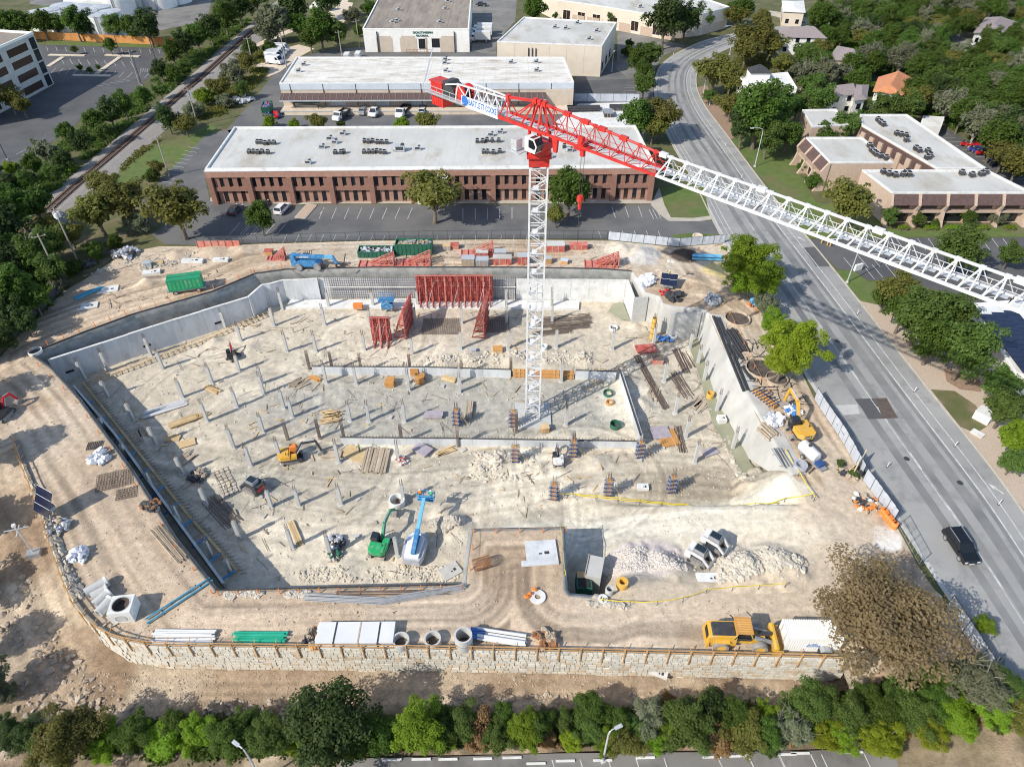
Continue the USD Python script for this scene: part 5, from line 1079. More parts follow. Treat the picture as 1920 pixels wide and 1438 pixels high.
def side_form(lab, px, h, rz, double):
    c = at(*px, -6); t = thing('standing_form', lab, 'wall form', c, rz)
    MB().bx(-3.2, 3.2, -.05, .05, 0, h).put('form_panel', 'form_red', t)
    for s in ((-1, 1) if double else (-1,)):
        for i in range(4):
            m = MB(); truss_frame(m, -2.8 + i * 1.85, h - .4, 2.3); v = [q * np.array([1, -s * -1 if s < 0 else -1, 1]) for q in m.v]; m.v = v
            m.put('brace_frame', 'form_pink' if (i + (s > 0)) % 3 == 0 else 'form_red', t)
    for z in (.6, 2.2, 3.8, h - .2):
        for s in ((-1, 1) if double else (-1,)): MB().bx(-3.2, 3.2, s * .2 - .06, s * .2 + .06, z, z + .12).put('waler', 'form_red', t)
side_form('upright red wall form seen edge on beside a concrete column', (768, 618), 6.2, math.radians(83), False)
side_form('pair of red A braced wall forms standing back to back near the crane', (912, 618), 6.6, math.radians(84), True)
def flat_form(lab, px, rz, L=6.5, wd=2.6, nfr=3, n=None):
    c = at(*px); t = thing('stacked_form', lab, 'wall form', c, rz)
    MB().bx(0, L, 0, wd, .05, .25).put('form_panel', 'form_pink', t)
    for k in range(5): MB().bx(L * k / 5 + .05, L * k / 5 + .2, 0, wd, .25, .42).put('rib', 'form_red', t)
    for j in range(nfr):
        y = wd * (j + .5) / nfr; m = MB().beam((L * .35, y, .45), (L, y, .45), .16).beam((L * .35, y, .5), (L, y, 2.5), .13).beam((L, y, .4), (L, y, 2.5), .16)
        for k in range(5): a = .35 + .65 * k / 5; b = .35 + .65 * (k + 1) / 5; m.beam((L * a, y, .5), (L * b, y, .5 + 2.0 * (b - .35) / .65), .09).beam((L * b, y, .5), (L * b, y, .5 + 2.0 * (b - .35) / .65), .08)
        m.put('brace_frame', 'form_red' if j % 2 else 'form_pink', t)
flat_form('red form panel with brace frames lying left, in front of the low green skip', (671,503), 0, 7.0, 2.5); flat_form('red form panel with brace frames lying in front of the tall green skip', (740,501), .02, 7.0, 2.6); flat_form('red form panel with tilted frames behind the grey crates', (864,484), .05, 6.5, 2.8); flat_form('red stack of open brace frames beside the pale gravel heap', (1096,503), -.03, 6.6, 2.6, 5)
flat_form('short red brace frame stack behind the blue telehandler', (500,490), .02, 3.6, 1.6, 3)

# ---------------------------------------------------------------- crates and boxes
def crate(lab, px, z, L, W_, H, rz, body, lid, bands=2, cat='crate'):
    t = thing('crate' if cat == 'crate' else cat.replace(' ', '_'), lab, cat, at(*px, z), rz); MB().bx(-L / 2, L / 2, -W_ / 2, W_ / 2, .12, H).put('body', body, t); MB().bx(-L / 2 - .05, L / 2 + .05, -W_ / 2 - .05, W_ / 2 + .05, H, H + .1).put('lid', lid, t)
    for k in range(bands): x = -L / 2 + L * (k + 1) / (bands + 1); MB().bx(x - .06, x + .06, -W_ / 2 - .03, W_ / 2 + .03, .0, H).put('band', 'lumber_old', t)
    MB().bx(-L / 2, L / 2, -W_ / 2, -W_ / 2 + .15, 0, .12).bx(-L / 2, L / 2, W_ / 2 - .15, W_ / 2, 0, .12).put('skid', 'lumber_old', t)
for a in [('grey lidded crate nearest the pit edge, left of the others',(878,496),0,2.5,1.6,1.6,0,'lumber_old','galv'),('crate with white lid and red side in the middle of the crates',(904,496),0,2.5,1.6,1.3,0,'metal_grey','galv'),('red crate with white lid behind the grey lidded ones',(904,482),0,2.4,1.4,1.3,0,'form_red','membrane'),('long red steel box at the pit edge right of the crates',(942,494),0,3.6,1.6,1.5,0,'form_red','membrane'),('grey lidded crate behind the long red box',(938,483),0,2.3,1.5,1.5,0,'metal_grey','galv'),('small red crate by the fence left of the crane mast',(853,466),0,1.6,1.2,1.0,0,'form_pink','form_red'),('small dark crate by the fence beside the small red one',(838,468),0,1.5,1.2,1.0,0,'metal_grey','lumber'),('tall brown crate just left of the crane mast',(981,494),0,2.2,1.6,1.9,0,'form_red','galv'),('white lidded red box by the fence right of the crane mast',(1041,469),0,3.6,1.9,1.5,0,'form_red','membrane'),('long open red tray by the fence right of the white lidded box',(1084,466),0,3.6,1.4,1.1,0,'form_red','form_pink'),('small brown crate at the pit edge right of the crane mast',(1027,493),0,1.3,1.2,1.2,.1,'ply_orange','galv'),('small blue grey crate with orange base at the pit edge',(1058,494),0,1.4,1.0,.8,-.2,'ply_orange','fascia_blue'),('orange tool chest on the white slab left of the scissor lift',(672,578),-5.5,1.7,.9,.9,0,'orange','orange'),('pale blue box on the pit floor below the red forms',(887,660),-6,1.0,.8,.6,.2,'fascia_blue','galv'),('open timber crate of scraps right of the pale blue box',(933,659),-6,1.6,1.4,.7,.1,'lumber','ply_orange'),('orange timber box in front of the long ramp wall',(1022,808),-6,1.1,1.1,1.0,.2,'ply_orange','lumber'),('red steel bin at the foot of the right hand wall',(1232,679),-6,1.9,1.4,1.0,.0,'form_pink','rebar'),('grey box at the north end of the stored slabs',(278,500),0,1.4,1.2,1.0,.3,'fascia_blue','galv'),('red topped box at the left edge of the north site',(505,477),0,1.6,1.2,.9,0,'ply_orange','form_red')]: crate(*a)
crate('pale rectangular electrical cabinet beside the gravel verge shrubs', (1841, 786), 0, 2.2, 2.0, 1.5, -.9, 'stucco_white', 'white_metal', 0, 'cabinet')
crate('low flat cabinet lid set in the gravel verge', (1832, 814), 0, 1.6, 1.1, .15, -.9, 'concrete', 'concrete_white', 0, 'ground box')

# ---------------------------------------------------------------- timber, plywood, rebar, pipes
def lumber(lab, px, z, L, n, lay, rz, mat='lumber', w=.24, jit=.12, name='timber_stack', cat='timber', hh=.1):
    t = thing(name, lab, cat, at(*px, z), rz); r = np.random.default_rng(int(px[0] * 7 + px[1]))
    for k in range(lay):
        for i in range(n):
            d = r.normal(0, jit, 2); MB().box((d[0], (i - n / 2 + .5) * w + d[1] * .3, .12 + hh * (k + .5)), (L * r.uniform(.85, 1), w * .88, hh * .92), r.normal(0, jit * .12)).put('board', mat, t)
def sheets(lab, px, z, L, W_, n, rz, mat, name='plywood_stack', cat='plywood', h=.03, tilt=0.0):
    t = thing(name, lab, cat, at(*px, z + .005 * (int(px[0] + px[1]) % 9)), rz); r = np.random.default_rng(int(px[0] * 3 + px[1]))
    for k in range(n): MB().box((r.normal(0, .06), r.normal(0, .06), .1 + h * (k + .5)), (L, W_, h * .95), r.normal(0, .03)).put('sheet', mat, t)
    MB().bx(-L / 2 + .2, L / 2 - .2, -.3, -.15, 0, .1).bx(-L / 2 + .2, L / 2 - .2, .2, .35, 0, .1).put('bearer', 'lumber_old', t)
def bars(lab, px0, px1, z, n, r, mat, spread=.8, name='rebar_bundle', cat='rebar', h=.25, sag=0, jit=.15):
    a, b = at(*px0, z), at(*px1, z); L = np.linalg.norm(b - a); t = thing(name, lab, cat, a, hdg(a, b)); q = np.random.default_rng(int(px0[0] + px1[1]))
    for k in range(n):
        y = (k / max(1, n - 1) - .5) * spread; zz = r + h * q.random(); o = q.normal(0, jit, 4)
        MB().tube([(o[0], y + o[1] * .4, zz + .03), (L * .5, y + (o[1] + o[2]) * .2 + sag, zz), (L + o[3], y + o[2] * .4, zz)], r, 5 if r < .12 else 10).put('pipe' if 'pipe' in name else 'bar', mat, t)
    for f in (.2, .8): MB().bx(L * f - .06, L * f + .06, -spread / 2 - .2, spread / 2 + .2, 0, .1).put('bearer', 'lumber_old', t)
lumber('long tidy stack of yellow boards beside the west trench', (345,792), -6, 4.6, 6, 4, .55, w=.22); lumber('smaller yellow board stack behind the long one', (372,783), -6, 3.4, 4, 3, .55)
sheets('pale plywood sheets fanned on the ground below the board stacks', (322,822), -6, 2.4, 1.4, 3, .1, 'lumber'); sheets('tilted plywood sheet below the fanned sheets', (350,832), -6, 2.4, 1.6, 2, .5, 'lumber')
lumber('scattered timber offcuts beside the west trench columns', (345,862), -6, 2.6, 6, 2, 1.0, 'lumber_old', .3, .5); lumber('short timber pile under the third column row', (398,731), -6, 3.2, 5, 2, -.5, 'lumber', .22, .2)
lumber('jumbled heap of timber offcuts in the middle of the pit', (619,783), -6, 2.2, 9, 4, .2, 'lumber', .28, .55); lumber('bundle of grey brown wall posts beside a column form', (880,771), -6, 4.4, 4, 4, 1.55, 'lumber_old', .26, .06)
lumber('long plank lying alone beside a column near the front', (554,1000), -6, 4.9, 3, 2, -1.05, 'lumber', .3, .04); lumber('flat timber deck of parallel red brown beams in front of the ramp wall', (705,865), -6, 5.2, 9, 3, 1.54, 'lumber_old', .42, .1)
sheets('yellow plywood sheets lying under the yellow excavator boom', (665,850), -6, 3.6, 2.6, 2, -.4, 'lumber'); sheets('second yellow plywood sheet next to the timber deck', (680,858), -6, 2.6, 2.2, 2, -.2, 'lumber')
sheets('brown crate lid stack between the two columns left of the timber deck', (622,853), -6, 3.0, 1.3, 8, .0, 'lumber_old'); sheets('dark wrapped sheet stack under the ramp wall', (792,846), -6, 2.6, 2.0, 6, -.6, 'wrap_purple', 'wrapped_stack', 'sheet stack', .1)
sheets('plastic wrapped block on the grey base between the ramp walls', (813,781), -6, 2.9, 1.2, 4, 0, 'wrap_purple', 'wrapped_stack', 'sheet stack', .16); lumber('loose boards lying against the long ramp wall', (835,848), -6, 3.4, 4, 1, .5, 'lumber', .3, .5)
lumber('orange slatted form panel lying right of the end wall', (1252,822), -6, 3.7, 8, 1, 1.75, 'ply_orange', .38, .02, 'slatted_form', 'formwork', .2); sheets('pinkish sheet pallet under the slatted orange form', (1238,812), -6, 2.9, 2.6, 2, .15, 'wrap_purple', 'wrapped_stack', 'sheet stack', .1)
sheets('tilted brown deck panel leaning in the corner under the wall shadows', (1211,655), -5.7, 3.6, 2.4, 3, .15, 'form_red', 'deck_panel', 'panel', .08)
lumber('brown formwork panel by the rebar cages on the left', (591,712), -6, 2.0, 3, 3, -.5, 'ply_orange', .3, .2); lumber('orange plywood boxes stacked by the ramp wall', (732,722), -6, 1.6, 4, 5, .1, 'ply_orange', .42, .1, hh=.22); lumber('orange plywood box stack right of the first one', (788,715), -6, 1.6, 4, 5, .1, 'ply_orange', .42, .1, hh=.22); lumber('yellow tapering timber wedge on the pit floor', (842,712), -6, 2.6, 4, 2, -.4, 'lumber', .26, .1)
bars('fan of long white pipes beside the west trench', (270,780), (350,755), -6, 8, .09, 'pvc', 1.6, 'pipe_bundle', 'pipes', .2)
bars('dark bundle of long rebar on the dirt at the back of the pit', (1010,607), (1108,598), -6, 14, .06, 'rebar', 3.2); bars('second dark rebar bundle right of the crane mast', (1035,617), (1105,611), -6, 8, .06, 'rebar', 1.6); bars('third dark rebar bundle below the others behind the crane mast', (1000,628), (1072,620), -6, 8, .06, 'rebar', 1.4)
bars('long rebar running along the pale slope right of the end wall', (1192,668), (1247,768), -6, 8, .06, 'rebar', 1.0); bars('short dark bars in the corner near the red steel bin', (1266,655), (1287,700), -6, 7, .06, 'rebar', 1.2); bars('thin loose bars in the corner left of the draped wall', (1283,660), (1300,690), -6, 6, .05, 'rebar', 1.4)
bars('long curved bundle of thin bars on the front haul road', (570,1120), (872,1103), 0, 14, .055, 'metal_grey', .9, h=.3, sag=-1.2); bars('short grey bar bundle on the front haul road', (632,1114), (842,1111), 0, 8, .05, 'rebar', .6)
bars('sheaf of grey poles along the west road near the front', (292,990), (345,1050), 0, 10, .07, 'lumber_old', 1.5, 'pole_bundle', 'poles', .3); bars('sheaf of rusty bars near the shaded trench', (392,935), (440,985), -6, 10, .06, 'rebar', 2.4); bars('bundle of poles leaning by the draped wall', (1455,845), (1476,880), 0, 10, .09, 'metal_grey', 1.4, 'pole_bundle', 'poles', .5)
bars('long black pipes laid along the top of the draped wall', (1342,598), (1398,735), 0, 4, .16, 'metal_dark', 1.2, 'pipe_bundle', 'pipes', .2); bars('group of short black pipes right of the long ones', (1368,620), (1394,660), 0, 6, .18, 'metal_dark', 1.8, 'pipe_bundle', 'pipes', .3); bars('lower group of short black pipes by the first yard tree', (1370,650), (1385,675), 0, 5, .16, 'metal_dark', 1.4, 'pipe_bundle', 'pipes', .3); bars('single dark beam lying near the tree ring', (1392,690), (1410,713), 0, 2, .16, 'metal_dark', .4, 'beam_pair', 'beams', .1)
bars('light bars laid across the ground under the front tree', (1430,730), (1460,729), 0, 2, .09, 'metal_dark', .9, 'beam_pair', 'beams', .1); bars('stack of brown bars at the yellow excavator track', (1425,800), (1450,822), 0, 9, .14, 'lumber_old', 2.0, 'pole_bundle', 'poles', .5)
bars('white plastic pipe bundle at the left of the stone wall', (290,1196), (402,1196), 0, 7, .13, 'pvc', 1.4, 'pipe_bundle', 'pipes', .4); bars('green plastic pipe bundle beside the white pipes', (441,1196), (536,1196), 0, 8, .11, 'teal_pipe', 1.2, 'pipe_bundle', 'pipes', .35); bars('long white pipes leaning past the tall concrete ring', (895,1190), (985,1203), 0, 6, .18, 'pvc', 1.3, 'pipe_bundle', 'pipes', .5); bars('blue wrapped pipe end lying beside the tall concrete ring', (882,1189), (908,1193), 0, 3, .24, 'tarp_blue', .9, 'pipe_bundle', 'pipes', .3); bars('row of thin white pipes in front of the white boards', (607,1203), (724,1206), 0, 5, .11, 'pvc', .8, 'pipe_bundle', 'pipes', .15)
bars('blue drain hose and plank line crossing the west road', (278,1165), (398,1086), 0, 2, .11, 'blue_pipe', .5, 'pipe_run', 'pipe', .1); bars('bright blue pipe lying on the dirt by the entrance fence', (1298,484), (1352,486), 0, 4, .2, 'blue_sky', 1.6, 'pipe_bundle', 'pipes', .5); bars('blue pipe lying near the stored slabs', (140,563), (192,540), 0, 3, .18, 'blue_pipe', .6, 'pipe_bundle', 'pipes', .1)
for k, (a, b) in enumerate([((160,1112),(202,1088)),((172,1120),(203,1103)),((178,1134),(206,1110)),((184,1150),(210,1122))]):
    A, B_ = at(*a, .62), at(*b, .62); t = thing('concrete_pipe', ['uppermost', 'second', 'third', 'lowest'][k] + ' of the four short concrete pipes beside the stone wall corner', 'concrete pipe', A - (0, 0, .62), hdg(A, B_), group=None); L = np.linalg.norm(B_ - A)
    R_ = [[0, 0, 1], [0, 1, 0], [-1, 0, 0]]; MB().lathe([(.42, 0), (.6, 0), (.6, L * .86), (.68, L * .88), (.68, L), (.5, L), (.42, 0)], (0, 0, .62), 18, R=R_).put('barrel', 'concrete', t, smooth=30); MB().lathe([(.69, L * .87), (.7, L * .98)], (0, 0, .62), 18, R=R_).put('collar', 'concrete_white', t)
def ring(lab, px, z, r, h, th=.18, mat='concrete', plate=False, rz=0):
    t = thing('manhole_ring', lab, 'concrete ring', at(*px, z), rz); MB().lathe([(r - th, 0), (r, 0), (r, h), (r - th, h), (r - th, 0)], n=22).put('ring', mat, t, smooth=30); MB().lathe([(r - th - .01, .04), (0, .04)], n=22).put('floor', 'mud_dark', t); MB().lathe([(r + .01, h * .45), (r + .02, h * .47), (r + .01, h * .5)], n=22).put('joint', 'mortar', t)
ring('short concrete ring on the ground right of the white boards', (753,1207), 0, .95, 1.0); ring('concrete ring standing between the short one and the tall one', (812,1205), 0, .95, 1.0); ring('tall concrete ring at the start of the long white pipes', (870,1208), 0, 1.0, 2.1); ring('concrete ring with lid plate near the green excavator bucket', (745,945), -6, 1.15, 1.1, .2, 'concrete_white'); ring('round white tub at the west corner of the pit', (67,661), 0, 1.1, .5, .12, 'concrete_white'); ring('flat white manhole ring on the front haul road', (1008,1120), 0, .95, .25, .6, 'concrete_white'); ring('dark teal round pit insert near the end wall, upper one', (1140,740), -6, .85, .6, .1, 'green_dark'); ring('orange capped pit insert between the two teal ones', (1143,757), -6, .65, .5, .2, 'ply_orange'); ring('dark teal round pit insert near the end wall, lower one', (1153,800), -6, .85, .8, .1, 'green_dark'); ring('yellow round column form lying in the pond beside the wall', (1330,747), -6, .6, 1.3, .07, 'cat_fade'); ring('white round hose reel at the foot of the grey wall', (1262,632), -5.6, .7, .4, .3, 'tarp_white'); ring('white washout tub in the corner by the concrete column', (1150,617), -6, .8, .5, .15, 'tarp_white'); ring('white mixing tub at the crane mast foot', (1020,655), -6, .6, .9, .1, 'tarp_white'); ring('small white tub beside the back crane mast leg', (1002,602), -6, .6, .8, .1, 'tarp_white'); ring('silver wrapped round water tub by the draped wall', (1498,880), 0, .95, 1.1, .3, 'wrap_silver')
t = thing('manhole_box', 'white precast manhole box with a round hole beside the concrete pipes', 'concrete box', at(238,1150), .12)
MB().prism(Polygon([(-1.25,-1.2),(1.25,-1.2),(1.25,1.2),(-1.25,1.2)]).difference(Point(0,0).buffer(.95)), 0, 2.0).put('box', 'concrete_white', t); MB().lathe([(.95, 1.95), (.88, 1.2), (0, 1.1)], n=20).put('inner_floor', 'mud_dark', t); MB().lathe([(.95, 2.0), (1.05, 2.03), (1.05, 2.0)], n=20).put('rim', 'concrete', t)
MB().lathe([(0, 0), (.6, 0), (.6, .04)], (0, -1.21, .9), 18, R=[[1, 0, 0], [0, 0, -1], [0, 1, 0]]).put('knockout', 'concrete', t)
sheets('stack of white foam boards beside the white pipes', (668,1196), 0, 8.6, 2.6, 5, 0, 'pvc', 'board_stack', 'boards', .2)
bs = stage.GetPrimAtPath('/World/board_stack')
for x in (-2.3, .4, 2.6): MB().bx(x, x + .16, -1.34, 1.34, .1, 1.14).put('strap', 'lumber_old' if x == .4 else 'metal_dark', bs)
def slab(lab, px, z, L, W_, rz, notch=0, mat='concrete_white', h=.22):
    t = thing('concrete_slab', lab, 'slab', at(*px, z), rz); P = [(-L/2,-W_/2),(L/2,-W_/2),(L/2,W_/2),(-L/2+notch,W_/2),(-L/2+notch,-W_/2+notch),(-L/2,-W_/2+notch)] if notch else [(-L/2,-W_/2),(L/2,-W_/2),(L/2,W_/2),(-L/2,W_/2)]
    MB().prism(Polygon(P), .05, h).put('slab', mat, t); MB().bx(L*.15, L*.28, -.3, .1, h, h+.03).bx(0, L*.08, -.3, -.1, h, h+.03).put('lifting_mark', 'metal_dark', t); return t
slab('pale L shaped slab lying on the raised block', (1010,1038), 0, 4.6, 3.6, .08, .7, 'concrete_panel', .3); slab('upper white precast slab lying by the blue pipe', (203,544), 0, 3.6, 2.2, .3, .6); slab('lower white precast slab lying by the blue pipe', (165,575), 0, 3.4, 2.0, .3, .5); slab('long white concrete beam by the spoil heap', (362,492), 0, 4.2, 1.2, 0, 0, 'concrete_white', .6); slab('short white concrete beam beside the long one', (415,490), 0, 3.0, 1.0, 0, 0, 'concrete_white', .6); slab('white timber topped slab below the grey mixer', (285,513), 0, 3.2, 1.5, .3, 0, 'concrete_white', .5); sheets('timber topped pallet above the white slab', (286,496), 0, 4.0, 1.4, 4, .3, 'lumber'); slab('white square footing block in the green water', (1352,790), -5.8, 1.3, 1.3, .1, 0, 'concrete_white', .9); slab('white block near the damp patch on the pit floor', (1205,916), -6, 1.6, 1.0, 0, 0, 'concrete_white', .6); slab('broken white slab beside the front block edge', (845,1072), -6, 2.6, 2.0, .6, 0, 'concrete', .3); slab('white slab under the rear skid loader', (1330,1085), -.6, 3.2, 1.3, 0, 0, 'concrete_white', .4)
slab('white block at the top of the trimmed limestone wall rubble', (1235,1262), -4.2, 2.0, 1.0, -.4, 0, 'concrete_white', .4)
t = thing('rebar_coil', 'rusty round coil of wire mesh lying on the raised block', 'coil', at(905,1062), .35); 
for k in range(14): g = np.linspace(0, 2*np.pi, 17); MB().tube(np.column_stack([np.full(17, -1.1 + k*.16), .72*np.cos(g), .78+.72*np.sin(g)]), .03, 4, False).put('loop', 'rust', t)
m = MB(); 
for a in np.arange(0, 6.28, .5): m.beam((-1.1, .72*math.cos(a), .78+.72*math.sin(a)), (1.05, .72*math.cos(a), .78+.72*math.sin(a)), .03)
m.put('long_wires', 'rust', t)
def mat_mesh(lab, px, z, L, W_, rz, st=.35, mat='rebar', zz=.12):
    t = thing('mesh_mat', lab, 'rebar mat', at(*px, z), rz)
    for x in np.arange(-L/2, L/2+.01, st): MB().beam((x, -W_/2, zz), (x, W_/2, zz), .05).put('bar', mat, t)
    m = MB()
    for y in np.arange(-W_/2, W_/2+.01, st): m.beam((-L/2, y, zz+.05), (L/2, y, zz+.05), .05)
    m.put('cross_bars', mat, t)
mat_mesh('large rebar mat on the pit floor right of the upright red panel', (828,612), -6, 7.2, 5.2, 0); mat_mesh('second rebar mat half behind the A braced forms', (925,609), -6, 6.0, 5.0, 0); mat_mesh('rusty mesh sheets on the west road below the white bags', (215,900), 0, 4.6, 3.2, .35); mat_mesh('dark grate on the west road above the white bags', (178,836), 0, 2.0, 1.6, .2, .25, 'metal_dark'); mat_mesh('lower rusty mesh sheet beside the trench edge', (238,925), 0, 2.6, 2.0, .3); mat_mesh('long ladder of rebar leaning at the edge of the shade', (425,905), -6, 6.0, 2.2, -1.0, .7)

bars('dark bars strewn along the middle of the right hand strip', (1262,700), (1290,745), -6, 9, .06, 'rebar', 1.8, jit=.5); bars('rebar bundle beside the slatted orange form', (1270,800), (1280,850), -6, 7, .05, 'rebar', 1.0); lumber('scattered timber at the foot of the draped wall', (1310,760), -6, 3.0, 7, 1, .9, 'lumber_old', .35, .7); lumber('grey planks in the strip right of the end wall', (1225,735), -6, 3.4, 6, 1, 1.2, 'lumber_old', .3, .4); lumber('loose yellow boards near the orange wall form', (1120,700), -6, 2.4, 5, 1, .3, 'lumber', .3, .5); sheets('thin grey sheet stack at the damp patch', (1330,850), -6, 2.4, 1.4, 3, .4, 'wrap_purple', 'wrapped_stack', 'sheet stack', .1); lumber('timber heap at the left end of the middle ramp wall', (560,720), -6, 2.4, 8, 2, .8, 'lumber_old', .3, .5); lumber('long boards in the shade by the west form', (265,812), -6, 3.2, 5, 1, -.9, 'lumber_old', .3, .3)
def litter(name, label, n, px, z, L0, L1, w, mat, seed, hf):
    P = Polygon(at2(px, z)).buffer(0); r = np.random.default_rng(seed); x0, y0, x1, y1 = P.bounds; q = r.uniform((x0, y0), (x1, y1), (n * 5, 2)); q = q[shapely.contains_xy(P, q[:, 0], q[:, 1])]; q = q[fb(q[:, 0], q[:, 1], .12, 3, seed) > .57][:n]; h = hf(q[:, 0], q[:, 1]); m = MB()
    for (x, y), hh in zip(q, h): m.box((x, y, hh + .08 + .1 * r.random()), (r.uniform(L0, L1), w * r.uniform(.6, 1.8), w * .5), r.uniform(0, 3.1))
    m.put(name, mat, None, label=label, cat='debris', kind='stuff')
ALL = [(140,715),(480,605),(1160,575),(1300,650),(1420,900),(1040,930),(1030,985),(860,1085),(470,1090),(300,900)]
litter('timber_debris', 'loose timber offcuts strewn across the pit floor', 130, ALL, -6, .4, 2.2, .12, 'lumber', 1, pit_h); litter('timber_debris', 'weathered board scraps strewn across the pit floor', 150, ALL, -6, .4, 2.0, .14, 'lumber_old', 2, pit_h); litter('steel_debris', 'loose bars and wires strewn across the pit floor', 190, ALL, -6, .8, 3.6, .045, 'rebar', 3, pit_h); litter('sheet_debris', 'small pale sheets and bags strewn across the pit floor', 22, ALL, -6, .3, .7, .4, 'concrete', 4, pit_h)
litter('timber_debris', 'timber scraps along the north edge of the site', 220, [(180,520),(300,470),(1350,458),(1340,500),(480,512),(180,600)], 0, .4, 2.0, .12, 'lumber_old', 5, lambda x, y: np.full_like(x, .03)); litter('timber_debris', 'scraps along the rail of the west road', 160, [(40,860),(80,930),(140,1090),(240,1190),(560,1200),(560,1212),(180,1170),(100,1040)], 0, .3, 1.6, .14, 'lumber_old', 6, lambda x, y: np.full_like(x, .03)); litter('steel_debris', 'scraps on the strip above the draped wall', 160, [(1340,600),(1400,580),(1520,760),(1560,860),(1500,900),(1440,780)], 0, .4, 2.2, .08, 'metal_dark', 7, lambda x, y: np.full_like(x, .03))
# ---------------------------------------------------------------- road vehicles
WR = [[1, 0, 0], [0, 0, -1], [0, 1, 0]]
def wheel(t, x, y, r, w, tyre='rubber', rim='metal_grey', n=16):
    a = MB().lathe([(r * .62, -w / 2), (r * .96, -w / 2), (r, -w * .3), (r, w * .3), (r * .96, w / 2), (r * .62, w / 2)], (x, y, r), n, WR).put('wheel', tyre, t, smooth=40)
    MB().lathe([(0, -w * .42), (r * .63, -w * .46), (r * .63, w * .46), (0, w * .42)], (x, y, r), n, WR).put('rim', rim, a)
def taper(m, z0, k):
    m.v = [np.column_stack([v[:, 0], v[:, 1] * (1 - k * np.clip(v[:, 2] - z0, 0, None)), v[:, 2]]) for v in m.v]; return m
def car(lab, px, rz, col='car_white', kind='sedan', z=0.0, L=4.6, cat='car', group=None):
    t = thing({'sedan': 'parked_car', 'suv': 'car', 'van': 'van', 'pickup': 'pickup_truck'}[kind], lab, cat, at(*px, z), rz, L / 4.6, group)
    w = .92 if kind != 'van' else 1.0; hh = {'sedan': 1.42, 'suv': 1.68, 'van': 2.3, 'pickup': 1.75}[kind]
    if kind == 'van':
        body = [(-2.3, .35), (-2.32, 2.2), (-2.2, 2.3), (1.1, 2.3), (1.5, 2.15), (1.95, 1.25), (2.28, 1.1), (2.32, .4)]; cab = [(.75, 1.3), (.75, 2.05), (1.45, 2.08), (1.88, 1.3)]
    elif kind == 'pickup':
        body = [(-2.3, .45), (-2.3, 1.05), (1.0, 1.1), (2.2, .98), (2.3, .5)]; cab = [(-.5, 1.05), (-.35, hh), (.75, hh), (1.35, 1.1)]
    elif kind == 'suv':
        body = [(-2.3, .4), (-2.32, .95), (-2.2, 1.05), (1.05, 1.06), (2.15, .95), (2.32, .75), (2.3, .4)]; cab = [(-2.15, 1.04), (-1.95, hh - .04), (-1.6, hh), (.35, hh), (1.15, 1.05)]
    else:
        body = [(-2.25, .32), (-2.3, .85), (-1.6, .95), (.95, .93), (2.1, .78), (2.3, .6), (2.28, .32)]; cab = [(-1.75, .92), (-1.1, hh), (.2, hh), (1.1, .9)]
    taper(MB().side(body, -w, w), .85, .06).put('body', col, t, smooth=25)
    if kind == 'van':
        for s in (-1, 1): MB().side([(.8, 1.35), (.8, 1.95), (1.35, 1.98), (1.75, 1.35)], s * w - .02 * (s < 0), s * w + .02 * (s > 0)).put('side_window', 'glass', t)
        MB().add([(1.98, -.85, 1.3), (1.98, .85, 1.3), (1.56, .8, 2.12), (1.56, -.8, 2.12)], [[0, 1, 2, 3]]).put('windscreen', 'glass_blue', t)
        for k in range(6): MB().bx(-2.1 + k * .5, -2.05 + k * .5, -.9, .9, 2.3, 2.33).put('roof_rib', 'galv', t)
    else:
        taper(MB().side(cab, -w + .03, w - .03), .95, .28).put('cabin_glass', 'glass_blue' if col != 'car_black' else 'glass', t, smooth=25)
        x0, x1 = (cab[-3][0] if kind == 'suv' else cab[1][0]), cab[-2][0]; x0 = cab[1][0] if kind != 'suv' else -1.9
        taper(MB().bx(x0 + .05, x1 - .02, -w + .05, w - .05, hh - .03, hh + .035), .95, .28).put('roof_panel', col, t)
        m = MB(); n_ = cab[1]; 
        for s in (-1, 1):
            for xx in ((cab[0][0], cab[1][0] if kind != 'suv' else -1.95), (cab[-1][0], cab[-2][0])): m.beam((xx[0], s * (w - .05), cab[0][1]), (xx[1], s * (w - .05) * (1 - .28 * (hh - .95)), hh), .09)
            m.beam((-.45, s * (w - .03), cab[0][1]), (-.45, s * (w - .06) * (1 - .28 * (hh - .95)), hh), .08)
        m.put('pillars', col, t)
    if kind == 'pickup': MB().bx(-2.2, -.6, -w + .1, w - .1, 1.08, 1.1).put('load_bed', 'black', t)
    if kind == 'suv':
        for s in (-1, 1): MB().beam((-1.8, s * .68, hh + .08), (.2, s * .68, hh + .08), .05).put('roof_rail', 'metal_grey', t)
    for s in (-1, 1):
        MB().bx(2.16, 2.33, s * .72 - .18, s * .72 + .18, .66, .82).put('headlight', 'white_metal', t); MB().bx(-2.34, -2.2, s * .76 - .14, s * .76 + .14, .72, .95).put('tail_light', 'car_red', t); MB().box((.95, s * (w + .1), 1.05), (.14, .22, .16)).put('mirror', col, t)
        for x in (-1.42, 1.42): wheel(t, x, s * (w - .08), .35, .24)
    MB().bx(2.28, 2.335, -.3, .3, .42, .58).put('number_plate', 'paint', t); return t
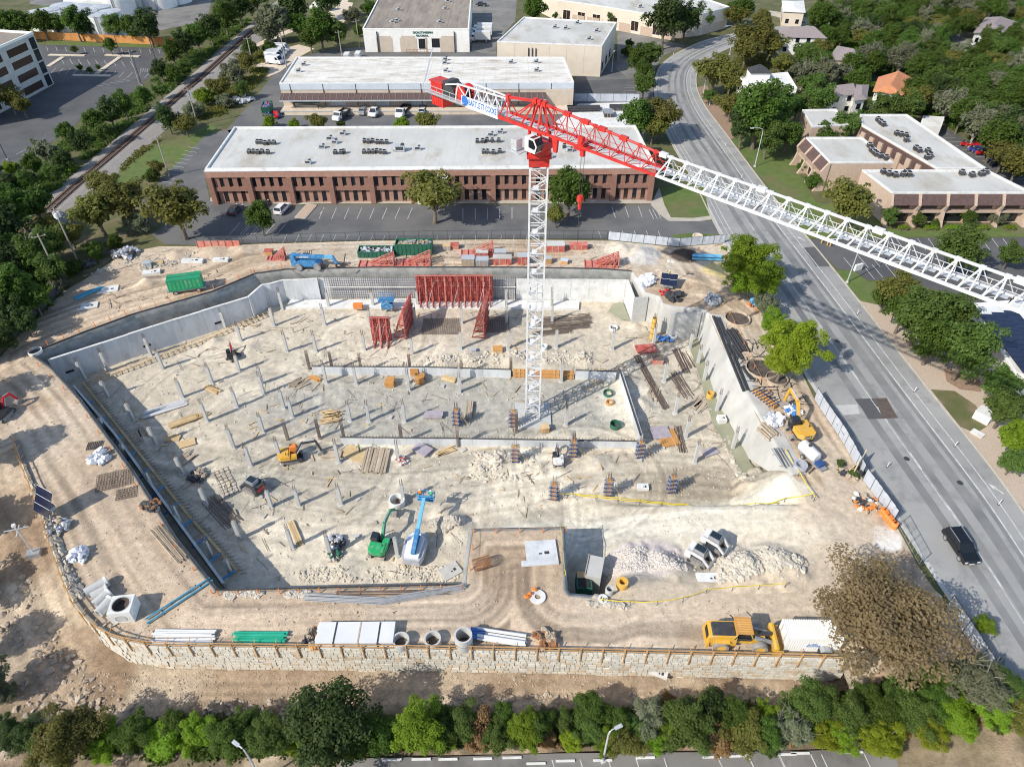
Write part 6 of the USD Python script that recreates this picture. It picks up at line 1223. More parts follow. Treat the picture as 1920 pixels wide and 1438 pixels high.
def truck(lab, px, rz, cabcol, bed, z=0.0, L=7.2, cat='truck', boxed=False, junk=None):
    t = thing('truck', lab, cat, at(*px, z), rz, L / 7.2); MB().bx(-3.5, 3.0, -.5, .5, .55, .85).put('chassis', 'metal_dark', t)
    MB().side([(1.5, .6), (1.5, 2.5), (2.4, 2.5), (2.75, 1.7), (3.6, 1.5), (3.65, .6)], -1.05, 1.05).put('cab', cabcol, t, smooth=20)
    MB().add([(2.44, -.95, 2.45), (2.44, .95, 2.45), (2.8, .98, 1.72), (2.8, -.98, 1.72)], [[0, 1, 2, 3]]).put('windscreen', 'glass_blue', t)
    for s in (-1, 1): MB().bx(1.7, 2.4, s * 1.06 - .015, s * 1.06 + .015, 1.7, 2.3).put('side_window', 'glass', t); MB().bx(3.55, 3.68, s * .75 - .2, s * .75 + .2, .9, 1.15).put('headlight', 'white_metal', t)
    if boxed: MB().bx(-3.6, 1.35, -1.2, 1.2, .95, 3.2).put('box_body', bed, t); MB().bx(-3.64, -3.6, -1.1, 1.1, 1.0, 3.1).put('rear_door', 'galv', t)
    else:
        MB().bx(-3.6, 1.35, -1.15, 1.15, .9, 1.1).put('bed', bed, t)
        for y0, y1, x0, x1 in ((-1.2, -1.1, -3.6, 1.4), (1.1, 1.2, -3.6, 1.4), (-1.2, 1.2, 1.3, 1.42), (-1.2, 1.2, -3.65, -3.55)): MB().bx(x0, x1, y0, y1, .9, 1.75 if x0 < 1 else 2.3).put('side_board', bed, t)
        if junk:
            m = MB()
            for k in range(14): m.box((rng.uniform(-3.2, 1), rng.uniform(-.8, .8), rng.uniform(1.2, 1.8)), rng.uniform(.2, 1.0, 3), rng.uniform(0, 3))
            m.put('load', junk, t, kind='stuff', label='mixed load of scrap pieces')
    for s in (-1, 1):
        for x in (-2.3, 2.5): wheel(t, x, s * .95, .48, .3)
s_ = math.radians
car('black sport utility car driving alone down the street', (1797, 1030), hdg(at(1776, 995), at(1818, 1058)), 'car_black', 'suv', L=5.1)
car('silver white car parked in front of the brick office by the brick island', (530, 396), s_(78), 'car_white', 'suv', L=4.7)
car('dark car parked left of the silver white one', (489, 389), s_(76), 'car_dark', 'sedan'); car('dark car parked alone at the left corner of the brick office', (442, 398), s_(80), 'car_dark', 'sedan')
for k, (x, y) in enumerate([(524, 98), (518, 104), (513, 109), (510, 113), (512, 120)]): car(['rearmost', 'second from the back', 'middle', 'second from the front', 'nearest'][k] + ' of the five white vans parked by the railway', (x + 4, y), s_(-6 - 3 * k), 'car_white', 'van', L=5.6, cat='van')
truck('white motorhome parked on the dirt lane at the top', (601, 20), s_(170), 'white_metal', 'white_metal', L=8, boxed=True)
truck('white cab flatbed truck in the yard left of the others', (641, 222), s_(-108), 'car_white', 'metal_dark', L=7); car('white and orange utility pickup in the yard', (703, 216), s_(-100), 'car_white', 'pickup', L=5.6, cat='pickup truck'); truck('white cab tipper truck with black bed in the middle of the yard', (756, 216), s_(-102), 'car_white', 'black', L=7.4); truck('small white truck at the right of the yard trucks', (792, 213), s_(-90), 'car_white', 'metal_dark', L=5.6); truck('dusty trailer truck with scrap load in the yard', (682, 212), s_(-95), 'metal_grey', 'metal_grey', L=5.5, junk='metal_grey')
for k, (x, y) in enumerate([(899, 79), (902, 70), (903, 64)]): truck(['nearest white lorry', 'middle white lorry', 'rearmost white lorry'][k] + ' in the shaded alley beside the lettered unit', (x, y), s_(178), 'car_white', 'white_metal', L=8, boxed=True)
car('small white pickup behind the warehouse corner', (1087, 133), s_(150), 'car_white', 'pickup', L=4.8, cat='pickup truck'); car('dark car in the shaded alley at the top', (902, 12), s_(170), 'car_dark', 'pickup'); car('white car at the top right car park', (1900, 18), 0, 'car_white', 'sedan'); car('dark car below the white one at the top right', (1908, 31), 0, 'car_dark', 'sedan')
truck('pale box truck beside the orange fence office', (652, 112), s_(90), 'white_metal', 'white_metal', L=5, boxed=True); truck('second pale box truck next to the warehouse roof edge', (673, 110), s_(90), 'white_metal', 'white_metal', L=5, boxed=True)
def trike(lab, px, col, rz):
    t = thing('trike', lab, 'trike', at(*px), rz, 1.25); MB().side([(-1.3, .35), (-1.35, .8), (-.7, 1.0), (-.1, .6), (.5, .75), (1.2, .85), (1.4, .4)], -.35, .35).put('body', col, t, smooth=30)
    for s in (-1, 1): MB().side([(-1.4, .5), (-1.2, .9), (-.6, .9), (-.4, .5)], s * .62 - .18, s * .62 + .18).put('mudguard', col, t); wheel(t, -.9, s * .72, .36, .3); MB().beam((.9, 0, .9), (.6, s * .45, 1.2), .06).put('handlebar', 'metal_grey', t)
    wheel(t, 1.25, 0, .36, .18); MB().bx(-.6, .1, -.25, .25, .75, .95).put('seat', 'seat', t); MB().add([(1.0, -.3, .95), (1.0, .3, .95), (.8, .25, 1.4), (.8, -.25, 1.4)], [[0, 1, 2, 3]]).put('windshield', 'glass_blue', t)
for k, (x, y, c) in enumerate([(1812,275,'car_red'),(1822,276,'car_red'),(1826,284,'car_blue'),(1835,288,'car_blue'),(1840,291,'car_red'),(1848,290,'car_red'),(1862,303,'car_blue'),(1872,305,'car_blue'),(1868,311,'car_dark'),(1884,317,'car_blue'),(1893,319,'car_blue')]): trike(['backmost red', 'red second from the back', 'blue black one just below the back red', 'blue one between the red', 'left of the lower red', 'right of the lower red', 'upper left of the blue', 'upper right of the blue', 'dark', 'lower left of the blue', 'lowest right of the blue'][k] + ' trikes parked behind the tan offices', (x, y), c, s_(172 + 8 * (k % 3)))

# ---------------------------------------------------------------- plant and machines
def track(t, y, L, h=.75, w=.55, mat='rubber_dusty'):
    g = [(-L / 2 + h / 2 + h / 2 * math.cos(a), h / 2 + h / 2 * math.sin(a)) for a in np.linspace(math.pi / 2, 3 * math.pi / 2, 7)] + [(L / 2 - h / 2 + h / 2 * math.cos(a), h / 2 + h / 2 * math.sin(a)) for a in np.linspace(-math.pi / 2, math.pi / 2, 7)]
    q = MB().side(g, y - w / 2, y + w / 2).put('track', mat, t); m = MB()
    for k in range(int(L / .3)):
        x = -L / 2 + .3 + k * .3
        if x < L / 2 - .2: m.bx(x, x + .1, y - w / 2 - .02, y + w / 2 + .02, h, h + .05).bx(x, x + .1, y - w / 2 - .02, y + w / 2 + .02, -.02, .02)
    m.put('track_shoes', 'metal_grey', q)
    for x in (-L / 2 + h / 2, L / 2 - h / 2): MB().lathe([(0, -.02), (h * .36, -.02), (h * .36, .03), (0, .03)], (x, y - (w / 2 + .01), h / 2), 12, WR).put('sprocket', 'metal_dark', q)
def excavator(lab, px, z, s, rzu, rz, col, boom, cabcol='metal_dark', logo=None, blade=False, armcol=None, counter=1.0):
    t = thing('excavator', lab, 'excavator', at(*px, z), rz, s); A = Rz(rzu - rz)
    n0 = COUNT.copy()
    for y in (-1.05, 1.05): m = MB(); track_at(t, y, 3.6, A)
    MB().bx(-.9, .9, -.9, .9, .45, .85).move(R=A).put('undercarriage', 'metal_dark', t)
    MB().prism(Polygon([(-2.2 * counter, -.75), (-1.75 * counter, -1.25), (.6, -1.35), (1.25, -1.3), (1.25, 1.3), (-1.75 * counter, 1.25), (-2.2 * counter, .75)]).buffer(.08), .95, 1.25).put('deck', 'metal_dark', t)
    body = MB().prism(Polygon([(-2.25 * counter, -.7), (-1.8 * counter, -1.22), (-.1, -1.3), (-.1, 1.28), (-1.8 * counter, 1.22), (-2.25 * counter, .7)]).buffer(.06), 1.25, 2.1).put('counterweight', col, t, smooth=30)
    MB().bx(-1.5, -.3, -1.1, 1.0, 2.1, 2.22).put('engine_hood', col, t); MB().bx(.0, 1.1, -1.3, -.35, 1.25, 1.9).put('tool_box', col, t); MB().cyl((-.7, -.7, 2.2), (-.7, -.7, 2.7), .08, 8).put('exhaust', 'metal_dark', t)
    c = MB().side([(.0, 1.25), (.0, 2.85), (1.2, 2.85), (1.55, 1.9), (1.5, 1.25)], .3, 1.3).put('cab', cabcol, t, smooth=20)
    MB().bx(.1, 1.15, .4, 1.2, 2.85, 2.9).put('cab_roof', 'glass_blue' if cabcol != 'orange' else 'orange', c); MB().bx(.25, 1.2, 1.3, 1.32, 1.8, 2.7).put('side_window', 'glass', c); MB().add([(1.52, .38, 1.4), (1.52, 1.22, 1.4), (1.57, 1.22, 1.9), (1.57, .38, 1.9), (1.23, 1.22, 2.8), (1.23, .38, 2.8)], [[0, 1, 2, 3], [3, 2, 4, 5]]).put('front_window', 'glass_blue', c)
    bcol = armcol or col; P = [np.array([x, -.1, zz]) for x, zz in boom]
    m = MB()
    for a, b in zip(P[:-2], P[1:-1]): m.beam(a, b, .34, .5)
    m.put('boom', bcol, t); MB().beam(P[-2], P[-1], .3, .38).put('stick', bcol, t)
    MB().cyl((1.0, -.35, 1.4), P[1] + (0, -.25, -.1), .08, 8).cyl(P[1] + (.1, 0, .3), P[-2] + (-.2, 0, .25), .09, 8).put('hydraulic_ram', 'galv', t)
    e = P[-1]; MB().side([(-.2, 0), (-.75, -.25), (-.85, -.85), (-.2, -1.05), (.35, -.7), (.1, -.1)], -.5, .5).move(e + (0, 0, 0)).put('bucket', 'rubber_dusty', t)
    if blade: MB().bx(1.9, 2.05, -1.3, 1.3, .05, .65).beam((.6, 0, .5), (1.95, 0, .35), .3).move(R=A).put('blade', 'metal_dark', t)
    if logo:
        lb = MB().bx(-2.345 * counter, -2.335 * counter, -.42, .42, 1.42, 1.98).put('logo_plate', 'black', body); tm = meshkit.text_mesh(logo, .3, .02, bold=True); v = np.array(tm.vertices); w_ = v[:, 0].max()
        MB().add(np.column_stack([-2.35 * counter - v[:, 2], .34 - v[:, 0] * .68 / w_, 1.54 + v[:, 1]]), tm.faces).put('lettering', 'white_metal', body)
def track_at(t, y, L, A):
    n = MB(); keep = MB.put
    def put(self, *a, **k): self.move(R=A); return keep(self, *a, **k)
    MB.put = put
    try: track(t, y, L)
    finally: MB.put = keep
excavator('yellow excavator with black cab and folded boom beside the street fence', (1497, 815), 0, 1.0, s_(2), s_(98), 'cat_yellow', [(.9, 1.5), (2.8, 4.1), (5.4, 4.3), (5.9, 1.4)], 'black', 'CAT')
excavator('yellow and black excavator reaching right among the rebar cages', (548, 862), -6, .82, s_(20), s_(14), 'cat_yellow', [(.9, 1.5), (2.6, 4.0), (4.9, 4.0), (5.6, 1.3)], 'orange', None, True, 'metal_dark')
excavator('bright green excavator near the front pit edge with its boom stretched away', (714, 1032), -6, .9, s_(75), s_(80), 'green_bright', [(.9, 1.5), (2.6, 3.3), (5.4, 2.9), (7.0, 1.2)], 'metal_dark', None, True, 'green_box', .8)
excavator('red mini excavator digging by the north west footing', (437, 672), -6, .62, s_(60), s_(110), 'black', [(.9, 1.5), (2.0, 3.6), (3.6, 3.4), (4.0, 1.0)], 'black', None, True, 'car_red', .8)
excavator('white cabbed mini excavator behind the long ramp wall', (1046, 868), -6, .62, s_(90), s_(93), 'white_metal', [(.9, 1.5), (2.0, 3.0), (3.6, 3.0), (4.3, 1.0)], 'metal_dark', None, True, 'metal_dark', .8)
excavator('red tracked loader at the left edge of the site', (6, 782), 0, .8, s_(80), s_(80), 'metal_dark', [(.9, 1.5), (2.0, 3.2), (3.4, 3.0), (4.2, .9)], 'metal_dark', None, True, 'car_red', .8)
def skid(lab, px, z, rz, col='white_metal'):
    t = thing('skid_loader', lab, 'skid loader', at(*px, z), rz, 1.12)
    for y in (-.75, .75): track(t, y, 2.3, .7, .42)
    MB().bx(-1.3, .7, -.55, .55, .45, 1.15).put('body', 'metal_dark', t); MB().bx(-1.5, -.8, -.85, .85, .6, 1.5).put('engine_bay', col, t)
    c = MB().side([(-.8, 1.1), (-.8, 2.1), (.5, 2.1), (.7, 1.1)], -.5, .5).put('cab', 'metal_grey', t); MB().bx(-.7, .45, -.42, .42, 2.1, 2.14).put('cab_roof', 'glass_blue', c); MB().add([(.72, -.42, 1.2), (.72, .42, 1.2), (.53, .42, 2.0), (.53, -.42, 2.0)], [[0, 1, 2, 3]]).put('front_window', 'glass', c)
    for s in (-1, 1): MB().beam((-1.4, s * .72, 1.55), (.6, s * .72, 1.45), .2, .28).beam((.6, s * .72, 1.45), (1.5, s * .62, .5), .18, .26).put('lift_arm', col, t)
    MB().side([(1.4, .05), (1.4, .75), (1.55, .8), (1.75, .15), (2.1, .05)], -.95, .95).put('bucket', 'metal_grey', t); MB().bx(-1.53, -1.5, -.6, .6, .8, 1.3).put('rear_grille', 'car_red', t)
skid('white skid loader with tracks, left of the pair beside the gravel heap', (1310, 1050), -1.6, s_(-38)); skid('white skid loader, right of the pair beside the gravel heap', (1338, 1026), -1.4, s_(-38)); skid('dark skid loader on the pit floor near the shaded trench', (477, 918), -6, s_(150), 'metal_dark')
# wheel loader
t = thing('wheel_loader', 'yellow wheel loader with orange cab roof carrying its bucket against the white container', 'wheel loader', at(1388, 1203), s_(-3)); 
MB().side([(-4.1, .9), (-4.0, 2.3), (-3.5, 2.5), (-1.0, 2.6), (-.9, .8), (-3.4, .7)], -1.0, 1.0).put('rear_body', 'cat_yellow', t, smooth=20); MB().side([(-3.75, 2.3), (-3.5, 2.62), (-1.2, 2.72), (-1.2, 2.3)], -.8, .8).put('bonnet', 'metal_dark', t); MB().bx(-4.2, -3.9, -1.2, 1.2, .6, 1.5).put('counterweight', 'cat_yellow', t); MB().bx(-4.13, -4.05, -.6, .6, 1.5, 2.3).put('grille', 'black', t)
c = MB().side([(-1.0, 1.6), (-1.0, 3.3), (.3, 3.3), (.75, 2.2), (.7, 1.6)], -.8, .8).put('cab', 'glass', t); MB().prism(Polygon([(-1.15, -.95), (.5, -.95), (.5, .95), (-1.15, .95)]).buffer(.08), 3.3, 3.48).put('cab_roof', 'ply_orange', c)
for k in range(6): MB().bx(-1.0, .45, -.75 + k * .28, -.68 + k * .28, 3.48, 3.51).put('roof_rib', 'cat_fade', c)
MB().beam((-1.0, -.8, 1.6), (-1.0, -.8, 3.3), .1).beam((-1, .8, 1.6), (-1, .8, 3.3), .1).beam((.75, -.8, 2.2), (.3, -.8, 3.3), .1).beam((.75, .8, 2.2), (.3, .8, 3.3), .1).put('cab_post', 'cat_yellow', c)
MB().bx(-.9, .9, -.55, .55, .7, 1.5).bx(.8, 2.3, -.6, .6, .8, 1.7).put('front_frame', 'cat_yellow', t)
for s in (-1, 1):
    MB().beam((1.0, s * .55, 2.0), (3.3, s * .55, 1.1), .22, .45).put('lift_arm', 'metal_grey', t); MB().cyl((1.3, s * .3, 1.2), (2.8, s * .4, 1.2), .09, 8).put('hydraulic_ram', 'galv', t)
    for x in (-2.5, 1.75): wheel(t, x, s * 1.12, .85, .62, 'rubber_dusty', 'cat_fade', 20)
    MB().bx(-3.3, -1.7, s * 1.0 - .35 * (s < 0), s * 1.0 + .35 * (s > 0), 1.72, 1.82).put('mudguard', 'cat_yellow', t); MB().beam((-.9, s * .9, 2.9), (-1.5, s * 1.5, 3.0), .08).put('mirror', 'black', t)
MB().beam((1.6, 0, 2.0), (2.9, 0, 1.9), .3, .4).put('tilt_linkage', 'metal_dark', t)
b = MB(); b.side([(3.2, .1), (3.15, 1.5), (3.35, 1.75), (3.6, 1.7), (3.45, .5), (4.6, .12), (4.6, .02)], -1.6, 1.6).bx(3.2, 4.2, -1.62, -1.55, .1, 1.2).bx(3.2, 4.2, 1.55, 1.62, .1, 1.2); b.put('bucket', 'cat_yellow', t)
# shipping container
t = thing('shipping_container', 'cream white shipping container with ribbed roof beside the brown tree', 'container', at(1513, 1202), s_(-1.2)); L_, W_, H_ = 6.06, 2.44, 2.6
MB().bx(-L_/2 + .05, L_/2 - .05, -W_/2 + .06, W_/2 - .06, .15, H_ - .06).put('body', 'stucco_white', t)
for k in range(22):
    x = -L_/2 + .2 + k * .262
    MB().bx(x, x + .13, -W_/2 + .01, W_/2 - .01, .2, H_ - .03).put('corrugation', 'stucco_white', t)
for x in (-L_/2, L_/2 - .12):
    for y in (-W_/2, W_/2 - .12): MB().bx(x, x + .12, y, y + .12, 0, H_).put('corner_post', 'stucco_white', t)
MB().bx(-L_/2, L_/2, -W_/2, -W_/2 + .1, 0, .16).bx(-L_/2, L_/2, W_/2 - .1, W_/2, 0, .16).put('bottom_rail', 'stucco_white', t)
for x in (-L_/2, L_/2 - .1): MB().bx(x, x + .1, -W_/2 + .12, W_/2 - .12, H_ - .1, H_).put('header', 'stucco_white', t)
for y in (-.6, .6): MB().beam((-L_/2 - .05, y, .2), (-L_/2 - .05, y, H_ - .1), .05).put('lock_bar', 'galv', t)
MB().bx(-.7, .75, -W_/2 - .012, -W_/2 + .005, 1.0, 1.32).put('blue_sign', 'blue_text', t)
for txt, z0, hh, mt in (('1-800', 1.42, .24, 'blue_text'), ('PACKRAT', 1.06, .2, 'white_metal')):
    tm = meshkit.text_mesh(txt, hh, .006, bold=True); v = np.array(tm.vertices); v[:, 0] -= v[:, 0].mean(); MB().add(np.column_stack([v[:, 0] * .95, -W_/2 - .016 - v[:, 2], z0 + v[:, 1]]), tm.faces).put('lettering', mt, t)
t = thing('crate', 'dark grey square bin between the container and the guard rail', 'bin', at(1543, 1224), 0); MB().bx(-.6, .6, -.45, .45, 0, .95).put('body', 'metal_dark', t); MB().side([(-.65, .95), (-.3, 1.25), (.3, 1.25), (.65, .95)], -.48, .48).put('lid', 'metal_grey', t)
# telehandler
t = thing('telehandler', 'blue telehandler with raised fork carriage at the back pit edge', 'telehandler', at(584, 502), 0, 1.0); 
MB().side([(-3.0, .7), (-3.1, 1.5), (-2.2, 1.9), (1.2, 1.75), (2.0, 1.2), (2.0, .7)], -.9, .9).put('body', 'blue_lift', t, smooth=20); MB().beam((-3.4, -.1, 2.7), (2.8, -.1, 2.5), .55, .7).put('boom', 'blue_lift', t); MB().beam((2.6, -.1, 2.5), (4.6, -.1, 2.55), .42, .5).put('boom_extension', 'blue_sky', t); MB().beam((4.5, -.1, 2.6), (5.2, -.1, .9), .4, .55).put('boom_head', 'blue_lift', t); MB().side([(-3.5, .8), (-3.6, 2.9), (-2.8, 3.0), (-2.3, 1.2)], -.8, .8).put('counterweight', 'blue_lift', t)
c = MB().side([(-1.5, 1.5), (-1.4, 2.75), (0, 2.75), (.3, 1.6)], .2, .95).put('cab', 'glass', t); m = MB()
for k in range(5): m.beam((-1.2 + k * .35, .9, 2.3), (-1.0 + k * .35, .85, 3.3), .09)
m.put('cab_guard', 'black', t); MB().bx(5.0, 5.15, -.8, .8, .5, 1.1).beam((5.1, -.5, .5), (6.9, -.5, .45), .14).beam((5.1, .5, .5), (6.9, .5, .45), .14).beam((6.3, .7, .5), (6.9, .9, 2.6), .16).put('forks', 'metal_dark', t)
tm = meshkit.text_mesh('GENIE', .36, .02, bold=True); v = np.array(tm.vertices); MB().add(np.column_stack([-1.9 + v[:, 0] * 1.2, -.39 - v[:, 2], 2.42 + v[:, 1]]), tm.faces).put('lettering', 'white_metal', t); MB().bx(-2.9, -2.0, -.40, -.385, 2.45, 2.62).put('yellow_stripe', 'cat_yellow', t)
for s in (-1, 1):
    for x in (-2.1, 1.5): wheel(t, x, s * 1.0, .72, .5, 'rubber_dusty', 'metal_grey')
# scissor lift
t = thing('scissor_lift', 'blue scissor lift standing on the white slab against the rebar', 'scissor lift', at(727, 580, -5.55), 0); MB().bx(-1.1, 1.1, -.55, .55, .3, 1.3).put('base', 'blue_lift', t); MB().bx(-1.5, 1.5, -.7, .7, 2.2, 2.35).put('platform', 'blue_lift', t); m = MB()
for s in (-.5, .5): m.beam((-1, s, 1.3), (1, s, 2.2), .1).beam((1, s, 1.3), (-1, s, 2.2), .1)
m.put('scissor_arms', 'blue_sky', t); m = MB()
for x in (-1.5, -.5, .5, 1.5):
    for y in (-.7, .7): m.beam((x, y, 2.3), (x, y, 3.3), .07)
for y in (-.7, .7): m.beam((-1.5, y, 3.3), (1.5, y, 3.3), .08).beam((-1.5, y, 2.8), (1.5, y, 2.8), .06)
m.put('guard_rail', 'blue_lift', t)
for s in (-1, 1):
    for x in (-.8, .8): wheel(t, x, s * .5, .3, .2)
# boom lift under a pale cover
t = thing('boom_lift', 'boom lift with pale grey cover and long sky blue boom near the front edge', 'boom lift', at(779, 1040, -6), s_(83)); 
MB().prism(Polygon([(-2.0, -1.0), (-1.2, -1.3), (1.4, -1.3), (2.3, -.8), (2.3, .8), (1.4, 1.3), (-1.2, 1.3), (-2.0, 1.0)]).buffer(.15), .7, 1.75).put('body', 'wrap_silver', t, smooth=25); MB().prism(Polygon([(-1.8, -.95), (1.4, -1.1), (2.0, -.7), (2.0, .7), (1.4, 1.1), (-1.8, .95)]), 1.75, 2.1).put('cover', 'tarp_white', t); MB().bx(-1.2, 1.5, -.5, .1, 2.1, 2.35).put('turret', 'navy', t)
MB().beam((-1.5, -.2, 2.3), (6.2, -.2, 4.4), .42, .5).put('boom', 'blue_sky', t); MB().beam((-1.5, -.2, 2.3), (1.8, -.2, 3.2), .55, .62).put('boom_sleeve', 'blue_lift', t); MB().beam((6.1, -.2, 4.4), (6.6, -.2, 3.6), .35).put('jib_head', 'blue_sky', t)
bk = MB().bx(6.5, 7.5, -1.4, .9, 3.4, 3.5).put('basket_floor', 'blue_lift', t); m = MB()
for x in (6.5, 7.5):
    for y in (-1.4, -.6, .2, .9): m.beam((x, y, 3.5), (x, y, 4.5), .07)
    m.beam((x, -1.4, 4.5), (x, .9, 4.5), .08).beam((x, -1.4, 4.0), (x, .9, 4.0), .06)
for y in (-1.4, .9): m.beam((6.5, y, 4.5), (7.5, y, 4.5), .08)
m.put('basket_rail', 'blue_sky', t)
for s in (-1, 1):
    for x in (-1.4, 1.5): wheel(t, x, s * 1.05, .5, .4, 'rubber_dusty')
LIFT_B = at(779, 1040, -6); LIFT_R = Rz(s_(83))
# people: one continuous body each
import manifold3d as m3
def person(lab, p, rz, vest, hat='white_metal', arms=((.25, .35), (-.2, .3))):
    t = thing('person', lab, 'person', p, rz); J = {}
    def S(c, r): return m3.Manifold.sphere(r, 12).translate(c)
    def bone(a, ra, b, rb): return m3.Manifold.batch_hull([S(a, ra), S(b, rb)])
    B_ = [bone((0, -.1, .92), .11, (0, -.1, .5), .08), bone((0, -.1, .5), .075, (0, -.11, .08), .05), bone((0, .1, .92), .11, (0.04, .1, .5), .08), bone((.04, .1, .5), .075, (0, .11, .08), .05), bone((0, -.11, .06), .05, (.16, -.12, .05), .045), bone((0, .11, .06), .05, (.16, .12, .05), .045),
          m3.Manifold.batch_hull([S((0, -.1, .95), .13), S((0, .1, .95), .13), S((0, -.16, 1.38), .1), S((0, .16, 1.38), .1)]), bone((0, 0, 1.4), .065, (0, 0, 1.52), .06), bone((.01, 0, 1.58), .095, (.02, 0, 1.66), .1), bone((.1, 0, 1.6), .03, (.11, 0, 1.58), .025)]
    for s, (f, o) in zip((-1, 1), arms): e = (f * .5, s * (.27 + o * .2), 1.12); h = (f + .12, s * (.24 + o * .1), 1.0); B_ += [bone((0, s * .2, 1.38), .065, e, .05), bone(e, .05, h, .035)] + [bone((h[0], h[1] + .012 * k, h[2] - .02), .016, (h[0] + .07 - .006 * abs(k), h[1] + .018 * k, h[2] - .06), .011) for k in (-2, -1, 1, 2)] + [bone(h, .018, (h[0] + .03, h[1] - s * .05, h[2] - .01), .012)]
    b = m3.Manifold.batch_boolean(B_, m3.OpType.Add); mm = b.to_mesh(); MB().add(mm.vert_properties[:, :3], mm.tri_verts).put('body', 'navy', t, smooth=40)
    v = m3.Manifold.batch_hull([S((0, -.11, 1.0), .145), S((0, .11, 1.0), .145), S((0, -.17, 1.38), .115), S((0, .17, 1.38), .115)]).to_mesh(); MB().add(v.vert_properties[:, :3], v.tri_verts).put('vest', vest, t, smooth=40); MB().lathe([(.17, 1.66), (.135, 1.68), (.12, 1.76), (.05, 1.81), (0, 1.815)], n=14).put('hard_hat', hat, t, smooth=40)
q = lambda x, y: LIFT_B + LIFT_R @ np.array([x, y, 3.5])
person('person in an orange vest and white helmet at the left of the blue lift basket', q(7.0, .55), s_(90), 'orange'); person('person in a lime green vest standing at the right of the blue lift basket', q(7.0, -1.0), s_(60), 'green_bright')
person('person in a yellow vest on the dirt behind the solar light tower', at(1254, 522), s_(-60), 'tape_yellow'); person('person in a lime vest beside the yellow and black excavator', at(675, 848, -6), s_(200), 'green_bright', 'orange')
# ---------------------------------------------------------------- trees
def leaves(c, R, n, size, r, up=.8):
    """n leaf sized diamonds on the shell of a clump"""
    d = r.normal(size=(n, 3)); d /= np.linalg.norm(d, axis=1)[:, None]; d[:, 2] = np.where((d[:, 2] < -.25) & (r.random(n) < .6), -d[:, 2], d[:, 2])
    p = c + d * R * (.35 + .72 * r.random(n) ** .6)[:, None] * np.array([1, 1, .85]) + r.normal(0, .09 * R, (n, 3))
    nn = d * .75 + r.normal(size=(n, 3)) * .42 + np.array([0, 0, up]); nn /= np.linalg.norm(nn, axis=1)[:, None]
    a = np.cross(nn, r.normal(size=(n, 3))); a /= np.linalg.norm(a, axis=1)[:, None]; b = np.cross(nn, a); s = size * r.uniform(.6, 1.35, n)[:, None]
    v = np.stack([p - a * s * .75, p - b * s * .5 + nn * s * .1, p + a * s * .75, p + b * s * .5 + nn * s * .12], 1).reshape(-1, 3)
    i = np.arange(n)[:, None] * 4; return v, np.hstack([i, i + 1, i + 2, i + 3])
def crown(seed, nl, leaf, form):
    """radius 4 m crown: clumps on an uneven dome"""
    r = np.random.default_rng(seed); m = MB(); C = []
    nc = {'round': 64, 'oak': 70, 'thin': 52, 'bush': 44, 'cedar': 90}[form]; hz = {'round': 1.0, 'oak': .72, 'thin': 1.05, 'bush': .8, 'cedar': 1.0}[form]
    while len(C) < nc:
        q = r.normal(size=3); q /= np.linalg.norm(q); q[2] = abs(q[2]) * (1 if r.random() < .75 else -.55)
        rad = r.uniform(.45, 1.06) * (1 + .16 * math.sin(3 * math.atan2(q[1], q[0]) + seed)) * (1 + .1 * math.sin(5 * q[2] + seed))
        c = q * rad * 3.25 * np.array([1, 1, hz]); cr = r.uniform(.45, 1.15) * (1.0 if form != 'thin' else .85) * (.8 if form == 'cedar' else 1)
        C.append((c, cr))
    if form == 'oak': C = [q for q in C if math.sin(2.1 * math.atan2(q[0][1], q[0][0]) + seed) * (.5 + .5 * math.sin(q[0][2] * 2 + seed)) < .55]
    for c, cr in C: m.add(*leaves(c, cr, int(nl / nc * (cr / .9) ** 2), leaf, r))
    m.add(*leaves(np.zeros(3), 2.5 * .9, int(nl * .12), leaf * 1.5, r))
    return m, C
SPEC = {'green': ('leaf_green', 'round'), 'dark': ('leaf_dark', 'round'), 'bright': ('leaf_bright', 'thin'), 'olive': ('leaf_olive', 'oak'), 'brown': ('leaf_brown', 'oak'), 'yellow': ('leaf_yellow', 'thin'), 'grey': ('leaf_grey', 'thin'), 'mid': ('leaf_mid', 'round'), 'rust': ('leaf_rust', 'bush'), 'bush': ('leaf_green', 'bush'), 'cedar': ('leaf_dark', 'cedar'), 'oliveoak': ('leaf_olive', 'oak'), 'brightbush': ('leaf_bright', 'bush'), 'greybush': ('leaf_grey', 'bush')}
WORD = {'green': 'green leafy', 'dark': 'dark green dense', 'bright': 'fresh light green', 'olive': 'olive green spreading', 'brown': 'brown leaved', 'yellow': 'yellow green', 'grey': 'grey green half bare', 'mid': 'mid green rounded', 'rust': 'rust brown', 'bush': 'green bushy', 'cedar': 'very dark evergreen', 'oliveoak': 'olive green oak like', 'brightbush': 'bright green bushy', 'greybush': 'grey green bushy'}
PROTO = {}
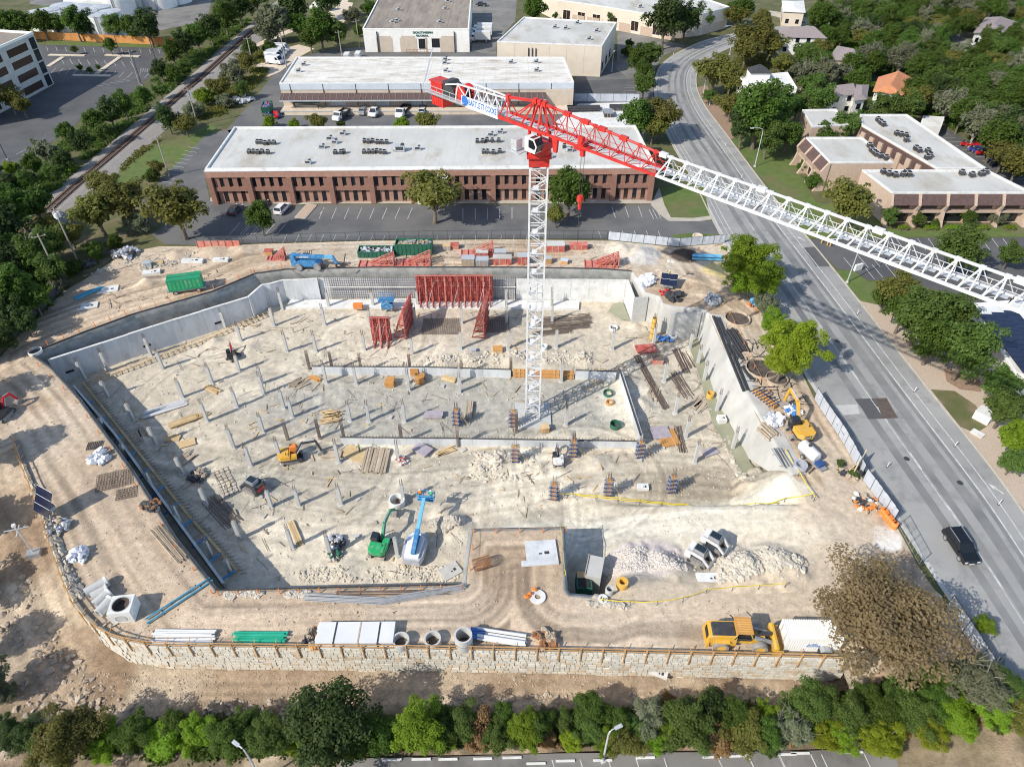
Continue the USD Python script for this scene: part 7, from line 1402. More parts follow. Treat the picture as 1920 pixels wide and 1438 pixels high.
def tree_proto(kind, var, near, label, loc, rz, sc, group):
    mat, form = SPEC[kind]; seed = sum(map(ord, kind)) * 7 + var * 31 + near; base = {'bush': 2.6, 'oak': 4.4}.get(form, 4.6)
    t = thing('shrub' if form == 'bush' else 'tree', label, 'shrub' if form == 'bush' else 'tree', loc, rz, sc, group)
    m, C = crown(seed, 21000, .115, form) if kind == 'brown' else crown(seed, 22000, .15, form) if near and kind in ('bright', 'yellow') else crown(seed, 15000 if near else 6200, (.17 if near else .29) * (1.25 if form == 'thin' else 1), form)
    if kind == 'brown': m.v = [v * np.array([1.08, 1.0, .92]) + np.array([.0, .0, 0]) for v in m.v]
    m.move((0, 0, base)).put('crown', mat, t)
    r = np.random.default_rng(seed + 1); tr = MB(); th = base * (.5 if form != 'bush' else .2)
    tr.tube([(0, 0, -1.2), (.08, .05, 0), (.05, -.1, th * .6), (0, 0, th)], [.36, .3, .24, .2], 8)
    for c, cr in C[::(2 if form in ('thin', 'oak') else 3)]:
        e = c + (0, 0, base); mid = np.array([e[0] * .35, e[1] * .35, th + (e[2] - th) * .55]) + r.normal(0, .2, 3); tr.tube([(0, 0, th * .85), mid, e], [.16, .09, .03], 5, False)
        if kind in ('grey', 'greybush'):
            for _ in range(3): tr.tube([mid, e, e + r.normal(0, 1.0, 3) + (0, 0, .4)], [.05, .035, .015], 4, False)
    tr.put('trunk', 'bark_pale' if kind in ('grey', 'greybush') else 'bark', t); return t
rt2 = np.random.default_rng(99)
def tree(kind, px, wpx, label, zb=0.0, near=0, group=None, squash=None):
    form = SPEC[kind][1]; base = {'bush': 2.6, 'oak': 4.4}.get(form, 4.6) / 4.0
    zc = zb + 4
    for _ in range(4): r = wpx / 2 * mpp(px[0], px[1], zc) * 1.02; zc = zb + base * r
    c = at(px[0], px[1], zc); z0 = zb
    if zb < -1: z0 = float(low_h(np.array([c[0]]), np.array([c[1]]))[0]) if c[1] > 12 else zb
    var = int(rt2.integers(0, 2)); key = (kind, var, near); sc = r / 4.0; rz = float(rt2.uniform(0, 6.28)); s3 = (sc, sc * rt2.uniform(.9, 1.1), sc * rt2.uniform(.92, 1.12))
    if key not in PROTO: PROTO[key] = tree_proto(kind, var, near, label, (c[0], c[1], z0), rz, s3, group); return
    dup(PROTO[key], (c[0], c[1], z0), rz, s3, label, group)
def belt(where, items, zb=0.0, near=0):
    items = sorted(items, key=lambda q: q[1])
    for k, (kind, x, y, w) in enumerate(items): tree(kind, (x, 1348 + (y - 1348) * .62 + 4 if zb < -1 and y > 1260 else y), w * (.96 if near and zb < -1 else .86 if 'railway' in where else 1.08), f'{WORD[kind]} {"shrub" if SPEC[kind][1] == "bush" else "tree"}, {ordinal(k)} from left {where}', zb, near)
g, d_, b_, o_, m_, y_, r_, e_ = 'green', 'dark', 'bright', 'olive', 'mid', 'yellow', 'rust', 'grey'
belt('in front of the storage tanks', [(g,22,44,52),(m_,50,47,40),(g,78,44,48),(m_,105,46,40),(g,140,44,52),(d_,165,46,44),(m_,215,50,42),(g,242,52,44),(d_,275,48,62),(g,-10,44,50)])
belt('in the belt left of the railway', [(g,322,100,52),(d_,345,84,54),(g,368,72,56),(d_,392,54,60),(g,420,34,64),(d_,446,14,66),(g,478,-6,66),(d_,300,132,46),(g,325,140,40),(m_,345,128,40),(g,268,186,40),(m_,300,170,36),(g,232,200,54),(d_,205,214,60),(g,176,226,56),(m_,192,248,50),(g,124,250,48),(d_,154,270,48),(e_,84,284,62),(d_,118,300,50),(g,62,312,50),(b_,20,318,44),(g,44,344,56),(d_,20,350,56),(m_,95,330,46),('brightbush',134,316,26),(g,-16,330,60)])
belt('in the strip right of the railway', [(d_,314,224,56),('olive',346,234,48),('brightbush',384,182,52),('olive',410,162,54),('greybush',438,140,60),('olive',462,112,52),(g,470,92,40),('olive',294,312,40),('greybush',362,210,46),('greybush',420,190,40),(m_,452,170,36)])
belt('around the dirt lane at the top', [(e_,515,40,60),('greybush',500,62,52),(d_,548,16,70),(g,600,58,60),(m_,632,66,44),(g,580,70,46),(d_,610,2,54),('greybush',660,30,34),('bush',505,92,34),(g,560,46,46),('bush',690,18,30),('bush',672,60,26)])
belt('in the wood at the left edge', [(g,28,392,84),(d_,12,430,80),(g,64,388,60),(m_,92,456,66),(g,66,486,70),(d_,20,490,80),(g,28,548,84),(d_,10,590,70),(g,62,560,60),(d_,46,606,52),(m_,98,508,60),('olive',128,438,54),('greybush',112,530,40),(d_,8,640,46),(g,-24,470,90),(d_,-30,560,90),('bush',140,500,34),('olive',90,424,46),('bush',176,470,40),('bush',215,455,30)])
belt('at the site corner under the poles', [('oliveoak',176,392,94),('oliveoak',228,376,86),('oliveoak',326,384,122),('olive',190,346,56),('greybush',258,420,50),('bush',285,330,30)])
belt('in the car park of the brick office', [(g,488,412,54),('olive',812,358,112),(g,1068,362,84),('oliveoak',1042,402,46)])
belt('in the yard between two roofs', [('brightbush',505,231,28),('brightbush',551,234,24),('olive',596,228,38),('brightbush',752,234,34),('olive',800,229,44),('bush',640,236,18)])
belt('between warehouse and street', [(g,1193,228,66),('olive',1243,216,78),(m_,1208,160,46),(g,1198,118,44),(m_,1222,104,46),(g,1206,136,40),('olive',1225,236,60)])
belt('before the beige unit', [(g,1000,18,46),('bush',1047,30,20),('bush',1066,14,12),(m_,1102,18,20),(m_,1150,36,26),(d_,1190,38,28),(d_,1246,42,76),(d_,1285,44,58),(m_,1324,38,34),('olive',1380,28,44),('bush',1177,98,26),('bush',1180,84,20)])
belt('at the bend of the street', [('olive',1342,130,82),('oliveoak',1370,150,60),('olive',1416,70,74),('olive',1446,84,56),(g,1392,18,50),('olive',1430,40,46),('olive',1372,196,54),(m_,1330,180,26),(g,1424,218,100),(d_,1394,240,66),(g,1462,204,74),(m_,1440,262,60),(g,1480,250,60),('olive',1400,92,60),(m_,1496,196,50),(g,1540,30,60),('olive',1470,118,46)])
belt('round the tan garden offices', [('oliveoak',1596,372,100),(m_,1667,408,32),(m_,1721,414,26),(g,1815,408,30),('greybush',1868,410,32),('bush',1504,314,24),('bush',1524,342,38),(m_,1582,240,56),(g,1612,232,40),(g,1545,248,50),(m_,1800,472,88),(m_,1894,478,50),(g,1650,226,30),('bush',1752,420,20)])
for k, (x, w) in enumerate([(1695, 16), (1745, 22), (1791, 34), (1842, 18), (1894, 20)]):
    c = at(x, 428, .5); t = thing('hedge', 'clipped bright green hedge, ' + ordinal(k) + ' from the left along the tan office front', 'hedge', (c[0], c[1], 0)); L = w * mpp(x, 428); r = np.random.default_rng(k); m = MB()
    for q in range(int(L / .5)): m.add(*leaves(np.array([-L / 2 + .25 + q * .5, 0, .65]), .6, 160, .16, r))
    m.put('foliage', 'leaf_bright', t); MB().bx(-L / 2, L / 2, -.3, .3, 0, .7).put('stems', 'bark', t)
belt('on the gravel verge right of the street', [('olive',1682,545,80),(m_,1730,592,110),(g,1694,590,70),(m_,1782,600,100),(g,1752,640,90),(m_,1812,662,104),(m_,1872,722,70),(m_,1884,768,76),(b_,1904,824,72),(m_,1900,868,50),(m_,1660,560,50)])
belt('beside the street by the draped wall', [(b_,1402,484,104),(b_,1432,528,84),(b_,1392,532,60),(y_,1492,644,112),(b_,1452,612,62),(y_,1470,676,84),(e_,1436,574,48)], 0.0, 1)
wood = [(kd, x, y, w) for kd, x, y, w in [(g,1560,240,40)]][:0]; rw = np.random.default_rng(5)
AV = [(1455,40,1550,78),(1545,82,1622,130),(1620,132,1716,205),(1540,160,1635,215),(1690,210,1775,240),(1600,215,1920,300),(1385,128,1500,195),(1820,30,1920,75),(1776,60,1850,98)]
pts_ = []
WOODP = Polygon([(1500,100),(1540,70),(1560,8),(1640,-10),(1930,-10),(1960,380),(1905,330),(1850,275),(1790,232),(1720,208),(1660,212),(1600,215),(1540,200),(1505,150)])
while len(pts_) < 4000:
    x, y = rw.uniform(1490, 1960), rw.uniform(-15, 330); pts_.append((x, y))
acc = []
for x, y in pts_:
    if not WOODP.contains(Point(x, y)) or any(a < x < c and b < y < d for a, b, c, d in AV[:5] + AV[6:]): continue
    w = 24 + y * .1
    if all(((x - p) / 1.0) ** 2 + ((y - q) * 1.7) ** 2 > (w * .74) ** 2 for p, q, _ in acc): acc.append((x, y, w))
for x, y, w in acc:
    kd = rw.choice([g, d_, m_, 'olive', e_, g, g, m_]); tree(kd, (x, y - 4), w * rw.uniform(1.15, 1.6), 'leafy tree in the thick wood behind the houses at the upper right', group='trees of the thick wood at the upper right')
belt('along the bottom of the view', [('cedar',614,1356,190),('olive',128,1388,150),(d_,45,1398,80),(g,250,1380,90),('brightbush',312,1392,104),(b_,372,1384,86),(g,430,1392,96),(m_,505,1400,90),(g,716,1390,90),(b_,784,1372,118),(m_,868,1356,84),(r_,902,1392,84),(b_,984,1376,88),('rust',1026,1396,46),(y_,1068,1404,56),(g,1112,1322,84),(m_,1106,1372,70),('olive',1172,1404,80),('brightbush',1216,1392,84),(g,1160,1352,72),(e_,1216,1330,84),(m_,1288,1346,112),('cedar',1338,1304,74),(r_,1350,1398,92),('olive',1402,1390,96),(b_,1442,1330,62),(e_,1480,1372,84),(m_,1526,1296,96),(y_,1540,1386,86),(m_,1596,1336,104),(g,1656,1340,90),(y_,1646,1404,100),(m_,1710,1352,92),('brightbush',1768,1382,90),(e_,1806,1290,120),(b_,1828,1366,84),('olive',1872,1368,84),(b_,1812,1214,46),(g,1756,1276,80),('greybush',566,1324,50),(g,946,1338,60),(m_,1256,1400,60),(d_,8,1370,60),(g,670,1420,80),(r_,1250,1280,36),('brightbush',560,1420,60),(m_,1060,1350,60),('greybush',1030,1330,44),('bush',205,1412,60),('olive',640,1420,70),(g,830,1410,70),('bush',1440,1420,50),(g,330,1360,70),(m_,470,1350,70),(b_,580,1400,80),(m_,930,1400,70),(g,1010,1360,70),(b_,1140,1400,70),(m_,1190,1370,70),(g,1380,1340,80),(m_,1490,1320,80),(b_,1580,1390,80),(g,1620,1280,70),(m_,1690,1300,80),(y_,1730,1400,80),(g,1740,1330,80),(m_,1850,1310,80),(b_,690,1390,70),(m_,825,1330,60),(b_,190,1400,90),(g,90,1420,90),(y_,830,1395,60),(m_,1320,1390,70),(b_,1260,1370,66),(g,1430,1400,80)], -4.8, 1)
tree('brown', (1666, 1166), 258, 'huge brown leaved tree at the front right corner beside the cream container', -1.0, 1)
for k, (x, y, w, kd) in enumerate([(-90,830,110,e_),(-120,720,120,'olive'),(-60,650,70,g),(-110,960,110,e_),(-130,1080,120,'olive'),(-60,1250,100,e_),(-110,1180,110,g),(-70,770,60,e_)]): tree(kd, (x, y), w, 'tree just past the left edge, shading the west road, ' + ordinal(k) + ' of these', -1.5 if y > 900 else 0)
belt('at the lower right corner by the street', [('olive',1888,1388,70),('rust',1905,1352,50),('bush',1850,1398,40),('greybush',1880,1330,56)], -3.0, 1)
tree('greybush', (6, 1300), 60, 'half bare grey shrub on the rubble slope at the lower left', -4.8, 1)
# ---------------------------------------------------------------- more site plant
t = thing('generator_container', 'bright green generator container on a trailer at the north west pit edge', 'generator', at(353, 545), .27)
MB().bx(-3.0, 3.0, -1.15, 1.15, .9, 3.2).put('box', 'green_box', t); MB().bx(-3.4, 3.4, -1.0, 1.0, .6, .9).put('trailer', 'metal_grey', t); m = MB()
for k in range(8): m.bx(-2.7 + k * .7, -2.3 + k * .7, -1.17, -1.14, 1.2, 2.9)
m.put('door_panels', 'green_bright', t); MB().bx(-2.9, 2.9, -.04, .04, 3.2, 3.25).put('roof_seam', 'green_dark', t)
for x in (-2, 2):
    for s in (-1, 1): wheel(t, x, s * .95, .45, .3)
def skip(lab, px, L, W_, H, mat, junk, rz=0):
    t = thing('waste_skip', lab, 'skip', at(*px), rz)
    for y in (-W_/2, W_/2): MB().bx(-L/2, L/2, y - .05, y + .05, .15, H).put('side', mat, t)
    for x in (-L/2, L/2): MB().bx(x - .05, x + .05, -W_/2 + .06, W_/2 - .06, .15, H).put('end', mat, t)
    for k in range(9): x = -L/2 + L * (k + .5) / 9; MB().bx(x - .07, x + .07, -W_/2 - .12, -W_/2 - .05, .15, H).put('rib', mat, t)
    MB().bx(-L/2 - .08, L/2 + .08, -W_/2 - .13, -W_/2 + .05, H, H + .1).bx(-L/2 - .08, L/2 + .08, W_/2 - .05, W_/2 + .1, H, H + .1).put('rim', 'green_dark', t); MB().bx(-L/2, L/2, -W_/2, W_/2, .1, .2).put('floor', mat, t)
    r = np.random.default_rng(int(px[0])); 
    for mt in junk:
        m = MB()
        for k in range(45): m.box((r.uniform(-L/2 + .4, L/2 - .4), r.uniform(-W_/2 + .3, W_/2 - .3), H * r.uniform(.65, .98)), r.uniform(.12, .95, 3) * (1, .6, .4), r.uniform(0, 3))
        m.put('rubbish', mt, t, kind='stuff', label='heaped rubbish pieces')
skip('low green waste skip heaped with grey scraps behind the red forms', (707, 478), 7.2, 2.4, 1.3, 'green_dark', ['concrete', 'metal_dark', 'fascia_blue']); skip('tall green waste skip full of scrap timber by the fence', (778, 474), 7.3, 2.4, 2.5, 'green_dark', ['lumber_old', 'metal_grey', 'lumber']); skip('green sided container end with red scraps in the far yard', (503, 212), 2.4, 5.0, 2.4, 'green_dark', ['form_red', 'tarp_blue'], .1)
def solar_tower(lab, px, rz, n=2, tilt=.6, z=0, mast=True):
    t = thing('solar_light_tower', lab, 'light tower', at(*px, z), rz); MB().bx(-.9, .9, -.6, .6, .4, .9).put('trailer', 'metal_grey', t); c, s = math.cos(tilt), math.sin(tilt); R = np.array([[1, 0, 0], [0, c, -s], [0, s, c]])
    for k in range(n): MB().box((0, 0, 0), (3.0, 1.15, .06), R=np.eye(3)).move((0, (k - (n - 1) / 2) * 1.2, 0)).move((0, 0, 1.9), R=R).put('solar_panel', 'solar', t); MB().box((0, (k - (n - 1) / 2) * 1.2 + .6, .02), (3.0, .05, .06)).move((0, 0, 1.9), R=R).put('panel_frame', 'white_metal', t)
    if mast:
        MB().beam((-.3, .9, .6), (-.3, .9, 5.2), .12).put('mast', 'galv', t); m = MB()
        for x in (-.7, .1): m.box((x, .9, 5.2), (.5, .3, .35))
        m.put('lamp_head', 'white_metal', t)
    for s_2 in (-1, 1): wheel(t, 0, s_2 * .7, .32, .22)
solar_tower('solar light tower with blue panels behind the stepped pit corner', (1252, 540), -.25); solar_tower('solar light tower with a steep panel at the rail of the west road', (92, 958), math.radians(-28), 3, 1.0, .9, False)
t = thing('light_mast', 'bare camera mast with cross arms left of the limestone wall', 'mast', at(66, 1040, -3.2), .3); MB().cyl((0, 0, 0), (0, 0, 6.0), .09, 8).put('mast', 'galv', t); MB().beam((-1.4, 0, 5.4), (1.4, 0, 5.4), .1).beam((0, -1.0, 5.0), (0, 1.0, 5.0), .1).put('cross_arm', 'galv', t); MB().box((0, 0, 6.1), (.4, .4, .35)).put('camera_box', 'white_metal', t); MB().bx(-.8, .8, -.5, .5, -.3, .7).put('base', 'metal_grey', t)
t = thing('tank_trailer', 'white cylinder tank trailer between the yellow excavator and the draped wall', 'tank trailer', at(1514, 858), -1.15); MB().tube([(-1.7, 0, 1.3), (-1.5, 0, 1.3), (1.3, 0, 1.3), (1.5, 0, 1.3)], [.6, .85, .85, .6], 18).put('tank', 'white_metal', t, smooth=35); MB().bx(-1.9, 3.1, -.6, .6, .45, .6).put('trailer', 'metal_grey', t); MB().cyl((-.3, 0, 2.1), (-.3, 0, 2.3), .25, 10).put('hatch', 'metal_dark', t); MB().bx(1.7, 2.6, -.55, .55, .6, 1.1).put('pump', 'navy', t)
for s2 in (-1, 1): wheel(t, -.2, s2 * .85, .38, .26)
def dump(lab, name, cat, px, z, mats, n, r0, sz, hh=.6, kind=None):
    t = thing(name, lab, cat, at(*px, z)); r = np.random.default_rng(int(px[0] * 3 + px[1]))
    for i, mt in enumerate(mats):
        m = MB()
        for k in range(n):
            a, q = r.uniform(0, 6.28), r0 * math.sqrt(r.random()); s = trimesh.creation.icosphere(1, 1); v = np.array(s.vertices) * r.uniform(sz * .5, sz * 1.2) * np.array([1.2, .9, .65]) * (1 + .25 * r.normal(size=(len(s.vertices), 1))); m.add(v @ Rz(r.uniform(0, 6)).T + (q * math.cos(a), q * math.sin(a), hh * r.random() + .15), s.faces)
        m.put('heap', mt, t, kind='stuff', label=None)
for a in [('heap of white sacks on the west road above the rusty mesh','sack_heap','sacks',(187,860),0,['tarp_white','wrap_silver'],9,1.3,.55),('white tarpaulin heap beside the solar tower at the back','sack_heap','sacks',(1208,525),0,['tarp_white'],14,1.7,.7),('lower white tarpaulin heap beside the stepped corner','sack_heap','sacks',(1212,533),0,['tarp_white','wrap_silver'],8,1.2,.6),('white tarpaulin bundle in front of the yellow excavator','sack_heap','sacks',(1486,775),0,['tarp_white','tarp_blue'],9,1.1,.6),('white and dark plastic heap beside the draped wall','sack_heap','sacks',(1448,790),0,['tarp_white','wrap_silver'],12,1.2,.55),('heap of red hoses and tape behind the corner','hose_heap','hoses',(1246,549),0,['car_red'],16,1.2,.25),('blue tarpaulin heap at the foot of the grey wall','tarp_heap','tarpaulin',(1246,640),-6,['tarp_blue'],10,1.3,.5),('tangled bags and barriers heap by the street fence','rubbish_heap','rubbish',(1622,945),0,['tarp_white','tarp_black','lumber_old','orange'],12,1.7,.27),('rubbish and rubble heap under the lime sign board','rubbish_heap','rubbish',(1590,885),0,['lumber_old','leaf_green','tarp_black'],12,1.6,.4),('grey bags on pallets at the west rail, upper pile','sack_heap','sacks',(110,990),0,['metal_grey','wrap_silver','lumber_old'],12,1.4,.3),('white wrapped pallets at the west rail, lower pile','sack_heap','sacks',(147,1045),0,['tarp_white','wrap_silver'],9,1.0,.5),('scrap heap of pallets at the left end of the white boards','scrap_heap','scrap',(590,1200),0,['ply_orange','lumber_old','metal_dark'],10,1.2,.35),('rusty scrap heap at the right end of the white pipes','scrap_heap','scrap',(1020,1202),0,['rust','lumber_old'],12,1.3,.35),('grey mixer parts heap under the north west trees','scrap_heap','scrap',(235,478),0,['metal_grey','wrap_silver','metal_dark'],12,2.2,.6),('dark tyre and pipe heap beside the pole','scrap_heap','scrap',(168,497),0,['rubber','metal_dark'],9,1.2,.45),('black wrapped rebar heap near the corner mound','scrap_heap','scrap',(1265,560),0,['tarp_black'],14,1.5,.6),('dark machine parts by the shaded trench','scrap_heap','scrap',(370,895),-6,['metal_dark','lumber_old'],10,1.2,.4),('blue black pump set by a front column','scrap_heap','scrap',(632,1020),-6,['metal_dark','wrap_silver','black'],8,1.1,.45),('green coil and rubble at the foot of a front column','scrap_heap','scrap',(625,1045),-6,['green_dark','boulder'],9,1.0,.3),('red and white scraps at the foot of a column near the deck','scrap_heap','scrap',(754,866),-6,['form_pink','tarp_white'],14,.9,.22),('black and red parts at the west edge by the mesh','scrap_heap','scrap',(283,950),0,['rust','metal_dark'],8,1.2,.4),('orange barrels and tools around the flat manhole','scrap_heap','scrap',(995,1115),0,['orange'],5,.7,.25),('blue and orange barrels under the bright trees','scrap_heap','scrap',(1420,575),0,['blue_lift','orange','blue_sky'],5,1.6,.45),('grey wrapped mound beside the root guard','scrap_heap','scrap',(1335,565),0,['wrap_silver','metal_grey'],12,1.4,.6)]: dump(*a)
# barrels, sign board, tape
for k, (x, y) in enumerate([(1652,962),(1657,966),(1660,972),(1664,976),(1668,982),(1672,987),(1676,990)]):
    t = thing('traffic_drum', 'orange and white traffic drum, ' + ordinal(k) + ' in the row down the street fence', 'traffic drum', at(x, y)); MB().lathe([(0, 0), (.34, 0), (.3, 1.05), (0, 1.05)], n=12).put('drum', 'orange', t, smooth=40)
    for z in (.4, .75): MB().lathe([(.335 - z * .03, z), (.325 - z * .03, z + .14)], n=12).put('white_band', 'white_metal', t)
t = thing('sign_board', 'pale lime coloured sign board on timber legs leaning at the street fence', 'sign board', at(1606, 880), hdg(at(1597, 888), at(1618, 855))); MB().bx(-1.5, 1.5, -.04, .04, .6, 2.6).put('board', 'stucco_cream', t); MB().beam((-1.5, .05, 0), (-1.5, .05, 2.8), .1).beam((1.5, .05, 0), (1.5, .05, 2.8), .1).beam((-1.5, .05, 2.5), (-1.2, .9, 0), .08).put('legs', 'lumber', t)
def tape(lab, px, z, step=3.0, h=.95):
    t = thing('caution_tape', lab, 'caution tape'); L = LineString(at2(px, z if np.ndim(z) == 0 else 0)); L = LineString(at2(px, 0)) if np.ndim(z) == 0 and z == 0 else LineString([tuple(at(x, y, zz)[:2]) for (x, y), zz in zip(px, z if np.ndim(z) else [z] * len(px))]); n = max(1, int(L.length / step)); prev = None
    for k in range(n + 1):
        p = np.array(L.interpolate(L.length * k / n).coords[0]); inside = PIT.contains(Point(p)); gz = float(pit_h(np.array([p[0]]), np.array([p[1]]))[0]) if inside else 0.0
        MB().beam((*p, gz - .1), (*p, gz + h + .05), .05).put('stake', 'metal_dark', t); q = np.array([*p, gz + h])
        if prev is not None: mid_ = (q + prev) / 2 - (0, 0, .18); MB().beam(prev, mid_, .02, .14).beam(mid_, q, .02, .14).put('tape', 'tape_yellow', t)
        prev = q
tape('long yellow caution tape between the pit floor and the ramp, upper line', [(1035,923),(1140,921),(1300,925),(1520,937)], [-5,-4,-2.5,-.3]); tape('lower yellow caution tape line on the ramp edge', [(1080,928),(1300,934),(1440,943),(1460,938)], [-5,-3,-1.2,-1]); tape('yellow tape down the edge of the raised block', [(1050,990),(1055,1040),(1060,1100),(1130,1130)], 0.0); tape('yellow tape drooping along the front of the gravel heaps', [(1130,1132),(1215,1138),(1280,1128),(1330,1110),(1470,1104)], 0.0); tape('yellow tape beside the silver tub at the end of the draped wall', [(1468,850),(1500,900),(1525,940)], 0.0)
# green tank in the notch, cones of concrete
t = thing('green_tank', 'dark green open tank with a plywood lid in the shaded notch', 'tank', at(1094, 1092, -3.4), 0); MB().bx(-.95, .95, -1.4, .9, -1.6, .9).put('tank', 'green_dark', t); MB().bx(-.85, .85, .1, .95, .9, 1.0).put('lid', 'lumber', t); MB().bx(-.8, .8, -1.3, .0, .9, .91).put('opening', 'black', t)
t = thing('notch_form', 'pale concrete block form standing between the notch and the gravel heap', 'concrete form', at(1112, 1075, -3.5), -.25); MB().bx(-.9, 1.1, -1.6, 1.6, -2, 1.6).put('block', 'concrete', t); MB().beam((-.9, -1.6, 1.7), (-.9, 1.6, 1.7), .12).put('edge_board', 'lumber_old', t)
ring('yellow machine cone lying right of the notch', (1166, 1098), 0, .7, .9, .3, 'cat_fade'); ring('grey concrete elbow pipe standing right of the notch', (1142, 1112), 0, .5, 1.0, .12, 'concrete'); ring('pale concrete lump below the grey elbow', (1130, 1125), 0, .6, .4, .3, 'concrete_white')
for lab, px, r, h in (('grey dirt ring guarding the roots of the bright tree by the fence', (1382, 600), 2.3, .55), ('grey cloth ring guarding the roots of the yellow green tree', (1428, 694), 2.7, .6), ('smaller root guard ring beside the bars', (1456, 712), 1.8, .5)):
    t = thing('root_guard', lab, 'tree guard', at(*px)); MB().lathe([(r, 0), (r * .98, h), (r * .94, h), (r * .92, .1)], n=14).put('cloth_ring', 'lumber_old', t); MB().lathe([(r * .92, .12), (0, .16)], n=14).put('soil', 'mud_dark', t)
t = thing('column_mould', 'yellow round column mould standing against the corner walls', 'column mould', at(1222, 634, -6), 0); MB().lathe([(.45, 0), (.45, 4.6), (.38, 4.6), (.38, 4.2)], n=16).put('mould', 'cat_fade', t, smooth=40)
for k in range(4): a = k * 1.57; MB().beam((.25 * math.cos(a), .25 * math.sin(a), 4.2), (.25 * math.cos(a), .25 * math.sin(a), 5.6), .06).put('rebar', 'rebar', t)
for z in (1.2, 2.4, 3.6): MB().lathe([(.46, z), (.5, z), (.5, z + .12), (.46, z + .12)], n=16).put('collar', 'rust', t)
t = thing('clamp_form', 'orange clamped form with blue ribs lying on the bank near the yellow excavator', 'column form', at(1432, 752), -1.05); MB().bx(-2.2, 2.2, -.3, .3, .3, .95).put('form_box', 'ply_orange', t)
for k in range(8): MB().bx(-2.0 + k * .56, -1.88 + k * .56, -1.3, 1.3, .95, 1.07).put('clamp', 'navy' if k % 2 else 'metal_dark', t)
t = thing('ladder', 'dark ladder leaning on the north west basement wall', 'ladder'); a, b = at(400, 601, -6), at(386, 573, -1)
for o in (-.25, .25): MB().beam(a + (o, 0, 0), b + (o, 0, .5), .09).put('stile', 'metal_dark', t)
for k in range(10): p = a + (b - a) * (k + .5) / 10; MB().beam(p + (-.25, 0, 0), p + (.25, 0, 0), .06).put('rung', 'metal_dark', t)
t = thing('low_barrier', 'rusty pink low barrier panel at the north fence of the site', 'barrier', at(411, 464), .03); MB().bx(-4.4, 4.4, -.06, .06, .1, 1.5).put('panel', 'form_pink', t)
for k in range(7): MB().bx(-4.3 + k * 1.43, -4.2 + k * 1.43, -.14, -.07, 0, 1.55).put('post', 'rust', t)
# far yard
t = thing('shelter', 'green fabric shelter over stacked sacks in the yard', 'shelter', at(583, 205), -.12); MB().add([(-3.6, -3, 2.6), (3.6, -3, 2.6), (3.6, 0, 4.0), (-3.6, 0, 4.0), (3.6, 3, 2.6), (-3.6, 3, 2.6)], [[0, 1, 2, 3], [3, 2, 4, 5]]).add([(3.6, -3, 2.6), (3.6, 3, 2.6), (3.6, 0, 4)], [[0, 1, 2]]).add([(-3.6, -3, 2.6), (-3.6, 3, 2.6), (-3.6, 0, 4)], [[0, 2, 1]]).put('roof', 'canopy_green', t)
for x in (-3.4, 3.4):
    for y in (-2.8, 2.8): MB().beam((x, y, 0), (x, y, 2.6), .12).put('post', 'metal_dark', t)
MB().bx(-2.6, 2.4, -1.5, 2.4, 0, 1.6).put('stored_goods', 'fill_tan', t)
for a in [('stacked red and black pallets right of the green shelter','scrap_heap','scrap',(613,202),0,['car_red','tarp_black','white_metal'],10,2.4,.8),('red and blue scraps at the left end of the far yard','scrap_heap','scrap',(512,218),0,['car_red','blue_lift','metal_dark'],9,3.0,.7),('silver ducting pile along the far left yard edge','scrap_heap','scrap',(455,190),0,['galv','wrap_silver'],16,3.5,.7)]: dump(*a)
for k, (x, c1) in enumerate([(627,'blue_sky'),(640,'metal_grey'),(652,'rust'),(665,'form_pink'),(719,'metal_dark'),(733,'lumber'),(749,'form_red')]): crate(['blue','grey','brown','pink','dark','yellow','red'][k] + ' crate standing on the warehouse loading dock', (x, 190), 1.2, 1.8, 1.2, 1.4, 0, c1, c1, 1)
bars('long rusty steel rack at the right of the far yard', (845,207), (890,206), 0, 6, .25, 'rust', 2.0, 'steel_rack', 'steel rack', .9); bars('dark pipe rack behind the crane jib in the storage yard', (1040,208), (1125,206), 0, 9, .22, 'metal_dark', 3.5, 'pipe_bundle', 'pipes', .8); bars('second dark pipe rack beside the screened yard fence', (1143,206), (1185,205), 0, 7, .22, 'metal_dark', 3.0, 'pipe_bundle', 'pipes', .8); crate('dark pallet stack on the white yard beside the street tree', (1140, 217), 0, 2.4, 3.6, 1.2, 0, 'metal_dark', 'metal_grey', 2)

# ---------------------------------------------------------------- street furniture
def lamp(lab, px, rz, h=9.0, arm=2.4, z=0.0, base=False, mat='galv'):
    t = thing('street_lamp', lab, 'street lamp', at(*px, z), rz); MB().tube([(0, 0, 0), (0, 0, h * .9), (.12, 0, h * .97), (arm * .4, 0, h), (arm, 0, h + .05)], [.12, .085, .08, .07, .06], 8).put('pole', mat, t, smooth=40); MB().box((arm + .35, 0, h), (.8, .34, .2)).put('lamp_head', mat, t); MB().bx(-.25, .25, -.25, .25, -.2, .3).put('base', 'concrete', t)
lamp('tall pale street lamp on the lawn by the tan offices', (1415, 313), math.pi, 9.6); lamp('pale street lamp on the mulch at the bend', (1317, 186), math.pi, 9.2); lamp('pale street lamp furthest up the street bend', (1368, 103), math.pi, 9); lamp('pale street lamp under the white crane jib', (1588, 530), .9, 9.0); lamp('grey lamp post at the bottom between the trees, right one', (1130, 1428, ), .4, 7.5, .7, -4.6); lamp('grey lamp post at the bottom edge, left one', (492, 1462), 2.6, 7.5, .8, -4.6); lamp('small lamp post by the shaded drive behind the warehouse', (1147, 135), 1.2, 6, .8)
for k, (x, y, h) in enumerate([(293, 116, 9), (227, 106, 8), (266, 160, 10), (14, 300, 9)]): lamp('car park light pole left of the railway, ' + ordinal(k) + ' of four', (x, y), 2.0, h, .8, 0, False, 'metal_dark')
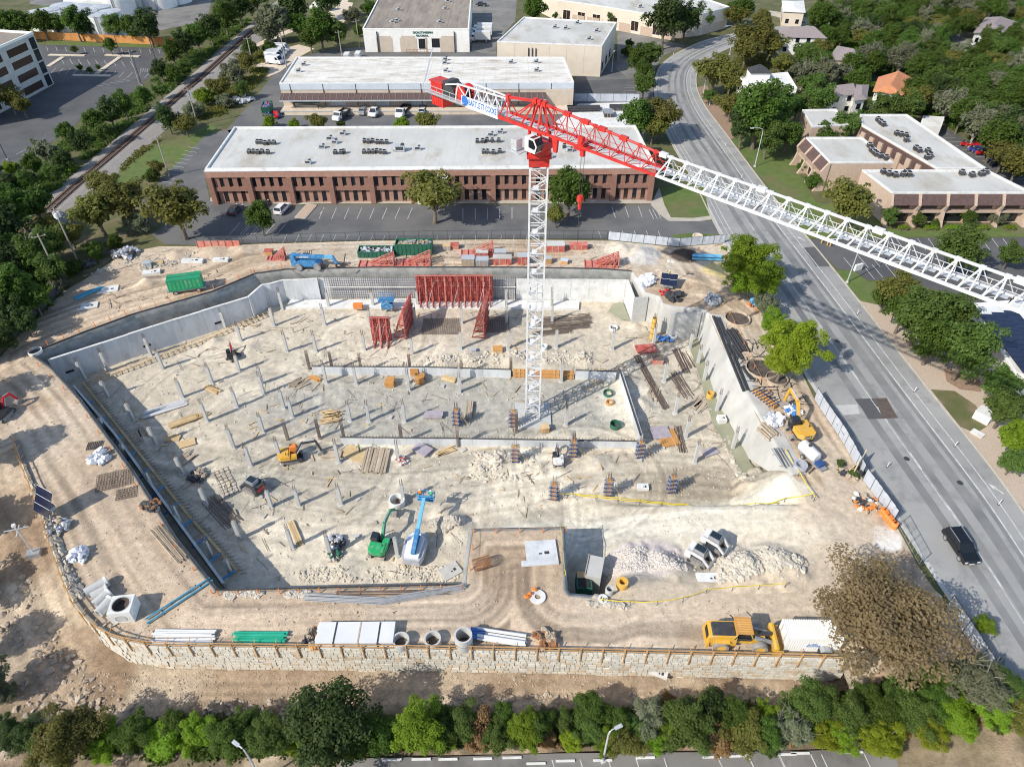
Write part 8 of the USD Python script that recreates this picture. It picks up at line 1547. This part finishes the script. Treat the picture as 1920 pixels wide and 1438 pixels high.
def pole(lab, px, h, trans=0, rz=.5):
    t = thing('utility_pole', lab, 'utility pole', at(*px), rz); MB().cyl((0, 0, -.3), (0, 0, h), .17, 8, .12).put('pole', 'bark_pale', t); MB().beam((-1.2, 0, h - .5), (1.2, 0, h - .5), .13).put('cross_arm', 'lumber_old', t)
    for k in range(trans): a = k * 2.1 + .4; MB().cyl((.42 * math.cos(a), .42 * math.sin(a), h - 2.0), (.42 * math.cos(a), .42 * math.sin(a), h - .9), .26, 12).put('transformer', 'white_metal', t)
    m = MB()
    for x in (-1.0, 0, 1.0): m.cyl((x, 0, h - .45), (x, 0, h - .2), .05, 6)
    m.put('insulators', 'galv', t)
pole('utility pole with white transformers behind the north west corner', (146, 490), 11.5, 3); pole('brown utility pole at the end of the dark west fence', (118, 536), 11); pole('utility pole standing right of the railway near the lawn', (318, 332), 10); pole('utility pole beside the railway in the scrub strip', (371, 235), 10, 1); pole('dark utility pole at the left of the railway belt', (262, 158), 10); pole('tall slim steel pole by the dirt lane', (535, 78), 16); pole('dark utility pole between the vans and the warehouse roof', (539, 133), 11); pole('utility pole left of the lettered unit', (674, 90), 9); pole('utility pole beside the tan block', (990, 112), 9, 1); pole('utility pole at the far end of the railway strip', (475, 125), 9); pole('dark pole rising from the shed roof edge', (642, 112), 9)
for k, (x, y) in enumerate([(1714, 735), (1790, 837), (1872, 946), (1663, 876), (1607, 590), (1390, 335), (1360, 275), (1330, 200), (1262, 105)]):
    t = thing('delineator', 'slim white lane post, ' + ordinal(k) + ' counted up from the lower part of the street', 'lane post', at(x, y)); MB().cyl((0, 0, 0), (0, 0, 1.05), .06, 8).put('post', 'white_metal', t); MB().lathe([(.16, .02), (.1, .08), (0, .1)], n=10).put('foot', 'black', t)
t = thing('street_sign', 'small white monument sign on the island at the tan office drive', 'sign', at(1607, 508), .4); MB().bx(-.9, .9, -.2, .2, .2, 1.5).put('board', 'stucco_white', t); MB().bx(-.7, .7, -.15, .15, 0, .2).put('plinth', 'concrete', t)
for k, (x, y) in enumerate([(1540, 456), (1551, 460), (1556, 462)]): t = thing('bollard', 'yellow bollard, ' + ordinal(k) + ' from the left at the tan office drive', 'bollard', at(x, y)); MB().cyl((0, 0, 0), (0, 0, 1.1), .13, 10).put('post', 'cat_yellow', t); MB().lathe([(.14, .8), (.14, .95)], n=10).put('band', 'white_metal', t)
t = thing('planter_ring', 'round stone planter on the entrance island lawn', 'planter', at(1308, 444)); MB().lathe([(1.1, .02), (1.1, .3), (.75, .3), (.7, .12), (0, .15)], n=18).put('ring', 'fill_tan', t)
t = thing('raised_island', 'brick edged island between the car park stalls', 'island', at(574, 397), -.2); MB().prism(Polygon([(-.9, -3.0), (.9, -3.0), (.9, 2.8), (-.9, 2.8)]).buffer(.4), .01, .16).put('kerb_edge', 'kerb', t); MB().prism(Polygon([(-.7, -2.8), (.7, -2.8), (.7, 2.6), (-.7, 2.6)]).buffer(.3), .1, .19).put('brick_bed', 'brick_tan', t)
for k, (x, y) in enumerate([(640,1424),(735,1424),(790,1423),(840,1423),(905,1422),(960,1420),(1005,1431),(1060,1426),(1130,1425),(1210,1420),(1335,1419),(1385,1417),(1475,1414),(1500,1412),(1600,1410),(1720,1403),(1765,1407),(1805,1405),(1845,1401)]):
    t = thing('wheel_stop', 'white concrete wheel stop, ' + ordinal(k) + ' from the left along the bottom car park', 'wheel stop', at(x, y, LZ + .36), .02); MB().side([(-.12, 0), (-.09, .15), (.09, .15), (.12, 0)], -1.0, 1.0).move(rz=math.pi / 2).put('block', 'concrete_white', t)
# ---------------------------------------------------------------- loose stones and boulders
def rocks(name, label, n, poly, hfun, lo, hi, mat, seed, zoff=0.0):
    r = np.random.default_rng(seed); x0, y0, x1, y1 = poly.bounds; P = r.uniform((x0, y0), (x1, y1), (n * 6, 2)); P = P[shapely.contains_xy(poly, P[:, 0], P[:, 1])][:n]
    P = P[fb(P[:, 0], P[:, 1], .25, 3, seed) > .40]; base = trimesh.creation.icosahedron(); V = np.array(base.vertices); Fc = np.array(base.faces); k = len(P); s = lo + (hi - lo) * r.random(k) ** 3.2
    v = V[None] * (1 + .28 * r.normal(size=(k, 12, 1))) * (s[:, None, None] * np.array([1.25, .95, .7])); a = r.uniform(0, 6.28, k); c, sn = np.cos(a)[:, None], np.sin(a)[:, None]
    v = np.stack([v[..., 0] * c - v[..., 1] * sn, v[..., 0] * sn + v[..., 1] * c, v[..., 2]], -1); z = hfun(P[:, 0], P[:, 1]) + zoff; v = v + np.column_stack([P, z + s * .2])[:, None]
    MB().add(v.reshape(-1, 3), (Fc[None] + np.arange(k)[:, None, None] * 12).reshape(-1, 3)).put(name, mat, None, label=label, cat='rubble', kind='stuff')
BIG = PIT.buffer(-1.2)
rocks('pit_rubble', 'small stones strewn over the pit floor', 9000, BIG, pit_h, .03, .17, 'pit_stone', 1)
def px_poly(px, z=0.0): return Polygon(at2(px, z)).buffer(0)
for nm, lab, px, z, n, lo, hi, mt in (('rubble', 'broken rubble between the long ramp wall and the crane', [(880,850),(1000,850),(1010,900),(880,905)], -6, 500, .06, .38, 'pit_stone'), ('rubble', 'rubble against the inner side of the front pit edge', [(560,1065),(860,1060),(860,1090),(560,1094)], -6, 900, .04, .24, 'pit_stone'), ('rubble', 'pale rubble along the middle ramp wall', [(800,660),(1110,660),(1110,682),(800,684)], -6, 1000, .06, .34, 'pit_stone'), ('rubble', 'trail of dark rubble beside the green water', [(1325,760),(1350,790),(1400,890),(1390,920),(1370,860),(1340,800)], -6, 900, .06, .35, 'boulder'), ('rubble', 'stones by the raised block left side', [(800,970),(868,985),(862,1000),(815,1000)], -6, 700, .08, .5, 'boulder')):
    rocks(nm, lab, n, px_poly(px, z), pit_h, lo, hi, mt, n)
rocks('gravel_heap_stones', 'stones on the right gravel and rubble heap', 2600, px_poly([(1340,1045),(1440,1030),(1510,1060),(1500,1095),(1345,1100)], -.8), pit_h, .05, .36, 'pit_stone', 31); rocks('gravel_heap_stones', 'gravel on the pinkish gravel heap', 3000, px_poly([(1135,1020),(1250,1010),(1290,1050),(1285,1085),(1140,1075)], -2.3), pit_h, .04, .16, 'gravel_pale', 32)
zero = lambda x, y: np.full_like(x, .02)
rocks('site_stones', 'small stones strewn over the site roads', 6000, SITE_G.buffer(-1), zero, .03, .13, 'dirt_stone', 41); rocks('rubble', 'rubble line below the front pit edge', 1500, px_poly([(420,1110),(580,1108),(580,1120),(425,1122)]), zero, .06, .3, 'boulder', 42); rocks('rubble', 'stones along the west rail', 1500, px_poly([(60,890),(100,985),(135,1075),(160,1120),(140,1125),(95,1020),(60,920)]), zero, .06, .45, 'boulder', 43); rocks('rubble', 'limestone rubble along the north edge of the site', 1500, px_poly([(150,520),(270,480),(480,466),(480,478),(300,500),(180,530)]), zero, .06, .4, 'boulder', 44)
rocks('rubble', 'rubble beside the flat manhole and tape', 900, px_poly([(1030,1100),(1120,1120),(1180,1140),(1060,1130)]), zero, .05, .4, 'boulder', 45)
rocks('lower_rubble', 'stones on the lower haul road in front of the wall', 3000, px_poly([(150,1260),(1600,1265),(1600,1330),(150,1330)], -4.8), low_h, .03, .13, 'dirt_stone', 51); rocks('slope_boulders', 'limestone boulders on the rough slope at the lower left', 900, px_poly([(-20,1050),(60,1080),(120,1210),(230,1300),(330,1340),(120,1420),(-40,1420)], -3.8), low_h, .05, .45, 'dirt_stone', 52); rocks('lower_rubble', 'rubble strip along the foot of the front trees', 1600, px_poly([(380,1310),(1600,1290),(1600,1330),(380,1345)], -4.8), low_h, .04, .28, 'dirt_stone', 53)
# ---------------------------------------------------------------- weeds and undergrowth
def weeds(name, label, poly, hfun, n, size, mat, seed):
    r = np.random.default_rng(seed); x0, y0, x1, y1 = poly.bounds; P = r.uniform((x0, y0), (x1, y1), (n * 5, 2)); P = P[shapely.contains_xy(poly, P[:, 0], P[:, 1])]; P = P[fb(P[:, 0], P[:, 1], .2, 3, seed) > .44][:n]; z = hfun(P[:, 0], P[:, 1]); m = MB()
    c = np.column_stack([P, z + size * .5]); k = 7; q = np.repeat(c, k, 0) + r.normal(0, 1, (len(c) * k, 3)) * size * (.8, .8, .3); N = len(q); nn = r.normal(size=(N, 3)) + (0, 0, .8); nn /= np.linalg.norm(nn, axis=1)[:, None]; a = np.cross(nn, r.normal(size=(N, 3))); a /= np.linalg.norm(a, axis=1)[:, None]; b = np.cross(nn, a); s = size * r.uniform(.4, .9, N)[:, None]
    i = np.arange(N)[:, None] * 4; m.add(np.stack([q - a * s, q - b * s * .5, q + a * s, q + b * s * .5], 1).reshape(-1, 3), np.hstack([i, i + 1, i + 2, i + 3])); m.put(name, mat, None, label=label, cat='undergrowth', kind='stuff')
flat0 = lambda x, y: np.zeros_like(x)
weeds('undergrowth', 'weeds and saplings between the railway and the office car park', px_poly([(40,460),(130,330),(280,205),(420,80),(470,40),(440,20),(330,120),(290,150),(240,185),(140,250),(0,360),(0,460)]), flat0, 5200, .55, 'leaf_mid', 61); weeds('undergrowth', 'scrub on the right side of the railway', px_poly([(170,380),(230,310),(300,250),(400,170),(480,100),(520,85),(500,140),(425,215),(345,232),(250,300),(190,370)]), flat0, 2600, .45, 'leaf_olive', 62); weeds('undergrowth', 'green undergrowth of the wood behind the houses', px_poly([(1500,100),(1560,10),(1920,-10),(1960,380),(1850,275),(1720,208),(1600,215),(1505,150)]).difference(px_poly([(1776,60),(1850,60),(1850,98),(1776,98)])), flat0, 9000, .8, 'leaf_green', 63); weeds('undergrowth', 'undergrowth of the wood at the left edge', px_poly([(-40,470),(60,470),(150,500),(118,548),(60,605),(-40,700)]), flat0, 2200, .5, 'leaf_green', 64); weeds('undergrowth', 'brush under the trees along the bottom', px_poly([(0,1370),(400,1350),(900,1345),(1500,1320),(1860,1260),(1890,1370),(1500,1385),(900,1392),(0,1440)], -4.8), low_h, 7000, .38, 'leaf_mid', 65); weeds('undergrowth', 'dry brown brush under the trees along the bottom', px_poly([(400,1370),(1850,1330),(1870,1385),(640,1400)], -4.8), low_h, 3500, .3, 'leaf_rust', 66); weeds('undergrowth', 'dry brush at the bend and along the warehouse', px_poly([(1380,110),(1500,90),(1500,200),(1420,270),(1350,200)]), flat0, 2200, .5, 'leaf_olive', 67)

for k, (x0, y0, x1, y1) in enumerate([(92,104,160,105),(118,108,90,126),(198,104,262,107),(225,108,180,140),(137,142,208,143)]):
    a, b = at(x0, y0), at(x1, y1); t = thing('lot_island', 'tan kerbed strip island in the left car park, ' + ordinal(k) + ' of five', 'island'); MB().beam(a + (0, 0, .08), b + (0, 0, .08), 1.6, .2).put('kerb', 'kerb', t); MB().beam(a + (0, 0, .1), b + (0, 0, .1), 1.2, .2).put('bed', 'fill_tan', t)
belt('on the islands of the left car park', [(g,140,94,14),(g,206,88,24),(m_,150,128,12),(m_,168,132,12),(m_,184,127,10)])
tree('olive', (14, 182), 60, 'olive green spreading tree at the foot of the grey office on the left'); tree('olive', (40, 198), 44, 'smaller olive green tree at the corner of the grey office on the left')

for k, (x, y) in enumerate([(1800, 905), (1570, 640), (1440, 470), (1700, 860)]): MB().lathe([(0, .021), (.42, .021), (.42, .012)], at(x, y), 16).put('manhole_cover', 'metal_dark', thing('manhole_cover', 'round dark manhole cover in the street, ' + ['beside the black car', 'beside the tree shadow', 'near the entrance island', 'below the dark road patch'][k], 'manhole cover'))
